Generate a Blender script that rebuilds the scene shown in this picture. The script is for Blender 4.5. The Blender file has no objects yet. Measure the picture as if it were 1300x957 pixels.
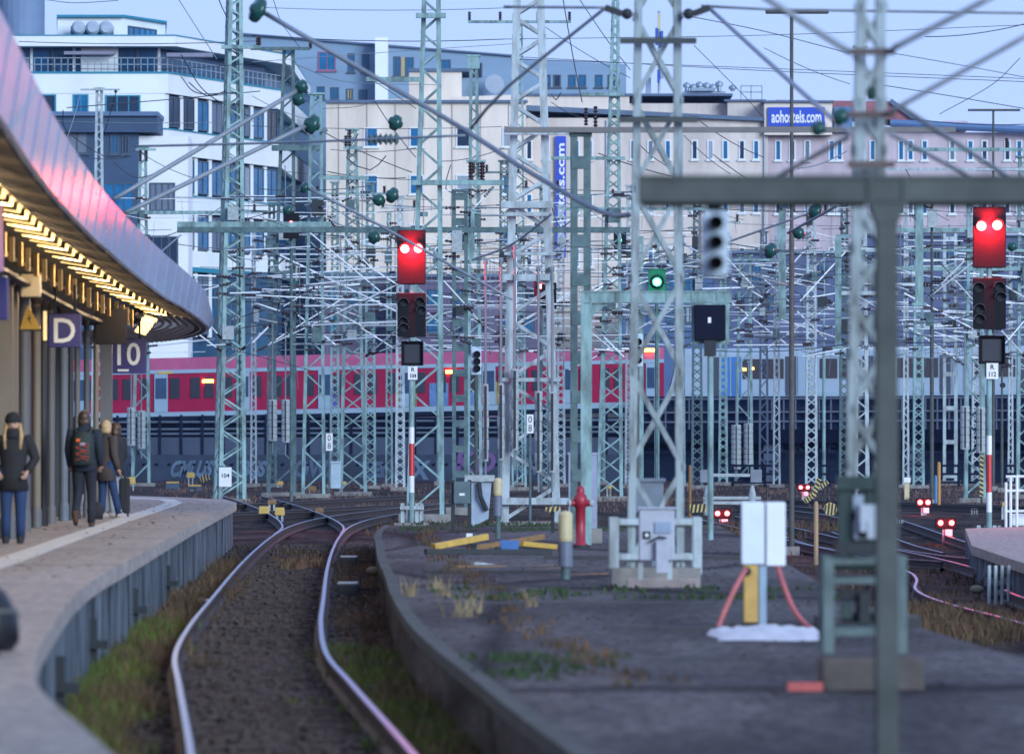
import bpy, bmesh, math, random
from mathutils import Vector, Matrix, Euler
random.seed(11)
R = math.radians
SC = bpy.context.scene
COL = SC.collection

# ------------------------------------------------------------------ camera, sky, sun, exposure
F, CX, HY, CZ = 8000.0, 650.0, 560.0, 2.12      # focal length in photo pixels, principal column, horizon row, eye height
cam_d = bpy.data.cameras.new('camera')
cam = bpy.data.objects.new('camera', cam_d); COL.objects.link(cam)
cam.location = (0, 0, CZ); cam.rotation_euler = (R(90), 0, 0)
cam_d.sensor_width = 36.0; cam_d.lens = F / 1300 * 36.0
cam_d.shift_y = (HY - 478.5) / 1300
cam_d.clip_start = 0.5; cam_d.clip_end = 9000
cam_d.dof.use_dof = True; cam_d.dof.focus_distance = 190.0; cam_d.dof.aperture_fstop = 3.6
SC.camera = cam

SUN_EL, SUN_ROT = 15.0, 148.0        # low sun behind the camera under thin evening cloud
wd = bpy.data.worlds.new('World'); SC.world = wd; wd.use_nodes = True
nt = wd.node_tree; nt.nodes.clear()
out = nt.nodes.new('ShaderNodeOutputWorld'); bg = nt.nodes.new('ShaderNodeBackground')
sky = nt.nodes.new('ShaderNodeTexSky'); sky.sky_type = 'NISHITA'; sky.sun_disc = False
sky.sun_elevation = R(SUN_EL); sky.sun_rotation = R(SUN_ROT); sky.ozone_density = 3.0; sky.dust_density = 0.6; sky.air_density = 1.0
tint = nt.nodes.new('ShaderNodeMix'); tint.data_type = 'RGBA'; tint.blend_type = 'MULTIPLY'; tint.inputs[0].default_value = 1.0
tint.inputs[7].default_value = (.95, .92, 1.25, 1)
nt.links.new(sky.outputs[0], tint.inputs[6]); ov = nt.nodes.new('ShaderNodeMix'); ov.data_type = 'RGBA'; ov.inputs[0].default_value = .84; ov.inputs[7].default_value = (2.65, 3.75, 6.7, 1)   # thin even evening overcast over the clear sky
nt.links.new(tint.outputs[2], ov.inputs[6]); nt.links.new(ov.outputs[2], bg.inputs[0])
bg.inputs[1].default_value = 0.15; nt.links.new(bg.outputs[0], out.inputs[0])
sl = bpy.data.lights.new('sun', 'SUN'); sl.energy = 2.8; sl.angle = R(25); sl.color = (.72, .88, 1.0)
sun = bpy.data.objects.new('sun', sl); COL.objects.link(sun)
sun.rotation_euler = Vector((math.sin(R(SUN_ROT)) * -1, math.cos(R(SUN_ROT)) * -1, -math.tan(R(SUN_EL)))).to_track_quat('-Z', 'Y').to_euler()
VS = SC.view_settings
SC.display_settings.display_device = 'sRGB'; VS.view_transform = 'Standard'; VS.look = 'None'; VS.gamma = 1; VS.use_curve_mapping = False
VS.exposure = 0.25
HAZE = 0.00006
SC.render.engine = 'CYCLES'
CY = SC.cycles; CY.use_denoising = True; CY.max_bounces = 5; CY.diffuse_bounces = 2; CY.glossy_bounces = 3; CY.transmission_bounces = 3
CY.volume_bounces = 1; CY.sample_clamp_indirect = 6; CY.caustics_reflective = False; CY.caustics_refractive = False

# ------------------------------------------------------------------ helpers
def W(px, py, Y): return Vector(((px - CX) * Y / F, Y, CZ - (py - HY) * Y / F))
def G(px, py, z):                                  # the point of the horizontal plane z seen at a photo pixel
    Y = (CZ - z) * F / (py - HY); return Vector(((px - CX) * Y / F, Y, z))
def zr(py, Y): return CZ - (py - HY) * Y / F
def xr(px, Y): return (px - CX) * Y / F

MATS = {}
def mat(name, col, rough=0.6, metal=0.0, var=0.25, scale=4.0, bump=0.0, col2=None, emit=None, estr=0.0, stretch=None, spec=0.5, thr=(0.35, 0.7), coat=0):
    if name in MATS: return MATS[name]
    m = bpy.data.materials.new(name); m.use_nodes = True; t = m.node_tree; N = t.nodes; L = t.links
    b = N['Principled BSDF']; b.inputs['Roughness'].default_value = rough; b.inputs['Metallic'].default_value = metal
    b.inputs['Specular IOR Level'].default_value = spec
    if coat: b.inputs['Coat Weight'].default_value = coat
    c = (*col, 1)
    if var > 0 or col2:
        tc = N.new('ShaderNodeTexCoord'); mp = N.new('ShaderNodeMapping'); L.new(tc.outputs['Object'], mp.inputs[0])
        if stretch: mp.inputs['Scale'].default_value = stretch
        n1 = N.new('ShaderNodeTexNoise'); n1.inputs['Scale'].default_value = scale; n1.inputs['Detail'].default_value = 6; n1.inputs['Roughness'].default_value = .65
        L.new(mp.outputs[0], n1.inputs['Vector'])
        cr = N.new('ShaderNodeValToRGB'); cr.color_ramp.elements[0].position = thr[0]; cr.color_ramp.elements[1].position = thr[1]
        c2 = col2 if col2 else tuple(x * (1 - var) for x in col)
        cr.color_ramp.elements[0].color = (*c2, 1); cr.color_ramp.elements[1].color = c
        L.new(n1.outputs['Fac'], cr.inputs[0]); L.new(cr.outputs[0], b.inputs['Base Color'])
        if bump:
            bp = N.new('ShaderNodeBump'); bp.inputs['Strength'].default_value = bump; bp.inputs['Distance'].default_value = .05
            L.new(n1.outputs['Fac'], bp.inputs['Height']); L.new(bp.outputs[0], b.inputs['Normal'])
    else:
        b.inputs['Base Color'].default_value = c
    if emit:
        b.inputs['Emission Color'].default_value = (*emit, 1); b.inputs['Emission Strength'].default_value = estr
    MATS[name] = m; return m

def ground_mat(name, light, dark, s1, s2, crack=0.0, w=.07, c2=.45, rough=.9, bump=.3, stretch=(1, 1, 1), third=None):
    # large worn patches x fine grain, with dark branching cracks
    m = bpy.data.materials.new(name); m.use_nodes = True; t = m.node_tree; N = t.nodes; L = t.links; b = N['Principled BSDF']; b.inputs['Roughness'].default_value = rough; b.inputs['Specular IOR Level'].default_value = .06
    tc = N.new('ShaderNodeTexCoord'); mp = N.new('ShaderNodeMapping'); mp.inputs['Scale'].default_value = stretch; L.new(tc.outputs['Object'], mp.inputs[0])
    def noise(sc, d=8, r=.7):
        n = N.new('ShaderNodeTexNoise'); n.inputs['Scale'].default_value = sc; n.inputs['Detail'].default_value = d; n.inputs['Roughness'].default_value = r; L.new(mp.outputs[0], n.inputs['Vector']); return n
    def ramp(src, c0, c1, p0, p1):
        r = N.new('ShaderNodeValToRGB'); r.color_ramp.elements[0].position = p0; r.color_ramp.elements[1].position = p1; r.color_ramp.elements[0].color = (*c0, 1); r.color_ramp.elements[1].color = (*c1, 1); L.new(src, r.inputs[0]); return r
    def mul(a, bb, f=1.0):
        x = N.new('ShaderNodeMix'); x.data_type = 'RGBA'; x.blend_type = 'MULTIPLY'; x.inputs[0].default_value = f; L.new(a, x.inputs[6]); L.new(bb, x.inputs[7]); return x.outputs[2]
    n1, n2, n3 = noise(s1), noise(s2, 4), noise(s1 * 3.7, 5)
    c = ramp(n1.outputs['Fac'], dark, light, .5 - w, .5 + w).outputs[0]
    c = mul(c, ramp(n2.outputs['Fac'], (c2, c2, c2 * 1.02), (1.9 - c2, 1.88 - c2, 1.86 - c2), .4, .62).outputs[0])
    if third:
        x = N.new('ShaderNodeMix'); x.data_type = 'RGBA'; L.new(ramp(n3.outputs['Fac'], (0, 0, 0), (1, 1, 1), .56, .68).outputs[0], x.inputs[0]); L.new(c, x.inputs[6]); x.inputs[7].default_value = (*third, 1); c = x.outputs[2]
    if crack:
        v = N.new('ShaderNodeTexVoronoi'); v.feature = 'DISTANCE_TO_EDGE'; v.inputs['Scale'].default_value = crack
        ad = N.new('ShaderNodeMix'); ad.data_type = 'RGBA'; ad.inputs[0].default_value = .22; L.new(mp.outputs[0], ad.inputs[6]); L.new(n3.outputs['Color'], ad.inputs[7]); L.new(ad.outputs[2], v.inputs['Vector'])
        c = mul(c, ramp(v.outputs['Distance'], (.25, .25, .25), (1, 1, 1), .0, .035).outputs[0])
    L.new(c, b.inputs['Base Color'])
    bp = N.new('ShaderNodeBump'); bp.inputs['Strength'].default_value = bump; bp.inputs['Distance'].default_value = .04; L.new(n2.outputs['Fac'], bp.inputs['Height']); L.new(bp.outputs[0], b.inputs['Normal'])
    MATS[name] = m; return m

class MB:
    def __init__(s): s.v = []; s.f = []; s.mi = []; s.cur = 0
    def add(s, vs, fs):
        o = len(s.v); s.v += [Vector(v) for v in vs]
        for f in fs: s.f.append([i + o for i in f]); s.mi.append(s.cur)
        return s
    def box(s, c, sz, rot=None):
        c = Vector(c); hx, hy, hz = sz[0] / 2, sz[1] / 2, sz[2] / 2
        vs = [Vector((x, y, z)) for z in (-hz, hz) for y in (-hy, hy) for x in (-hx, hx)]
        if rot is not None: vs = [rot @ v for v in vs]
        return s.add([c + v for v in vs], [(0, 2, 3, 1), (4, 5, 7, 6), (0, 1, 5, 4), (2, 6, 7, 3), (0, 4, 6, 2), (1, 3, 7, 5)])
    def b2(s, a, b):
        a = Vector(a); b = Vector(b); return s.box((a + b) / 2, [abs(b[i] - a[i]) for i in range(3)])
    def bar(s, a, b, w, h=None, up=(0, 0, 1)):
        a = Vector(a); b = Vector(b); d = b - a; L = d.length
        if L < 1e-6: return s
        d /= L; u = Vector(up)
        if abs(d.dot(u)) > .97: u = Vector((0, 1, 0))
        sx = d.cross(u).normalized(); uz = sx.cross(d).normalized(); h = h or w
        vs = []
        for p in (a, b):
            for k, l in ((-1, -1), (1, -1), (1, 1), (-1, 1)): vs.append(p + sx * (k * w / 2) + uz * (l * h / 2))
        return s.add(vs, [(3, 2, 1, 0), (4, 5, 6, 7), (0, 1, 5, 4), (1, 2, 6, 5), (2, 3, 7, 6), (3, 0, 4, 7)])
    def tube(s, pts, r, n=6):
        pts = [Vector(p) for p in pts]; vs = []; fs = []
        rr = r if isinstance(r, (list, tuple)) else [r] * len(pts)
        prev = None
        for i, p in enumerate(pts):
            d = (pts[min(i + 1, len(pts) - 1)] - pts[max(i - 1, 0)]).normalized()
            if prev is None:
                u = Vector((0, 0, 1)) if abs(d.z) < .95 else Vector((0, 1, 0))
                a = d.cross(u).normalized()
            else:
                a = (prev - d * prev.dot(d)).normalized()
            prev = a; b = d.cross(a)
            for k in range(n):
                t = 2 * math.pi * k / n; vs.append(p + (a * math.cos(t) + b * math.sin(t)) * rr[i])
        for i in range(len(pts) - 1):
            for k in range(n):
                fs.append((i * n + k, i * n + (k + 1) % n, (i + 1) * n + (k + 1) % n, (i + 1) * n + k))
        fs.append(tuple(reversed(range(n)))); fs.append(tuple(range((len(pts) - 1) * n, len(pts) * n)))
        return s.add(vs, fs)
    def lathe(s, prof, c=(0, 0, 0), axis=(0, 0, 1), n=14):
        c = Vector(c); ax = Vector(axis).normalized()
        u = Vector((1, 0, 0)) if abs(ax.x) < .9 else Vector((0, 1, 0))
        a = ax.cross(u).normalized(); b = ax.cross(a); vs = []; fs = []
        for (r, z) in prof:
            for k in range(n):
                t = 2 * math.pi * k / n; vs.append(c + ax * z + (a * math.cos(t) + b * math.sin(t)) * r)
        m = len(prof)
        for i in range(m - 1):
            for k in range(n): fs.append((i * n + k, i * n + (k + 1) % n, (i + 1) * n + (k + 1) % n, (i + 1) * n + k))
        fs.append(tuple(reversed(range(n)))); fs.append(tuple(range((m - 1) * n, m * n)))
        return s.add(vs, fs)
    def ball(s, c, r, n=10, sc=(1, 1, 1)):
        c = Vector(c); m = max(6, n // 2 + 1); vs = []; fs = []
        for i in range(m + 1):
            ph = -math.pi / 2 + math.pi * i / m
            for k in range(n):
                t = 2 * math.pi * k / n
                vs.append(c + Vector((math.cos(ph) * math.cos(t) * r * sc[0], math.cos(ph) * math.sin(t) * r * sc[1], math.sin(ph) * r * sc[2])))
        for i in range(m):
            for k in range(n): fs.append((i * n + k, i * n + (k + 1) % n, (i + 1) * n + (k + 1) % n, (i + 1) * n + k))
        return s.add(vs, fs)
    def prism(s, poly, vec):
        poly = [Vector(p) for p in poly]; vec = Vector(vec); n = len(poly)
        vs = poly + [p + vec for p in poly]
        fs = [tuple(reversed(range(n))), tuple(range(n, 2 * n))] + [(i, (i + 1) % n, n + (i + 1) % n, n + i) for i in range(n)]
        return s.add(vs, fs)
    def foot(s, poly2, z0, z1):                    # upright prism over a plan outline
        return s.prism([(p[0], p[1], z0) for p in poly2], (0, 0, z1 - z0))
    def wall(s, A, B, z0, z1, th, off=0.0):        # wall along A->B (left to right as seen), thickness going back
        A = Vector((A[0], A[1], 0)); B = Vector((B[0], B[1], 0)); d = (B - A).normalized(); n = Vector((d.y, -d.x, 0))
        p = [A + n * off, B + n * off, B - n * (th - off) if False else B + n * off - n * th, A + n * off - n * th]
        return s.foot([(q.x, q.y) for q in p], z0, z1)
    def loft(s, rings, n=12, cap=True):            # rings: (centre, ax(Vector), ay(Vector))
        vs = []; fs = []
        for (c, ax, ay) in rings:
            c = Vector(c)
            for k in range(n):
                t = 2 * math.pi * k / n; vs.append(c + Vector(ax) * math.cos(t) + Vector(ay) * math.sin(t))
        for i in range(len(rings) - 1):
            for k in range(n): fs.append((i * n + k, i * n + (k + 1) % n, (i + 1) * n + (k + 1) % n, (i + 1) * n + k))
        if cap: fs.append(tuple(reversed(range(n)))); fs.append(tuple(range((len(rings) - 1) * n, len(rings) * n)))
        return s.add(vs, fs)
    def text(s, txt, size, place, bold=0.0, extr=0.01, xs=1.0):   # place(x, y, z): local letter coords -> world
        cu = bpy.data.curves.new('lettering', 'FONT'); cu.body = txt; cu.size = size; cu.align_x = 'CENTER'; cu.align_y = 'CENTER'
        cu.offset = bold; cu.extrude = extr; cu.resolution_u = 3
        o = bpy.data.objects.new('lettering_tmp', cu); COL.objects.link(o)
        bpy.context.view_layer.update(); dg = bpy.context.evaluated_depsgraph_get()
        me = bpy.data.meshes.new_from_object(o.evaluated_get(dg))
        s.add([place(v.co.x * xs, v.co.y, v.co.z) for v in me.vertices], [tuple(p.vertices) for p in me.polygons])
        bpy.data.objects.remove(o); bpy.data.curves.remove(cu); bpy.data.meshes.remove(me); return s
    def build(s, name, m, parent=None, smooth=False, bevel=0.0, origin=None):
        me = bpy.data.meshes.new(name)
        r = parent
        while r is not None and r.parent is not None: r = r.parent
        if r is not None: org = r.location.copy()
        elif origin is not None: org = Vector(origin)
        else:
            zmin = min(v.z for v in s.v); k = len(s.v)
            org = Vector((sum(v.x for v in s.v) / k, sum(v.y for v in s.v) / k, zmin))
        me.from_pydata([v - org for v in s.v], [], s.f)
        for mm in (m if isinstance(m, (list, tuple)) else [m]): me.materials.append(mm)
        if any(s.mi): me.polygons.foreach_set('material_index', s.mi)
        bm = bmesh.new(); bm.from_mesh(me); bmesh.ops.recalc_face_normals(bm, faces=bm.faces); bm.to_mesh(me); bm.free()
        if smooth: me.polygons.foreach_set('use_smooth', [True] * len(me.polygons))
        me.update()
        o = bpy.data.objects.new(name, me); COL.objects.link(o)
        if parent is not None: o.parent = parent
        else: o.location = org
        if bevel:
            md = o.modifiers.new('bevel', 'BEVEL'); md.width = bevel; md.segments = 2; md.limit_method = 'ANGLE'
        return o

def tag(o, label, cat, group=None):
    o['label'] = label; o['category'] = cat
    if group: o['group'] = group
    return o
def thing(name, loc, label, cat, group=None):
    o = bpy.data.objects.new(name, None); COL.objects.link(o); o.location = loc; o.empty_display_size = .3
    return tag(o, label, cat, group)
def struct(o): o['kind'] = 'structure'; return o
def stuff(o, label, cat): o['kind'] = 'stuff'; return tag(o, label, cat)
def catmull(pts, step=1.0):
    P = [Vector(p) for p in pts]; res = []
    for i in range(len(P) - 1):
        p0 = P[i - 1] if i else P[0] * 2 - P[1]; p1, p2 = P[i], P[i + 1]; p3 = P[i + 2] if i + 2 < len(P) else p2 * 2 - p1
        n = max(1, int((p2 - p1).length / step))
        for k in range(n):
            t = k / n
            res.append(.5 * (2 * p1 + (p2 - p0) * t + (2 * p0 - 5 * p1 + 4 * p2 - p3) * t * t + (3 * p1 - p0 - 3 * p2 + p3) * t ** 3))
    res.append(P[-1]); return res
def interp(tab, x):
    if x <= tab[0][0]: return tab[0][1]
    for (a, va), (b, vb) in zip(tab, tab[1:]):
        if x <= b: return va + (vb - va) * (x - a) / (b - a)
    return tab[-1][1]

# ------------------------------------------------------------------ materials
GREEN = mat('mast_green_paint', (.26, .40, .40), .6, .0, .45, 3, .1, thr=(.38, .58), stretch=(1, 1, .3), col2=(.12, .17, .165), spec=.25)
GREEN2 = mat('mast_dark_green_paint', (.11, .17, .175), .6, 0, .4, 3, thr=(.38, .58), spec=.25)
GALV = mat('galvanised_steel', (.42, .49, .52), .55, .1, .35, 5, .05, stretch=(1, 1, .25), thr=(.38, .58), col2=(.27, .29, .29))
GREY = mat('weathered_beam_grey', (.105, .115, .108), .7, 0, .4, 2.5, .05, spec=.2)
DARKM = mat('dark_steel', (.022, .026, .03), .7, 0, .3, 6)
ALU = mat('bright_aluminium_tube', (.9, .92, .94), .35, 0, .08, 5)
WIRE = mat('copper_wire_dark', (.06, .07, .085), .6, .3, .1, 2)
WIRE2 = mat('grey_steel_cable', (.22, .25, .28), .5, .4, .1, 2)
PORC = mat('green_porcelain', (.012, .07, .06), .25, 0, .15, 9)
BRPORC = mat('brown_porcelain', (.05, .025, .025), .25, 0, .2, 9)
WEIGHT = mat('cast_concrete_weight', (.42, .46, .47), .7, 0, .35, 8, .2)
RUST = mat('rusty_steel', (.05, .028, .022), .8, 0, .5, 14, .2)
RAILTOP = mat('polished_rail_head', (.27, .32, .42), .34, .9, .12, 3, stretch=(6, .3, 1))
CONC = mat('old_concrete', (.30, .28, .26), .85, 0, .5, 2.0, .3)
BLACK = mat('matt_black_plate', (.010, .009, .012), .75, 0, .2, 8, spec=.2)
WHITE = mat('white_enamel', (.8, .8, .8), .45, 0, .12, 6)
INK = mat('black_ink', (.015, .015, .02), .6, 0, 0)
REDP = mat('red_enamel', (.55, .025, .03), .4, 0, .15, 6)
YEL = mat('yellow_paint', (.62, .38, .07), .55, 0, .3, 9)
CREAM = mat('cream_plastic', (.62, .52, .30), .5, 0, .2, 7)
WOOD = mat('weathered_wood', (.30, .17, .07), .8, 0, .5, 5, .2, stretch=(1, 6, 6))
NAVY = mat('navy_sign_enamel', (.018, .016, .13), .4, 0, .1, 5)
PALEBLUE = mat('pale_blue_sign', (.03, .08, .45), .45, 0, .1, 3)
GLASSB = mat('blue_window_glass', (.010, .18, .40), .15, 0, .55, .5, spec=.4)
def lamp_mat(name, col, s): return mat(name, col, .4, 0, 0, emit=col, estr=s)
REDL = lamp_mat('red_signal_lens_lit', (1, .03, .03), 60)
REDH = lamp_mat('hot_core_of_red_lens', (1, .55, .40), 90)
GRNL = lamp_mat('green_signal_lens_lit', (.05, 1, .45), 45)
AMBL = lamp_mat('amber_lamp_lit', (1, .45, .05), 12)
WARML = lamp_mat('warm_canopy_lamp_lit', (1, .66, .24), 2.6)
# ------------------------------------------------------------------ the ground
def sm(a, b, x):
    t = max(0, min(1, (x - a) / (b - a))); return t * t * (3 - 2 * t)
def gz(X, Y): return -.23 - .40 * sm(4.6, 6.4, X) * (1 - sm(150, 185, Y))
GROUND = ground_mat('ballast_and_soil', (.085, .058, .048), (.025, .018, .016), .6, 11, 0, .07, .5, .95, .6, third=(.075, .048, .034), stretch=(1, .35, 1))
xs = [-3000, -800, -250, -120, -70, -45, -30, -20] + [-14 + .7 * i for i in range(47)] + [24, 32, 45, 70, 120, 250, 800, 3000]
ys = [-200, -60, 0, 15, 25, 32] + [37 + 1.5 * i for i in range(110)] + [206 + 6 * i for i in range(32)] + [420, 500, 700, 1200, 2500, 6000]
g = MB(); nx = len(xs)
for y in ys:
    for x in xs:
        g.v.append(Vector((x, y, gz(x, y) + (random.uniform(-.035, .035) if -15 < x < 20 and 30 < y < 380 else 0))))
for j in range(len(ys) - 1):
    for i in range(nx - 1):
        a = j * nx + i; g.f.append([a, a + 1, a + nx + 1, a + nx]); g.mi.append(0)
struct(g.build('ground', GROUND, smooth=True, origin=(0, 0, 0)))

# ------------------------------------------------------------------ left platform
EDGE = [(-1.2, 22), (-2.0, 29), (-2.85, 36.5), (-3.5, 47), (-4.12, 60), (-4.52, 74.5), (-4.99, 92), (-5.45, 110), (-6.1, 137), (-6.35, 142)]
edge = catmull([(x, y, 0) for x, y in EDGE], 1.5)
edge2 = [(p.x, p.y) for p in edge] + [(-6.75, 147), (-8.2, 153), (-10.5, 160), (-13, 168)]
PTOP = .76
PLAT = ground_mat('platform_paving', (.46, .385, .33), (.36, .30, .265), .3, 9, 0, .2, .75, .75, .15, stretch=(1, .3, 1))
p = MB(); p.foot([(x, y) for x, y in edge2] + [(-19, 168), (-19, 22)], -.25, PTOP - .16)
def inset(path, d):
    res = []
    for i, q in enumerate(path):
        a = Vector(path[max(i - 1, 0)]); b = Vector(path[min(i + 1, len(path) - 1)]); t = (b - a).normalized()
        res.append((q[0] - t.y * d, q[1] + t.x * d))
    return res
WALLC = mat('platform_wall_concrete', (.19, .22, .245), .85, 0, .55, 2.2, .25, col2=(.022, .028, .036), stretch=(2.5, 1.2, .3), thr=(.42, .6), spec=.1)
struct(p.build('platform', WALLC, origin=(0, 0, 0)))
def strip(path, d0, d1, z0, z1):
    m = MB(); A = inset(path, d0); B = inset(path, d1); n = len(path)
    vs = [(*q, z1) for q in A] + [(*q, z1) for q in B] + [(*q, z0) for q in A] + [(*q, z0) for q in B]; fs = []
    for i in range(n - 1):
        fs += [(i, i + 1, n + i + 1, n + i), (2 * n + i, 2 * n + i + 1, i + 1, i), (n + i, n + i + 1, 3 * n + i + 1, 3 * n + i), (2*n+i, 3*n+i, 3*n+i+1, 2*n+i+1)]
    m.add(vs, fs); return m
struct(strip(edge2, -.08, .62, PTOP - .16, PTOP).build('platform_edge_slab', ground_mat('edge_slab_concrete', (.43, .375, .335), (.34, .30, .275), .3, 9, 0, .2, .75, .8, .2, stretch=(1, .3, 1)), origin=(0, 0, 0)))
struct(strip(edge2, .63, 1.12, PTOP - .16, PTOP - .002).build('platform_edge_paving', ground_mat('edge_paving', (.42, .36, .32), (.33, .285, .26), .3, 9, 0, .2, .75, .8, .2), origin=(0, 0, 0)))
struct(strip(edge2, 1.13, 1.48, PTOP - .16, PTOP + .003).build('tactile_strip', mat('tactile_strip_white', (.72, .69, .65), .7, 0, .3, 5, .3), origin=(0, 0, 0)))
inner = inset(edge2, 1.49)
m = MB(); m.foot(inner + [(-19, 168), (-19, 22)], PTOP - .155, PTOP - .001); struct(m.build('platform_paving', PLAT, origin=(0, 0, 0)))
# cross joints between the edge slabs
m = MB()
for i in range(0, len(edge) - 1, 6):
    a = Vector(inset(edge2, -.07)[i]); b = Vector(inset(edge2, 1.11)[i]); m.bar((a.x, a.y, PTOP + .001), (b.x, b.y, PTOP + .001), .05, .005)
struct(m.build('platform_joint', mat('joint_dirt', (.16, .15, .145), .9, 0, 0), origin=(0, 0, 0)))
# small step irons bolted to the platform wall
for i, yy in enumerate((43, 52, 63, 76, 90)):
    ex = interp([(y, x) for x, y in EDGE], yy) + .02
    o = MB(); o.b2((ex - .05, yy - .12, .05), (ex + .14, yy + .12, .13)); o.b2((ex - .05, yy - .03, -.15), (ex + .03, yy + .03, .35))
    tag(o.build('cable_bracket', DARKM), ['dark iron bracket on the platform wall, nearest to the camera', 'dark iron bracket on the platform wall, second from the camera', 'dark iron bracket in the middle of the platform wall row', 'dark iron bracket on the platform wall, second from the far end', 'dark iron bracket on the platform wall, farthest from the camera'][i], 'bracket', 'iron brackets along the platform wall')

# ------------------------------------------------------------------ middle asphalt platform and right platform
LE = [(1.0, 26), (.15, 40), (-.28, 48), (-.66, 55), (-1.02, 62.8), (-1.40, 74), (-1.70, 85), (-2.02, 96), (-2.36, 110), (-2.66, 123), (-2.75, 136)]
le = [(q.x, q.y) for q in catmull([(x, y, 0) for x, y in LE], 2)]
RE = [(4.5, 137), (4.15, 100), (3.95, 80), (3.95, 63), (4.2, 55), (4.7, 47), (6.4, 40), (7.5, 26)]
ASPH = ground_mat('cracked_asphalt', (.135, .122, .12), (.06, .053, .053), .40, 14, .30, .08, .66, .8, .35, stretch=(.7, .16, 1), third=(.085, .07, .06))
m = MB(); m.foot(le + RE, -.3, .3); struct(m.build('middle_platform', ASPH, origin=(0, 0, 0)))
ler = le[::-1]
struct(strip(ler, .0, -.22, .2, .312).build('middle_platform_kerb', mat('mossy_kerb', (.12, .115, .11), .9, 0, 0, 1.2, .4, col2=(.04, .05, .03)), origin=(0, 0, 0))) if False else None
mk = MB()
for (a, b) in zip(le, le[1:]):
    mk.bar((a[0] + .05, a[1], .26), (b[0] + .05, b[1], .26), .14, .11)
struct(mk.build('middle_platform_kerb', mat('mossy_kerb', (.085, .08, .08), .9, 0, 0, 1.2, .4, col2=(.035, .045, .03)), origin=(0, 0, 0)))
m = MB()                                           # low steps and cable duct lids across the asphalt
m.b2((3.0, 61.5, .3), (4.0, 62.6, .40)); m.b2((-1.2, 87, .3), (.9, 87.5, .34)); m.b2((-.9, 70.5, .3), (2.3, 70.9, .315)); m.b2((.9, 61.2, .3), (2.7, 61.5, .318)); m.b2((.5, 97, .3), (3.9, 97.4, .36)); m.b2((-.2, 52.6, .3), (2.1, 52.75, .306)); m.b2((1.2, 48.8, .3), (4.2, 48.95, .306)); m.b2((-1.0, 78.6, .3), (3.6, 78.9, .307))
struct(m.build('cable_duct_lid', mat('dark_duct_lid', (.06, .058, .062), .9, 0, .3, 4, .2), origin=(0, 0, 0)))
m = MB()
RP = [(9.0, 122), (8.62, 106), (8.5, 95), (8.4, 78), (14, 70), (22, 78), (22, 156), (13.5, 152), (10.5, 146)]
m.foot(RP, -.62, -.08)
struct(m.build('right_platform', WALLC, origin=(0, 0, 0)))
m = MB(); m.foot([(x - .1, y) for x, y in RP[:4]] + RP[4:], -.079, .1); struct(m.build('right_platform_slab', PLAT, origin=(0, 0, 0)))

# ------------------------------------------------------------------ railway tracks
SLEEPER = mat('oiled_sleeper', (.075, .05, .04), .9, 0, .5, 5, .3)
def rail_mb(pts):
    o = MB(); prof = [(-.075, -.2), (.075, -.2), (.075, -.17), (.014, -.14), (.014, -.045), (.033, -.03), (.026, 0), (-.026, 0), (-.033, -.03), (-.014, -.045), (-.014, -.14), (-.075, -.17)]
    n = len(prof); vs = []
    for i, q in enumerate(pts):
        t = (pts[min(i + 1, len(pts) - 1)] - pts[max(i - 1, 0)]); t.z = 0; t.normalize(); nr = Vector((t.y, -t.x, 0))
        for (a, z) in prof: vs.append(q + nr * a + Vector((0, 0, z)))
    for i in range(len(pts) - 1):
        for k in range(n):
            o.cur = 1 if k == 6 else 0
            o.f.append([i * n + k, i * n + (k + 1) % n, (i + 1) * n + (k + 1) % n, (i + 1) * n + k]); o.mi.append(o.cur)
    o.v = vs; return o
def track(ctr, z, label, sleepers=0, g=.755, step=1.5, sp=.65):
    pts = catmull([(x, y, 0) for x, y in ctr], step)
    L, Rr = [], []
    for i, q in enumerate(pts):
        t = (pts[min(i + 1, len(pts) - 1)] - pts[max(i - 1, 0)]).normalized(); nr = Vector((t.y, -t.x, 0))
        zz = z(q) if callable(z) else z
        L.append(q - nr * g + Vector((0, 0, zz))); Rr.append(q + nr * g + Vector((0, 0, zz)))
    root = thing('railway_track', (pts[0].x, pts[0].y, (z(pts[0]) if callable(z) else z) - .2), label, 'railway track', 'tracks of the station throat')
    rail_mb(L).build('rail', [RUST, RAILTOP], root); rail_mb(Rr).build('rail', [RUST, RAILTOP], root)
    acc = 0; n = 0; last = pts[0]
    for i in range(1, len(pts)):
        seg = (pts[i] - pts[i - 1]); d = seg.length; t = seg.normalized(); nr = Vector((t.y, -t.x, 0)); s = 0
        while n < sleepers and acc + (d - s) >= sp:
            s += sp - acc; acc = 0; q = pts[i - 1] + t * s; zz = z(q) if callable(z) else z
            o = MB(); ang = math.atan2(nr.y, nr.x) + random.uniform(-.01, .01)
            o.box((q.x, q.y, zz - .262 + random.uniform(-.012, .012)), (2.5 + random.uniform(-.06, .06), .25, .12), Matrix.Rotation(ang, 3, 'Z')); o.build('sleeper', SLEEPER, root); n += 1
        acc += d - s
    return root
ZT = .0
CT = [(-.35, 24), (-.72, 30), (-1.42, 42.7), (-2.15, 55), (-2.61, 63), (-2.97, 73), (-3.30, 85), (-3.86, 106), (-4.30, 125), (-4.62, 142), (-4.78, 158), (-4.55, 174), (-3.7, 190), (-1.7, 215), (1.5, 245)]
track(CT, 0, 'near curving track between the left platform and the asphalt platform', 100, sp=1.0)
zrt = lambda q: -.0 - .40 * sm(4.6, 6.4, q.x) * (1 - sm(150, 185, q.y))
track([(-4.62, 142), (-5.0, 158), (-6.1, 180), (-8.0, 210), (-10.5, 245)], .004, 'track branching left from the switch at the platform end')
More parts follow.
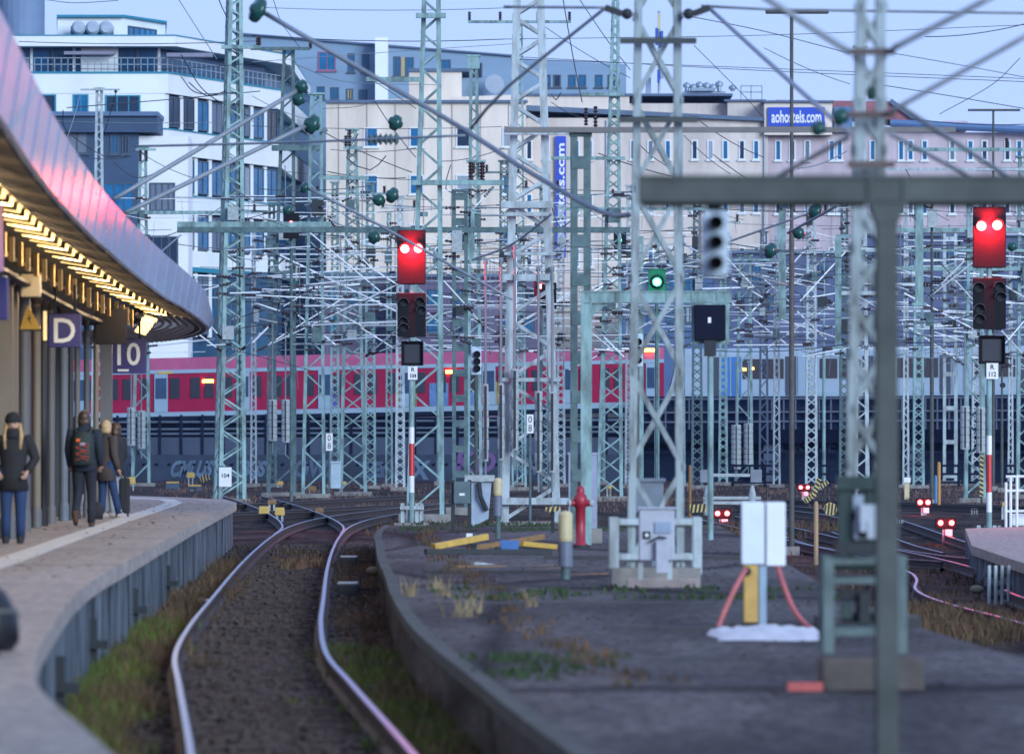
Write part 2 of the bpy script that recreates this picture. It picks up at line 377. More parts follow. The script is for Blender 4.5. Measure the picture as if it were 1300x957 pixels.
track([tuple(G(a, b, 0).xy) for a, b in ((180, 658), (300, 652), (420, 646.5), (520, 641), (700, 634))], .006, 'track crossing the throat just behind the switch', 0)
track([tuple(G(a, b, 0).xy) for a, b in ((330, 640), (450, 634), (560, 628), (760, 622))], .003, 'track running across in front of the graffiti wall', 0)
track([(7.9, 70), (7.85, 87), (7.53, 98.8), (7.62, 107), (8.2, 116), (8.45, 124), (8.35, 140), (7.6, 165)], zrt, 'kinked single track in front of the right platform', 0)
track([tuple(G(a, b, -.3).xy) for a, b in ((900, 668), (1000, 678), (1090, 690), (1170, 701), (1240, 706))], zrt, 'track crossing diagonally before the right platform end', 0)
track([tuple(G(a, b, -.2).xy) for a, b in ((960, 648), (1060, 659), (1160, 674), (1240, 690))], zrt, 'track curving behind the red dwarf signals on the right', 0)
track([tuple(G(a, b, -.1).xy) for a, b in ((880, 640), (1000, 638), (1150, 642), (1320, 648))], zrt, 'far track running level below the viaduct on the right', 0)

# ------------------------------------------------------------------ viaduct
VY = 372.0
def deck(px): return 3.62 + .00105 * (px - 143) if px < 800 else 4.31 + .0004 * (px - 800)
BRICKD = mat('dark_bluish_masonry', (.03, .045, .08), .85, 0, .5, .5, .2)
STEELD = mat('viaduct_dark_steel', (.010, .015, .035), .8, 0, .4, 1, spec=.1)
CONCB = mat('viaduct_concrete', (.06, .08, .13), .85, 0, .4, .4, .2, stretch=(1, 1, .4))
root = thing('railway_viaduct', (xr(500, VY), VY, -.2), 'long dark railway viaduct with a graffiti wall carrying the trains across', 'viaduct')
def vw(x0, y0, x1, y1, Y, th, name, m):
    o = MB(); a = W(x0, y0, Y); b = W(x1, y1, Y); o.b2((a.x, Y, a.z), (b.x, Y + th, b.z)); return o.build(name, m, root)
o = MB(); o.prism([(xr(-60, VY), VY, 3.35), (xr(800, VY), VY, 4.1), (xr(1420, VY), VY, 4.4), (xr(1420, VY), VY, 4.15), (xr(800, VY), VY, 3.85), (xr(-60, VY), VY, 3.1)], (0, 9, 0)); o.build('deck', STEELD, root)
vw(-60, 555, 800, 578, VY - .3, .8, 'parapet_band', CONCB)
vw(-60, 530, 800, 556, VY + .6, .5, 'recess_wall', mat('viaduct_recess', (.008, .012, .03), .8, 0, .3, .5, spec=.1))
o = MB()
for y in (536, 545, 551):
    a = W(-60, y + 1, VY - .2); b = W(800, y - 3, VY - .2); o.tube([a, b], .07)
o.build('pipe', mat('pipe_grey', (.12, .15, .20), .5, .2, .2, 1), root)
for px in range(-40, 800, 27):
    o = MB(); a = W(px, 529 - .011 * px, VY - .35); o.b2((a.x - .07, VY - .4, W(0, 577, VY).z), (a.x + .07, VY - .2, a.z)); o.build('stanchion', STEELD, root)
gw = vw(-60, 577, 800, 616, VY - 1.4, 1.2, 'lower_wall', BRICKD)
# graffiti: pale bubble letters, painted on the lower wall
GRAF3 = mat('graffiti_dull_blue', (.06, .10, .18), .6, 0, .4, 1.2); GRAF = mat('graffiti_pale_blue', (.10, .16, .25), .6, 0, .45, 1.2); GRAF2 = mat('graffiti_lilac', (.14, .06, .2), .6, 0, .2, 1)
def graf(txt, px, py, size, ms, sx=.8, tilt=.15):
    c = W(px, py, VY - 1.43)
    o = MB(); o.text(txt, size, lambda x, y, z: Vector((c.x + x * sx + y * tilt, c.y + z, c.z + y)), .06, .012); return o.build('graffiti', ms, gw)
graf('CMLUS', 243, 596, 1.25, GRAF, .62, .3); graf('BUS', 322, 596, 1.2, GRAF, .65, .25); graf('OWA', 402, 596, 1.3, GRAF3, .8); graf('ZEN', 478, 597, 1.2, GRAF3, .9, -.1); graf('X', 533, 598, 1.5, GRAF, .9); graf('KO', 604, 588, 1.6, GRAF2, 1); graf('ROK', 668, 593, 1.3, GRAF3, .8)
o = MB()                                           # buttress ribs, dark bars standing in for slanted shadows above the graffiti
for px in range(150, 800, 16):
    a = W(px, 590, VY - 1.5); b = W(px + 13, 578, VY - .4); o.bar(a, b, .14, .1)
o.build('shadow_rib', STEELD, root)
# right half: lattice parapet over a dark girder span
vw(800, 503, 1420, 547, VY + .4, .3, 'parapet_panel', mat('viaduct_panel_blue', (.008, .014, .045), .8, 0, .35, .4, spec=.1))
o = MB()
for px in range(800, 1420, 15):
    a = W(px, 505, VY); o.b2((a.x - .045, VY - .05, W(0, 545, VY).z), (a.x + .045, VY + .05, a.z))
for py in (505, 522, 534):
    a = W(800, py + 2, VY - .08); b = W(1420, py - 2, VY - .08); o.bar(a, b, .1, .1)
o.build('lattice_parapet', mat('parapet_steel', (.07, .085, .14), .6, .1, .2, 1), root)
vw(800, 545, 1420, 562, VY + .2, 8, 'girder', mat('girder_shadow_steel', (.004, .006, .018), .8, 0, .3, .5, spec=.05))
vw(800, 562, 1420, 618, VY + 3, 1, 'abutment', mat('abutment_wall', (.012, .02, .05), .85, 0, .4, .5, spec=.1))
graf2 = MB(); c = W(1025, 567, VY + 2.95); graf2.text('ASL KOSEW', 1.0, lambda x, y, z: Vector((c.x + x * 1.05 + y * .1, c.y + z, c.z + y)), .02, .01); graf2.build('graffiti', mat('graffiti_dim_blue', (.05, .09, .19), .6, 0, .2, 1), root)
for px in (806, 980, 1160, 1330):
    o = MB(); a = W(px, 545, VY + 1); o.b2((a.x - .5, VY + .8, -.3), (a.x + .5, VY + 2.2, a.z)); o.build('pier', CONCB, root)
# dark fences below the right span
def fence(x0, x1, ytop, ybot, Y, step, label):
    r = thing('track_fence', W((x0 + x1) / 2, ybot, Y), label, 'fence', 'dark rail fences below the viaduct')
    o = MB()
    for k in range(3):
        py = ytop + (ybot - ytop) * (k * .38); o.bar(W(x0, py, Y), W(x1, py, Y), .10, .12)
    o.build('fence_rail', STEELD, r)
    px = x0
    while px <= x1:
        o = MB(); a = W(px, ytop - 2, Y); o.b2((a.x - .07, Y - .07, zr(ybot, Y)), (a.x + .07, Y + .07, a.z)); o.build('fence_post', STEELD, r); px += step
fence(800, 1330, 574, 606, 352, 33, 'long dark rail fence standing right under the viaduct span')
fence(930, 1330, 591, 619, 328, 41, 'low dark rail fence standing nearer than the one under the span')

# ------------------------------------------------------------------ trains on the viaduct
RED = mat('train_red', (.32, .012, .055), .6, 0, .2, .6, spec=.12); PINKR = mat('train_roof_pink_grey', (.42, .10, .20), .7, 0, .25, .7, spec=.15)
LGREY = mat('train_light_grey', (.26, .36, .46), .4, 0, .15, .8); TWHITE = mat('train_white', (.30, .38, .48), .4, 0, .15, .6); TBLUE = mat('train_door_blue', (.03, .16, .46), .4, 0, .2, .7)
TGLASS = mat('train_window_dark', (.02, .022, .04), .4, 0, .5, 1.2); TDG = mat('train_window_brown', (.03, .02, .03), .4, 0, .5, 1)
def train(x0, x1, label, red):
    Y = 374.0
    dz = lambda px: deck(px)
    zf = lambda py, px: zr(py, Y) + (deck(px) - deck(300 if red else 1050))
    def ribbon(o, pa, pb, ya, yb, y0, y1):
        pts = []
        for (px, py) in ((pa, yb), (pb, yb), (pb, ya), (pa, ya)): pts.append((xr(px, Y), y0, zf(py, px)))
        o.prism(pts, (0, y1 - y0, 0)); return o
    r = thing('passenger_train', (xr((x0 + x1) / 2, Y), Y, zf(526, (x0 + x1) / 2)), label, 'train')
    if red:
        ribbon(MB(), x0, x1, 470, 523, Y, Y + 2.9).build('body', RED, r)
        o = MB()                                   # rounded roof
        for i in range(7):
            a0 = math.pi / 2 * i / 7; a1 = math.pi / 2 * (i + 1) / 7
            ribbon(o, x0, x1, 469 - 17 * math.sin(a1), 469 - 17 * math.sin(a0) + .3, Y + .1 + .9 * (1 - math.cos(a0)), Y + 2.7)
        o.build('roof', PINKR, r)
        ribbon(MB(), x0, x1, 467.5, 472, Y - .06, Y + 2.9).build('cantrail', LGREY, r)
        ribbon(MB(), x0, x1, 521, 528, Y - .05, Y + 2.9).build('sill_band', LGREY, r)
        ribbon(MB(), x0, x1, 528, 534, Y + .4, Y + 2.6).build('underframe', STEELD, r)
        for px in range(-140, 845, 104):
            for d0 in (30, 134 - 104 + 0,):
                a = px + 24
                if x0 <= a and a + 18 <= x1:
                    dr = ribbon(MB(), a, a + 17, 472.5, 521, Y - .09, Y).build('door', LGREY, r)
                    ribbon(MB(), a + 1.5, a + 15.5, 478, 504, Y - .12, Y - .1).build('door_window', mat('train_door_glass', (.03, .07, .14), .2, 0, .3, 1), dr)
                break
            for w0, w1 in ((44, 56), (70, 82), (88, 99), (7, 19)):
                a = px + w0; b = px + w1
                if x0 <= a and b <= x1: ribbon(MB(), a, b, 478, 504, Y - .07, Y).build('window', TGLASS, r)
        for a, b, m_ in ((188, 196, 1), (222, 240, 1),):
            pass
        ribbon(MB(), 200, 220, 470, 472.6, Y - .12, Y - .05).build('yellow_stripe', YEL, r)
        for px, py in ((264, 483), (573, 478), (845 - 20, 456)):
            ribbon(MB(), px - 7, px + 7, py - 2, py + 2, Y - .15, Y - .05).build('lit_lamp', AMBL, r)
        for a, c_ in ((405, (.10, .08, .40)), (505, (.25, .25, .06)), (545, (.10, .22, .45)), (590, (.12, .25, .45)), (610, (.30, .33, .06))):
            ribbon(MB(), a, a + 24, 492, 521, Y - .04, Y).build('graffiti', mat('train_graffiti_%d' % a, c_, .5, 0, .5, 1.5), r)
    else:
        o = MB(); o.prism([(xr(848, Y), Y, zf(503, 848)), (xr(x1, Y), Y, zf(503, x1)), (xr(x1, Y), Y, zf(449, x1)), (xr(866, Y), Y, zf(449, 866)), (xr(858, Y), Y, zf(462, 858))], (0, 2.9, 0)); o.build('body', TWHITE, r)
        o = MB()
        for i in range(5):
            a0 = math.pi / 2 * i / 5; a1 = math.pi / 2 * (i + 1) / 5
            ribbon(o, 868, x1, 449 - 8 * math.sin(a1), 449.2 - 8 * math.sin(a0), Y + .1 + .7 * (1 - math.cos(a0)), Y + 2.7)
        o.build('roof', TWHITE, r)
        for px in range(905, 1400, 98):
            dr = ribbon(MB(), px + 10, px + 22, 452, 502, Y - .07, Y).build('door', TBLUE if px < 960 else LGREY, r)
            ribbon(MB(), px + 24, px + 36, 452, 502, Y - .05, Y).build('door', TBLUE if px < 960 else LGREY, r)
            ribbon(MB(), px - 6, px + 8, 452, 502, Y - .04, Y).build('gangway', mat('train_gangway_dark', (.03, .04, .07), .5, 0, .2, 1), r)
            for w0, w1 in ((38, 60), (63, 90)):
                ribbon(MB(), px + w0, px + w1, 455, 480, Y - .06, Y).build('window', TDG, r)
        ribbon(MB(), 868, x1, 498, 503, Y - .03, Y).build('sill_band', LGREY, r)
        ribbon(MB(), 872, x1, 503, 508, Y + .4, Y + 2.6).build('underframe', STEELD, r)
        for px, py in ((945, 468), (955, 467)):
            ribbon(MB(), px - 2, px + 2, py - 1.5, py + 1.5, Y - .15, Y - .08).build('lit_lamp', AMBL, r)
train(-60, 843, 'red commuter train with light doors and a pink roof crossing the viaduct', True)
train(848, 1420, 'white and blue commuter train following on the right half of the viaduct', False)
# ------------------------------------------------------------------ buildings
PLWHITE = mat('white_render', (.78, .79, .80), .8, 0, .12, .25, thr=(.3, .6)); TEAL = mat('teal_metal_trim', (.01, .24, .34), .5, 0, .2, .5)
BEIGE = mat('beige_render', (.68, .58, .52), .85, 0, .25, .5, thr=(.38, .6), stretch=(1, 1, .18)); BEIGE2 = mat('warm_beige_render', (.78, .66, .56), .85, 0, .2, .5, thr=(.38, .6), stretch=(1, 1, .18)); PINKB = mat('pinkish_render', (.56, .45, .48), .85, 0, .28, .5, thr=(.38, .6), stretch=(1, 1, .18))
GREYB = mat('grey_blue_cladding', (.22, .32, .44), .7, 0, .2, .3, stretch=(.3, .3, 2)); DBLUE = mat('dark_blue_grey_cladding', (.035, .075, .15), .6, 0, .25, .6)
ROOFG = mat('roof_grey_blue', (.11, .16, .25), .7, 0, .3, .5); REDR = mat('red_tile_roof', (.36, .13, .15), .8, 0, .3, 1.5)
FRAMEW = mat('window_frame_white', (.7, .72, .75), .5, 0, .1, 2); FRAMED = mat('window_frame_dark', (.05, .08, .12), .5, 0, .2, 2)
WIN = {}
PANES = [mat('pane_pale_blind', (.30, .34, .40), .5, 0, .2, 2), mat('pane_dark_room', (.008, .03, .07), .15, 0, .4, .5), mat('pane_curtain', (.16, .20, .27), .6, 0, .4, 6, stretch=(4, 4, .3))]
wrng = random.Random(3)
def window(parent, wx, wy, wz, w, h, ang, fm, gm=GLASSB, mull=1, sill=True):   # lower left corner, on a wall facing -Y turned by ang
    q_ = wrng.random(); gm = PANES[0] if q_ < .12 else PANES[1] if q_ < .38 else PANES[2] if q_ < .5 else gm
    key = (round(w, 2), round(h, 2), fm.name, gm.name, mull)
    if key not in WIN:
        t = .08; f = MB()
        f.b2((-.02, -.07, 0), (t, .02, h)); f.b2((w - t, -.07, 0), (w + .02, .02, h)); f.b2((t, -.07, h - t), (w - t, .02, h)); f.b2((t, -.07, 0), (w - t, .02, t))
        for k in range(1, mull + 1): f.b2((w * k / (mull + 1) - .035, -.06, t), (w * k / (mull + 1) + .035, .015, h - t))
        if sill: f.b2((-.1, -.16, -.10), (w + .1, .015, -.002))
        p = MB(); p.b2((t, -.02, t), (w - t, .01, h - t))
        WIN[key] = (f.build('window', fm, origin=(0, 0, 0)), p.build('pane', gm, origin=(0, 0, 0)))
        src = WIN[key]; COL.objects.unlink(src[0]); COL.objects.unlink(src[1])
    f0, p0 = WIN[key]
    a = f0.copy(); b = p0.copy(); COL.objects.link(a); COL.objects.link(b)
    a.parent = parent; b.parent = a; a.location = Vector((wx, wy, wz)) - parent.location; a.rotation_euler = (0, 0, ang); b.location = (0, 0, 0)
    return a
def along(A, B, t): return A[0] + (B[0] - A[0]) * t, A[1] + (B[1] - A[1]) * t

# -- white office building on the left, corner towards the yard
YA = 390.0
A = (xr(-40, YA), YA); B = (xr(210, YA), YA); Cc = (xr(352, 409), 409.0); Dd = (Cc[0] + 1, 445); E_ = (A[0], 445)
za = lambda py: zr(py, YA)
r = thing('office_building', (B[0], B[1] + 8, -.2), 'white office building with long balcony bands and blue glazing behind the canopy', 'building')
def foot_off(d, back=True):                        # outline moved outwards by d on the two visible faces
    n2 = Vector((Cc[1] - B[1], -(Cc[0] - B[0]))).normalized()
    # corner of the two offset faces
    q = Vector(B) + n2 * d; dv = (Vector(Cc) - Vector(B)).normalized(); t = (B[1] - d - q.y) / dv.y; cB = q + dv * t
    return [(A[0], A[1] - d), (cB.x, cB.y), (Cc[0] + n2.x * d, Cc[1] + n2.y * d), Dd, E_]
o = MB(); o.foot(foot_off(-.9), -.2, za(50)); o.build('glazed_core', mat('office_blue_glazing', (.01, .11, .26), .2, 0, .6, .35, stretch=(1, 1, .3), spec=.3), r)
for (yt, yb, d, m_, nm) in ((47, 60, .9, PLWHITE, 'roof_slab'), (94, 119, .25, PLWHITE, 'balcony_band'), (165, 196, .25, PLWHITE, 'balcony_band'), (247, 267, .25, PLWHITE, 'balcony_band'), (316, 337, .25, PLWHITE, 'balcony_band'), (45.5, 47, .95, TEAL, 'trim'), (91.5, 94, .3, TEAL, 'trim'), (163, 165, .3, TEAL, 'trim'), (245, 247, .3, TEAL, 'trim'), (337, 343, .32, TEAL, 'trim')):
    o = MB(); o.foot(foot_off(d), za(yb), za(yt)); o.build(nm, m_, r)
# solid front wall with punched windows
o = MB(); o.foot([(A[0], YA - .2), (B[0] - .05, YA - .2), (B[0] - .05, YA + 1), (A[0], YA + 1)], za(340), za(118.5)); o.build('front_wall', PLWHITE, r)
for (x0, x1, y0, y1, mu) in ((52, 71, 120, 147, 0), (93, 112, 120, 147, 1), (134, 178, 121, 149, 2), (60, 90, 205, 236, 2), (110, 150, 205, 236, 2), (165, 200, 172, 195, 1), (190, 206, 218, 240, 1), (150, 205, 262, 310, 3)):
    a = W(x0, y1, YA - .2); w_ = (x1 - x0) * YA / F; h_ = (y1 - y0) * YA / F
    window(r, a.x, YA - .2, a.z, w_, h_, 0, TEAL if y0 < 130 else FRAMED, GLASSB, mu, False)
ang2 = math.atan2(Cc[1] - B[1], Cc[0] - B[0])
for row, (yt, yb) in enumerate(((119.5, 162.5), (197, 244.5), (268, 315.5), (344, 425))):
    for k in range(8):                             # white piers between the windows of the side wing
        q = along(B, Cc, (k + .05) / 8); n2 = Vector((Cc[1] - B[1], -(Cc[0] - B[0]))).normalized()
        o = MB(); o.box((q[0] + n2.x * .02, q[1] + n2.y * .02, (za(yt) + za(yb)) / 2), (.5, .12, za(yt) - za(yb) + .1), Matrix.Rotation(ang2, 3, 'Z')); o.build('pier', PLWHITE, r)
    for k in range(8):
        q = along(B, Cc, (k + .16) / 8); n2 = Vector((Cc[1] - B[1], -(Cc[0] - B[0]))).normalized()
        window(r, q[0] - n2.x * .02, q[1] - n2.y * .02, za(yb) + .1, 2.05, za(yt) - za(yb) - .2, ang2, FRAMED, GLASSB, 1, False)
# glazing and people-less furniture of the set-back storey
for k, px in enumerate(range(40, 206, 27)):
    o = MB(); a = W(px, 92, YA + .75); o.b2((a.x - .08, YA + .7, a.z), (a.x + .08, YA + .85, za(60))); o.build('mullion', FRAMED if k % 2 else PLWHITE, r)
o = MB(); a = W(103, 92, YA + .6); b = W(150, 60, YA + .6); o.b2((a.x, YA + .55, a.z), (b.x, YA + .7, b.z)); o.build('white_wall_panel', PLWHITE, r)
for x0, x1, y0, y1 in ((82, 145, 66, 70), (212, 270, 68, 73)): o = MB(); o.b2((xr(x0, YA), YA - .5, za(y1)), (xr(x1, YA), YA + .4, za(y0))); o.build('awning', mat('grey_awning', (.25, .24, .32), .7, 0, .2, 2), r)
o = MB()                                           # balcony railing
rp = foot_off(.2)
for (P, Q, n_) in ((rp[0], rp[1], 30), (rp[1], rp[2], 24)):
    for z_ in (za(91.5) + .45, za(91.5) + .85): o.bar((*P, z_), (*Q, z_), .05, .05)
    for k in range(n_): q = along(P, Q, k / n_); o.b2((q[0] - .025, q[1] - .025, za(91.5)), (q[0] + .025, q[1] + .025, za(91.5) + .85))
o.build('railing', mat('railing_grey', (.3, .36, .42), .4, .3, .1, 1), r)
# penthouse with plant on the roof
o = MB(); o.foot([(xr(73, YA + 4), YA + 4), (xr(156, YA + 4), YA + 4), (xr(210, YA + 10), YA + 10), (xr(205, 440), 440), (xr(75, 440), 440)], za(47), za(17)); ph = o.build('penthouse', PLWHITE, r)
o = MB(); o.foot([(xr(72, YA + 3.6), YA + 3.6), (xr(157, YA + 3.6), YA + 3.6), (xr(212, YA + 9.5), YA + 9.5), (xr(207, 441), 441), (xr(74, 441), 441)], za(17), za(14)); o.build('roof_edge', TEAL, ph)
o = MB(); o.b2((xr(86, YA), YA + 2.6, za(45)), (xr(140, YA), YA + 3.4, za(30))); o.build('air_unit', mat('air_unit_grey', (.12, .16, .24), .6, 0, .3, 3), r)
for px in (100, 118, 135):
    o = MB(); a = W(px, 36, YA + 2.5); o.lathe([(.05, 0), (.45, 0), (.45, .3), (.3, .5), (.05, .5)], a, (0, -1, 0)); o.build('fan', mat('fan_light_grey', (.4, .45, .52), .5, 0, .2, 3), r)
a_ = math.atan2(6, xr(210, YA + 10) - xr(156, YA + 4))
q = along((xr(156, YA + 4), YA + 4), (xr(210, YA + 10), YA + 10), .12); window(r, q[0], q[1] - .05, za(46), 4.2, .95, a_, FRAMED, GLASSB, 4, False)
o = MB(); o.b2((xr(50, 400), 398, za(47)), (xr(70, 400), 404, za(34))); o.build('roof_cabin', DBLUE, r)
o = MB(); o.b2((xr(260, 405), 404, za(48)), (xr(276, 405), 408, za(37))); o.build('roof_cabin', PLWHITE, r)

# -- dark blue block in front of it
YB = 381.0
r = thing('pavilion_building', (xr(130, YB), YB + 3, -.2), 'low dark blue block with a flat roof in front of the white office building', 'building')
o = MB(); o.b2((xr(20, YB), YB, zr(168, YB)), (xr(200, YB), YB + 6, zr(147, YB))); o.build('roof_storey', DBLUE, r)
o = MB(); o.b2((xr(20, YB), YB + .6, -.2), (xr(175, YB), YB + 6, zr(168, YB))); o.build('wall', DBLUE, r)
o = MB(); o.b2((xr(18, YB), YB - .3, zr(147.5, YB)), (xr(201, YB), YB + 6.4, zr(142, YB))); o.build('roof', mat('roof_blue', (.09, .16, .28), .5, 0, .2, 1), r)
o = MB(); o.b2((xr(175.2, YB), YB + .9, -.2), (xr(238, YB), YB + 6, zr(172, YB))); o.build('white_wing', PLWHITE, r)
for x0, x1, y0, y1 in ((84, 112, 168, 195), (140, 150, 170, 196), (155, 164, 172, 196), (60, 78, 170, 195)):
    a = W(x0, y1, YB + .6); window(r, a.x, YB + .6, a.z, (x1 - x0) * YB / F, (y1 - y0) * YB / F, 0, FRAMED, GLASSB, 1)
for x0, x1, y0, y1 in ((190, 222, 232, 268), (184, 226, 300, 350), (120, 170, 232, 270)):
    a = W(x0, y1, YB + (.9 if x0 > 175 else .6)); window(r, a.x, YB + (.9 if x0 > 175 else .6), a.z, (x1 - x0) * YB / F, (y1 - y0) * YB / F, 0, FRAMED, GLASSB, 3)

# -- chimney-like tower top left
YT = 430
r = tag(MB().lathe([(1.6, 0), (1.6, zr(45, YT) + 30), (1.9, zr(45, YT) + 30.2), (1.9, zr(-30, YT) + .2)], (xr(27, YT), YT, -.2), n=24).build('chimney', mat('tower_grey_blue', (.17, .24, .36), .7, 0, .25, .5), smooth=False), 'grey blue round tower rising behind the white office at the top left', 'tower')

# -- grey building behind
YG = 452.0
r = thing('apartment_building', (xr(440, YG), YG + 5, -.2), 'grey blue apartment block with coloured window panels behind the beige building', 'building')
o = MB(); o.prism([(xr(300, YG), YG, -.2), (xr(650, YG), YG, -.2), (xr(650, YG), YG, zr(72, YG)), (xr(300, YG), YG, zr(44, YG))], (0, 14, 0)); o.build('wall', GREYB, r)
o = MB(); o.prism([(xr(298, YG), YG - .3, zr(44, YG)), (xr(652, YG), YG - .3, zr(72, YG)), (xr(652, YG), YG - .3, zr(70, YG)), (xr(298, YG), YG - .3, zr(41.5, YG))], (0, 15, 0)); o.build('roof', ROOFG, r)
PAN = [mat('panel_ochre', (.40, .33, .20), .7, 0, .2, 2), mat('panel_maroon', (.30, .12, .20), .7, 0, .2, 2)]
for i, (x0, x1, y0, y1) in enumerate(((404, 426, 66, 90), (442, 450, 68, 92), (460, 468, 68, 92), (500, 508, 72, 97), (515, 525, 73, 97), (403, 412, 110, 126), (420, 430, 111, 127), (440, 448, 113, 127), (456, 466, 114, 127), (326, 345, 62, 86), (360, 372, 64, 88), (330, 345, 105, 125), (560, 572, 76, 100), (600, 612, 80, 102))):
    a = W(x0, y1, YG); window(r, a.x, YG, a.z, (x1 - x0) * YG / F, (y1 - y0) * YG / F, 0, PAN[1] if i == 0 else FRAMED, GLASSB, 1)
for x0, x1, y0, y1, k in ((509, 514, 73, 97, 0), (441, 446, 113, 127, 0), (335, 343, 105, 125, 0), (346, 356, 62, 86, 0)):
    o = MB(); a = W(x0, y1, YG - .06); b = W(x1, y0, YG - .02); o.b2((a.x, YG - .06, a.z), (b.x, YG - .02, b.z)); o.build('colour_panel', PAN[k], r)
o = MB(); a = W(477, 130, YG); o.b2((a.x, YG - 2, -.2), (xr(493, YG), YG + 2, zr(50, YG))); o.build('stair_tower', PLWHITE, r)

# -- beige building, middle left
YC = 425.0
r = thing('beige_building', (xr(530, YC), YC + 5, -.2), 'warm beige building with few square windows behind the left red signal', 'building')
o = MB(); o.prism([(xr(414, YC), YC, -.2), (xr(668, YC), YC, -.2), (xr(668, YC), YC, zr(120, YC)), (xr(500, YC), YC, zr(126, YC)), (xr(414, YC), YC, zr(131, YC))], (0, 12, 0)); o.build('wall', BEIGE2, r)
o = MB(); o.b2((xr(519, YC), YC + 1, zr(126, YC)), (xr(586, YC), YC + 9, zr(90, YC))); o.build('stair_head', BEIGE2, r)
o = MB(); o.b2((xr(518, YC), YC + .8, zr(90.2, YC)), (xr(600, YC), YC + 9.2, zr(86, YC))); o.build('roof_edge', ROOFG, r)
o = MB(); o.b2((xr(412, YC), YC - .3, zr(131, YC)), (xr(670, YC), YC - .02, zr(127.5, YC))); o.build('eave', ROOFG, r)
o = MB(); o.b2((xr(586.2, YC), YC + 2, zr(126, YC)), (xr(652, YC), YC + 9, zr(97, YC))); o.build('roof_storey', GREYB, r)
o = MB(); a = W(627, 108, YC + .5); o.lathe([(.05, 0), (.35, .05), (.62, .2), (.66, .26)], a, (.2, -1, .2), 16); o.build('satellite_dish', mat('dish_grey', (.30, .35, .42), .6, 0, .2, 2), r)
for py in (162, 222, 285, 345):
    for px in (462, 520, 579, 638):
        a = W(px, py + 25, YC); window(r, a.x, YC, a.z, .95, 1.32, 0, FRAMEW, GLASSB, 0)
for px in range(430, 660, 36):
    o = MB(); a = W(px, 425, YC - .04); o.b2((a.x - .03, YC - .05, a.z), (a.x + .03, YC + .01, zr(132, YC))); o.build('facade_joint', mat('facade_joint', (.40, .33, .32), .8, 0, 0), r)

# -- the long hostel building
YH = 432.0
zh = lambda py: zr(py, YH)
r = thing('hostel_building', (xr(900, YH), YH + 5, -.2), 'long beige hostel building with blue banners, narrow windows and a red roof end', 'building')
o = MB(); o.b2((xr(668.3, YH), YH, -.2), (xr(975, YH), YH + 14, zh(150))); o.build('wall', BEIGE, r)
o = MB(); o.b2((xr(975.2, YH), YH + .4, -.2), (xr(1420, YH), YH + 14, zh(168))); o.build('wall', PINKB, r)
o = MB(); o.prism([(xr(666, YH), YH - .5, zh(141)), (xr(975, YH), YH - .5, zh(154.5)), (xr(975, YH), YH - .5, zh(150)), (xr(666, YH), YH - .5, zh(134))], (0, 5, 0)); o.build('eave', ROOFG, r)
o = MB(); o.b2((xr(664, YH), YH + 3, zh(140)), (xr(800, YH), YH + 13, zh(119))); o.build('upper_storey', BEIGE2, r)
o = MB(); o.b2((xr(800.3, YH), YH + 3.5, zh(150)), (xr(928, YH), YH + 13, zh(128))); o.build('upper_storey', BEIGE, r)
o = MB(); o.b2((xr(925, YH), YH + 2.2, zh(154)), (xr(972, YH), YH + 13, zh(127))); o.build('upper_storey', BEIGE, r)
o = MB(); o.b2((xr(921, YH), YH + 1.9, zh(127)), (xr(974, YH), YH + 13.3, zh(124.5))); o.build('roof_edge', ROOFG, r)
o = MB(); o.b2((xr(660, YH), YH + 2.8, zh(119)), (xr(932, YH), YH + 13.2, zh(116))); o.build('roof_edge', ROOFG, r)
o = MB(); o.prism([(xr(655, 455), 455, zr(120, 455)), (xr(795, 455), 455, zr(120, 455)), (xr(795, 455), 455, zr(82, 455)), (xr(655, 455), 455, zr(74, 455))], (0, 8, 0)); at = o.build('attic_block', GREYB, r)
for px in (690, 703, 722, 735, 756, 772):
    a = W(px, 111, 455); window(r, a.x, 455, a.z, .5, .9, 0, FRAMED, GLASSB, 0)
# corner pavilion with the banner
o = MB(); o.b2((xr(970, YH), YH - .6, zh(172)), (xr(1056, YH), YH + 10, zh(131))); o.build('corner_pavilion', BEIGE2, r)
o = MB(); o.b2((xr(968, YH), YH - .9, zh(131)), (xr(1058, YH), YH + 10.2, zh(128.5))); o.build('roof_edge', ROOFG, r)
o = MB(); o.b2((xr(1058.5, YH), YH - .2, zh(168)), (xr(1082, YH), YH + 8, zh(136))); o.build('stair_block', mat('blue_stair_block', (.09, .2, .36), .6, 0, .2, 1), r)
o = MB(); o.prism([(xr(985, YH + 6), YH + 6, zh(130)), (xr(1165, YH + 6), YH + 6, zh(150)), (xr(1137, YH + 6), YH + 6, zh(123)), (xr(985, YH + 6), YH + 6, zh(121))], (0, 8, 0)); o.build('red_roof', REDR, r)
o = MB(); o.bar((xr(1130, YH + 5.8), YH + 5.8, zh(122)), (xr(1170, YH + 5.8), YH + 5.8, zh(151)), .3, .3); o.build('gable_trim', ROOFG, r)
o = MB(); o.tube([(xr(1130, YH - .5), YH - .5, zh(157)), (xr(1420, YH - .5), YH - .5, zh(171))], .28, 10); o.build('gutter_pipe', mat('blue_gutter', (.10, .18, .34), .4, .1, .2, 1), r)
o = MB(); o.b2((xr(1145, YH), YH + 4, zh(160)), (xr(1203, YH), YH + 10, zh(151))); o.build('dormer', BEIGE2, r)
o = MB(); o.b2((xr(1203.5, YH), YH + 3.8, zh(162)), (xr(1234, YH), YH + 10, zh(150))); o.build('dormer', PINKB, r)
nwin = 0
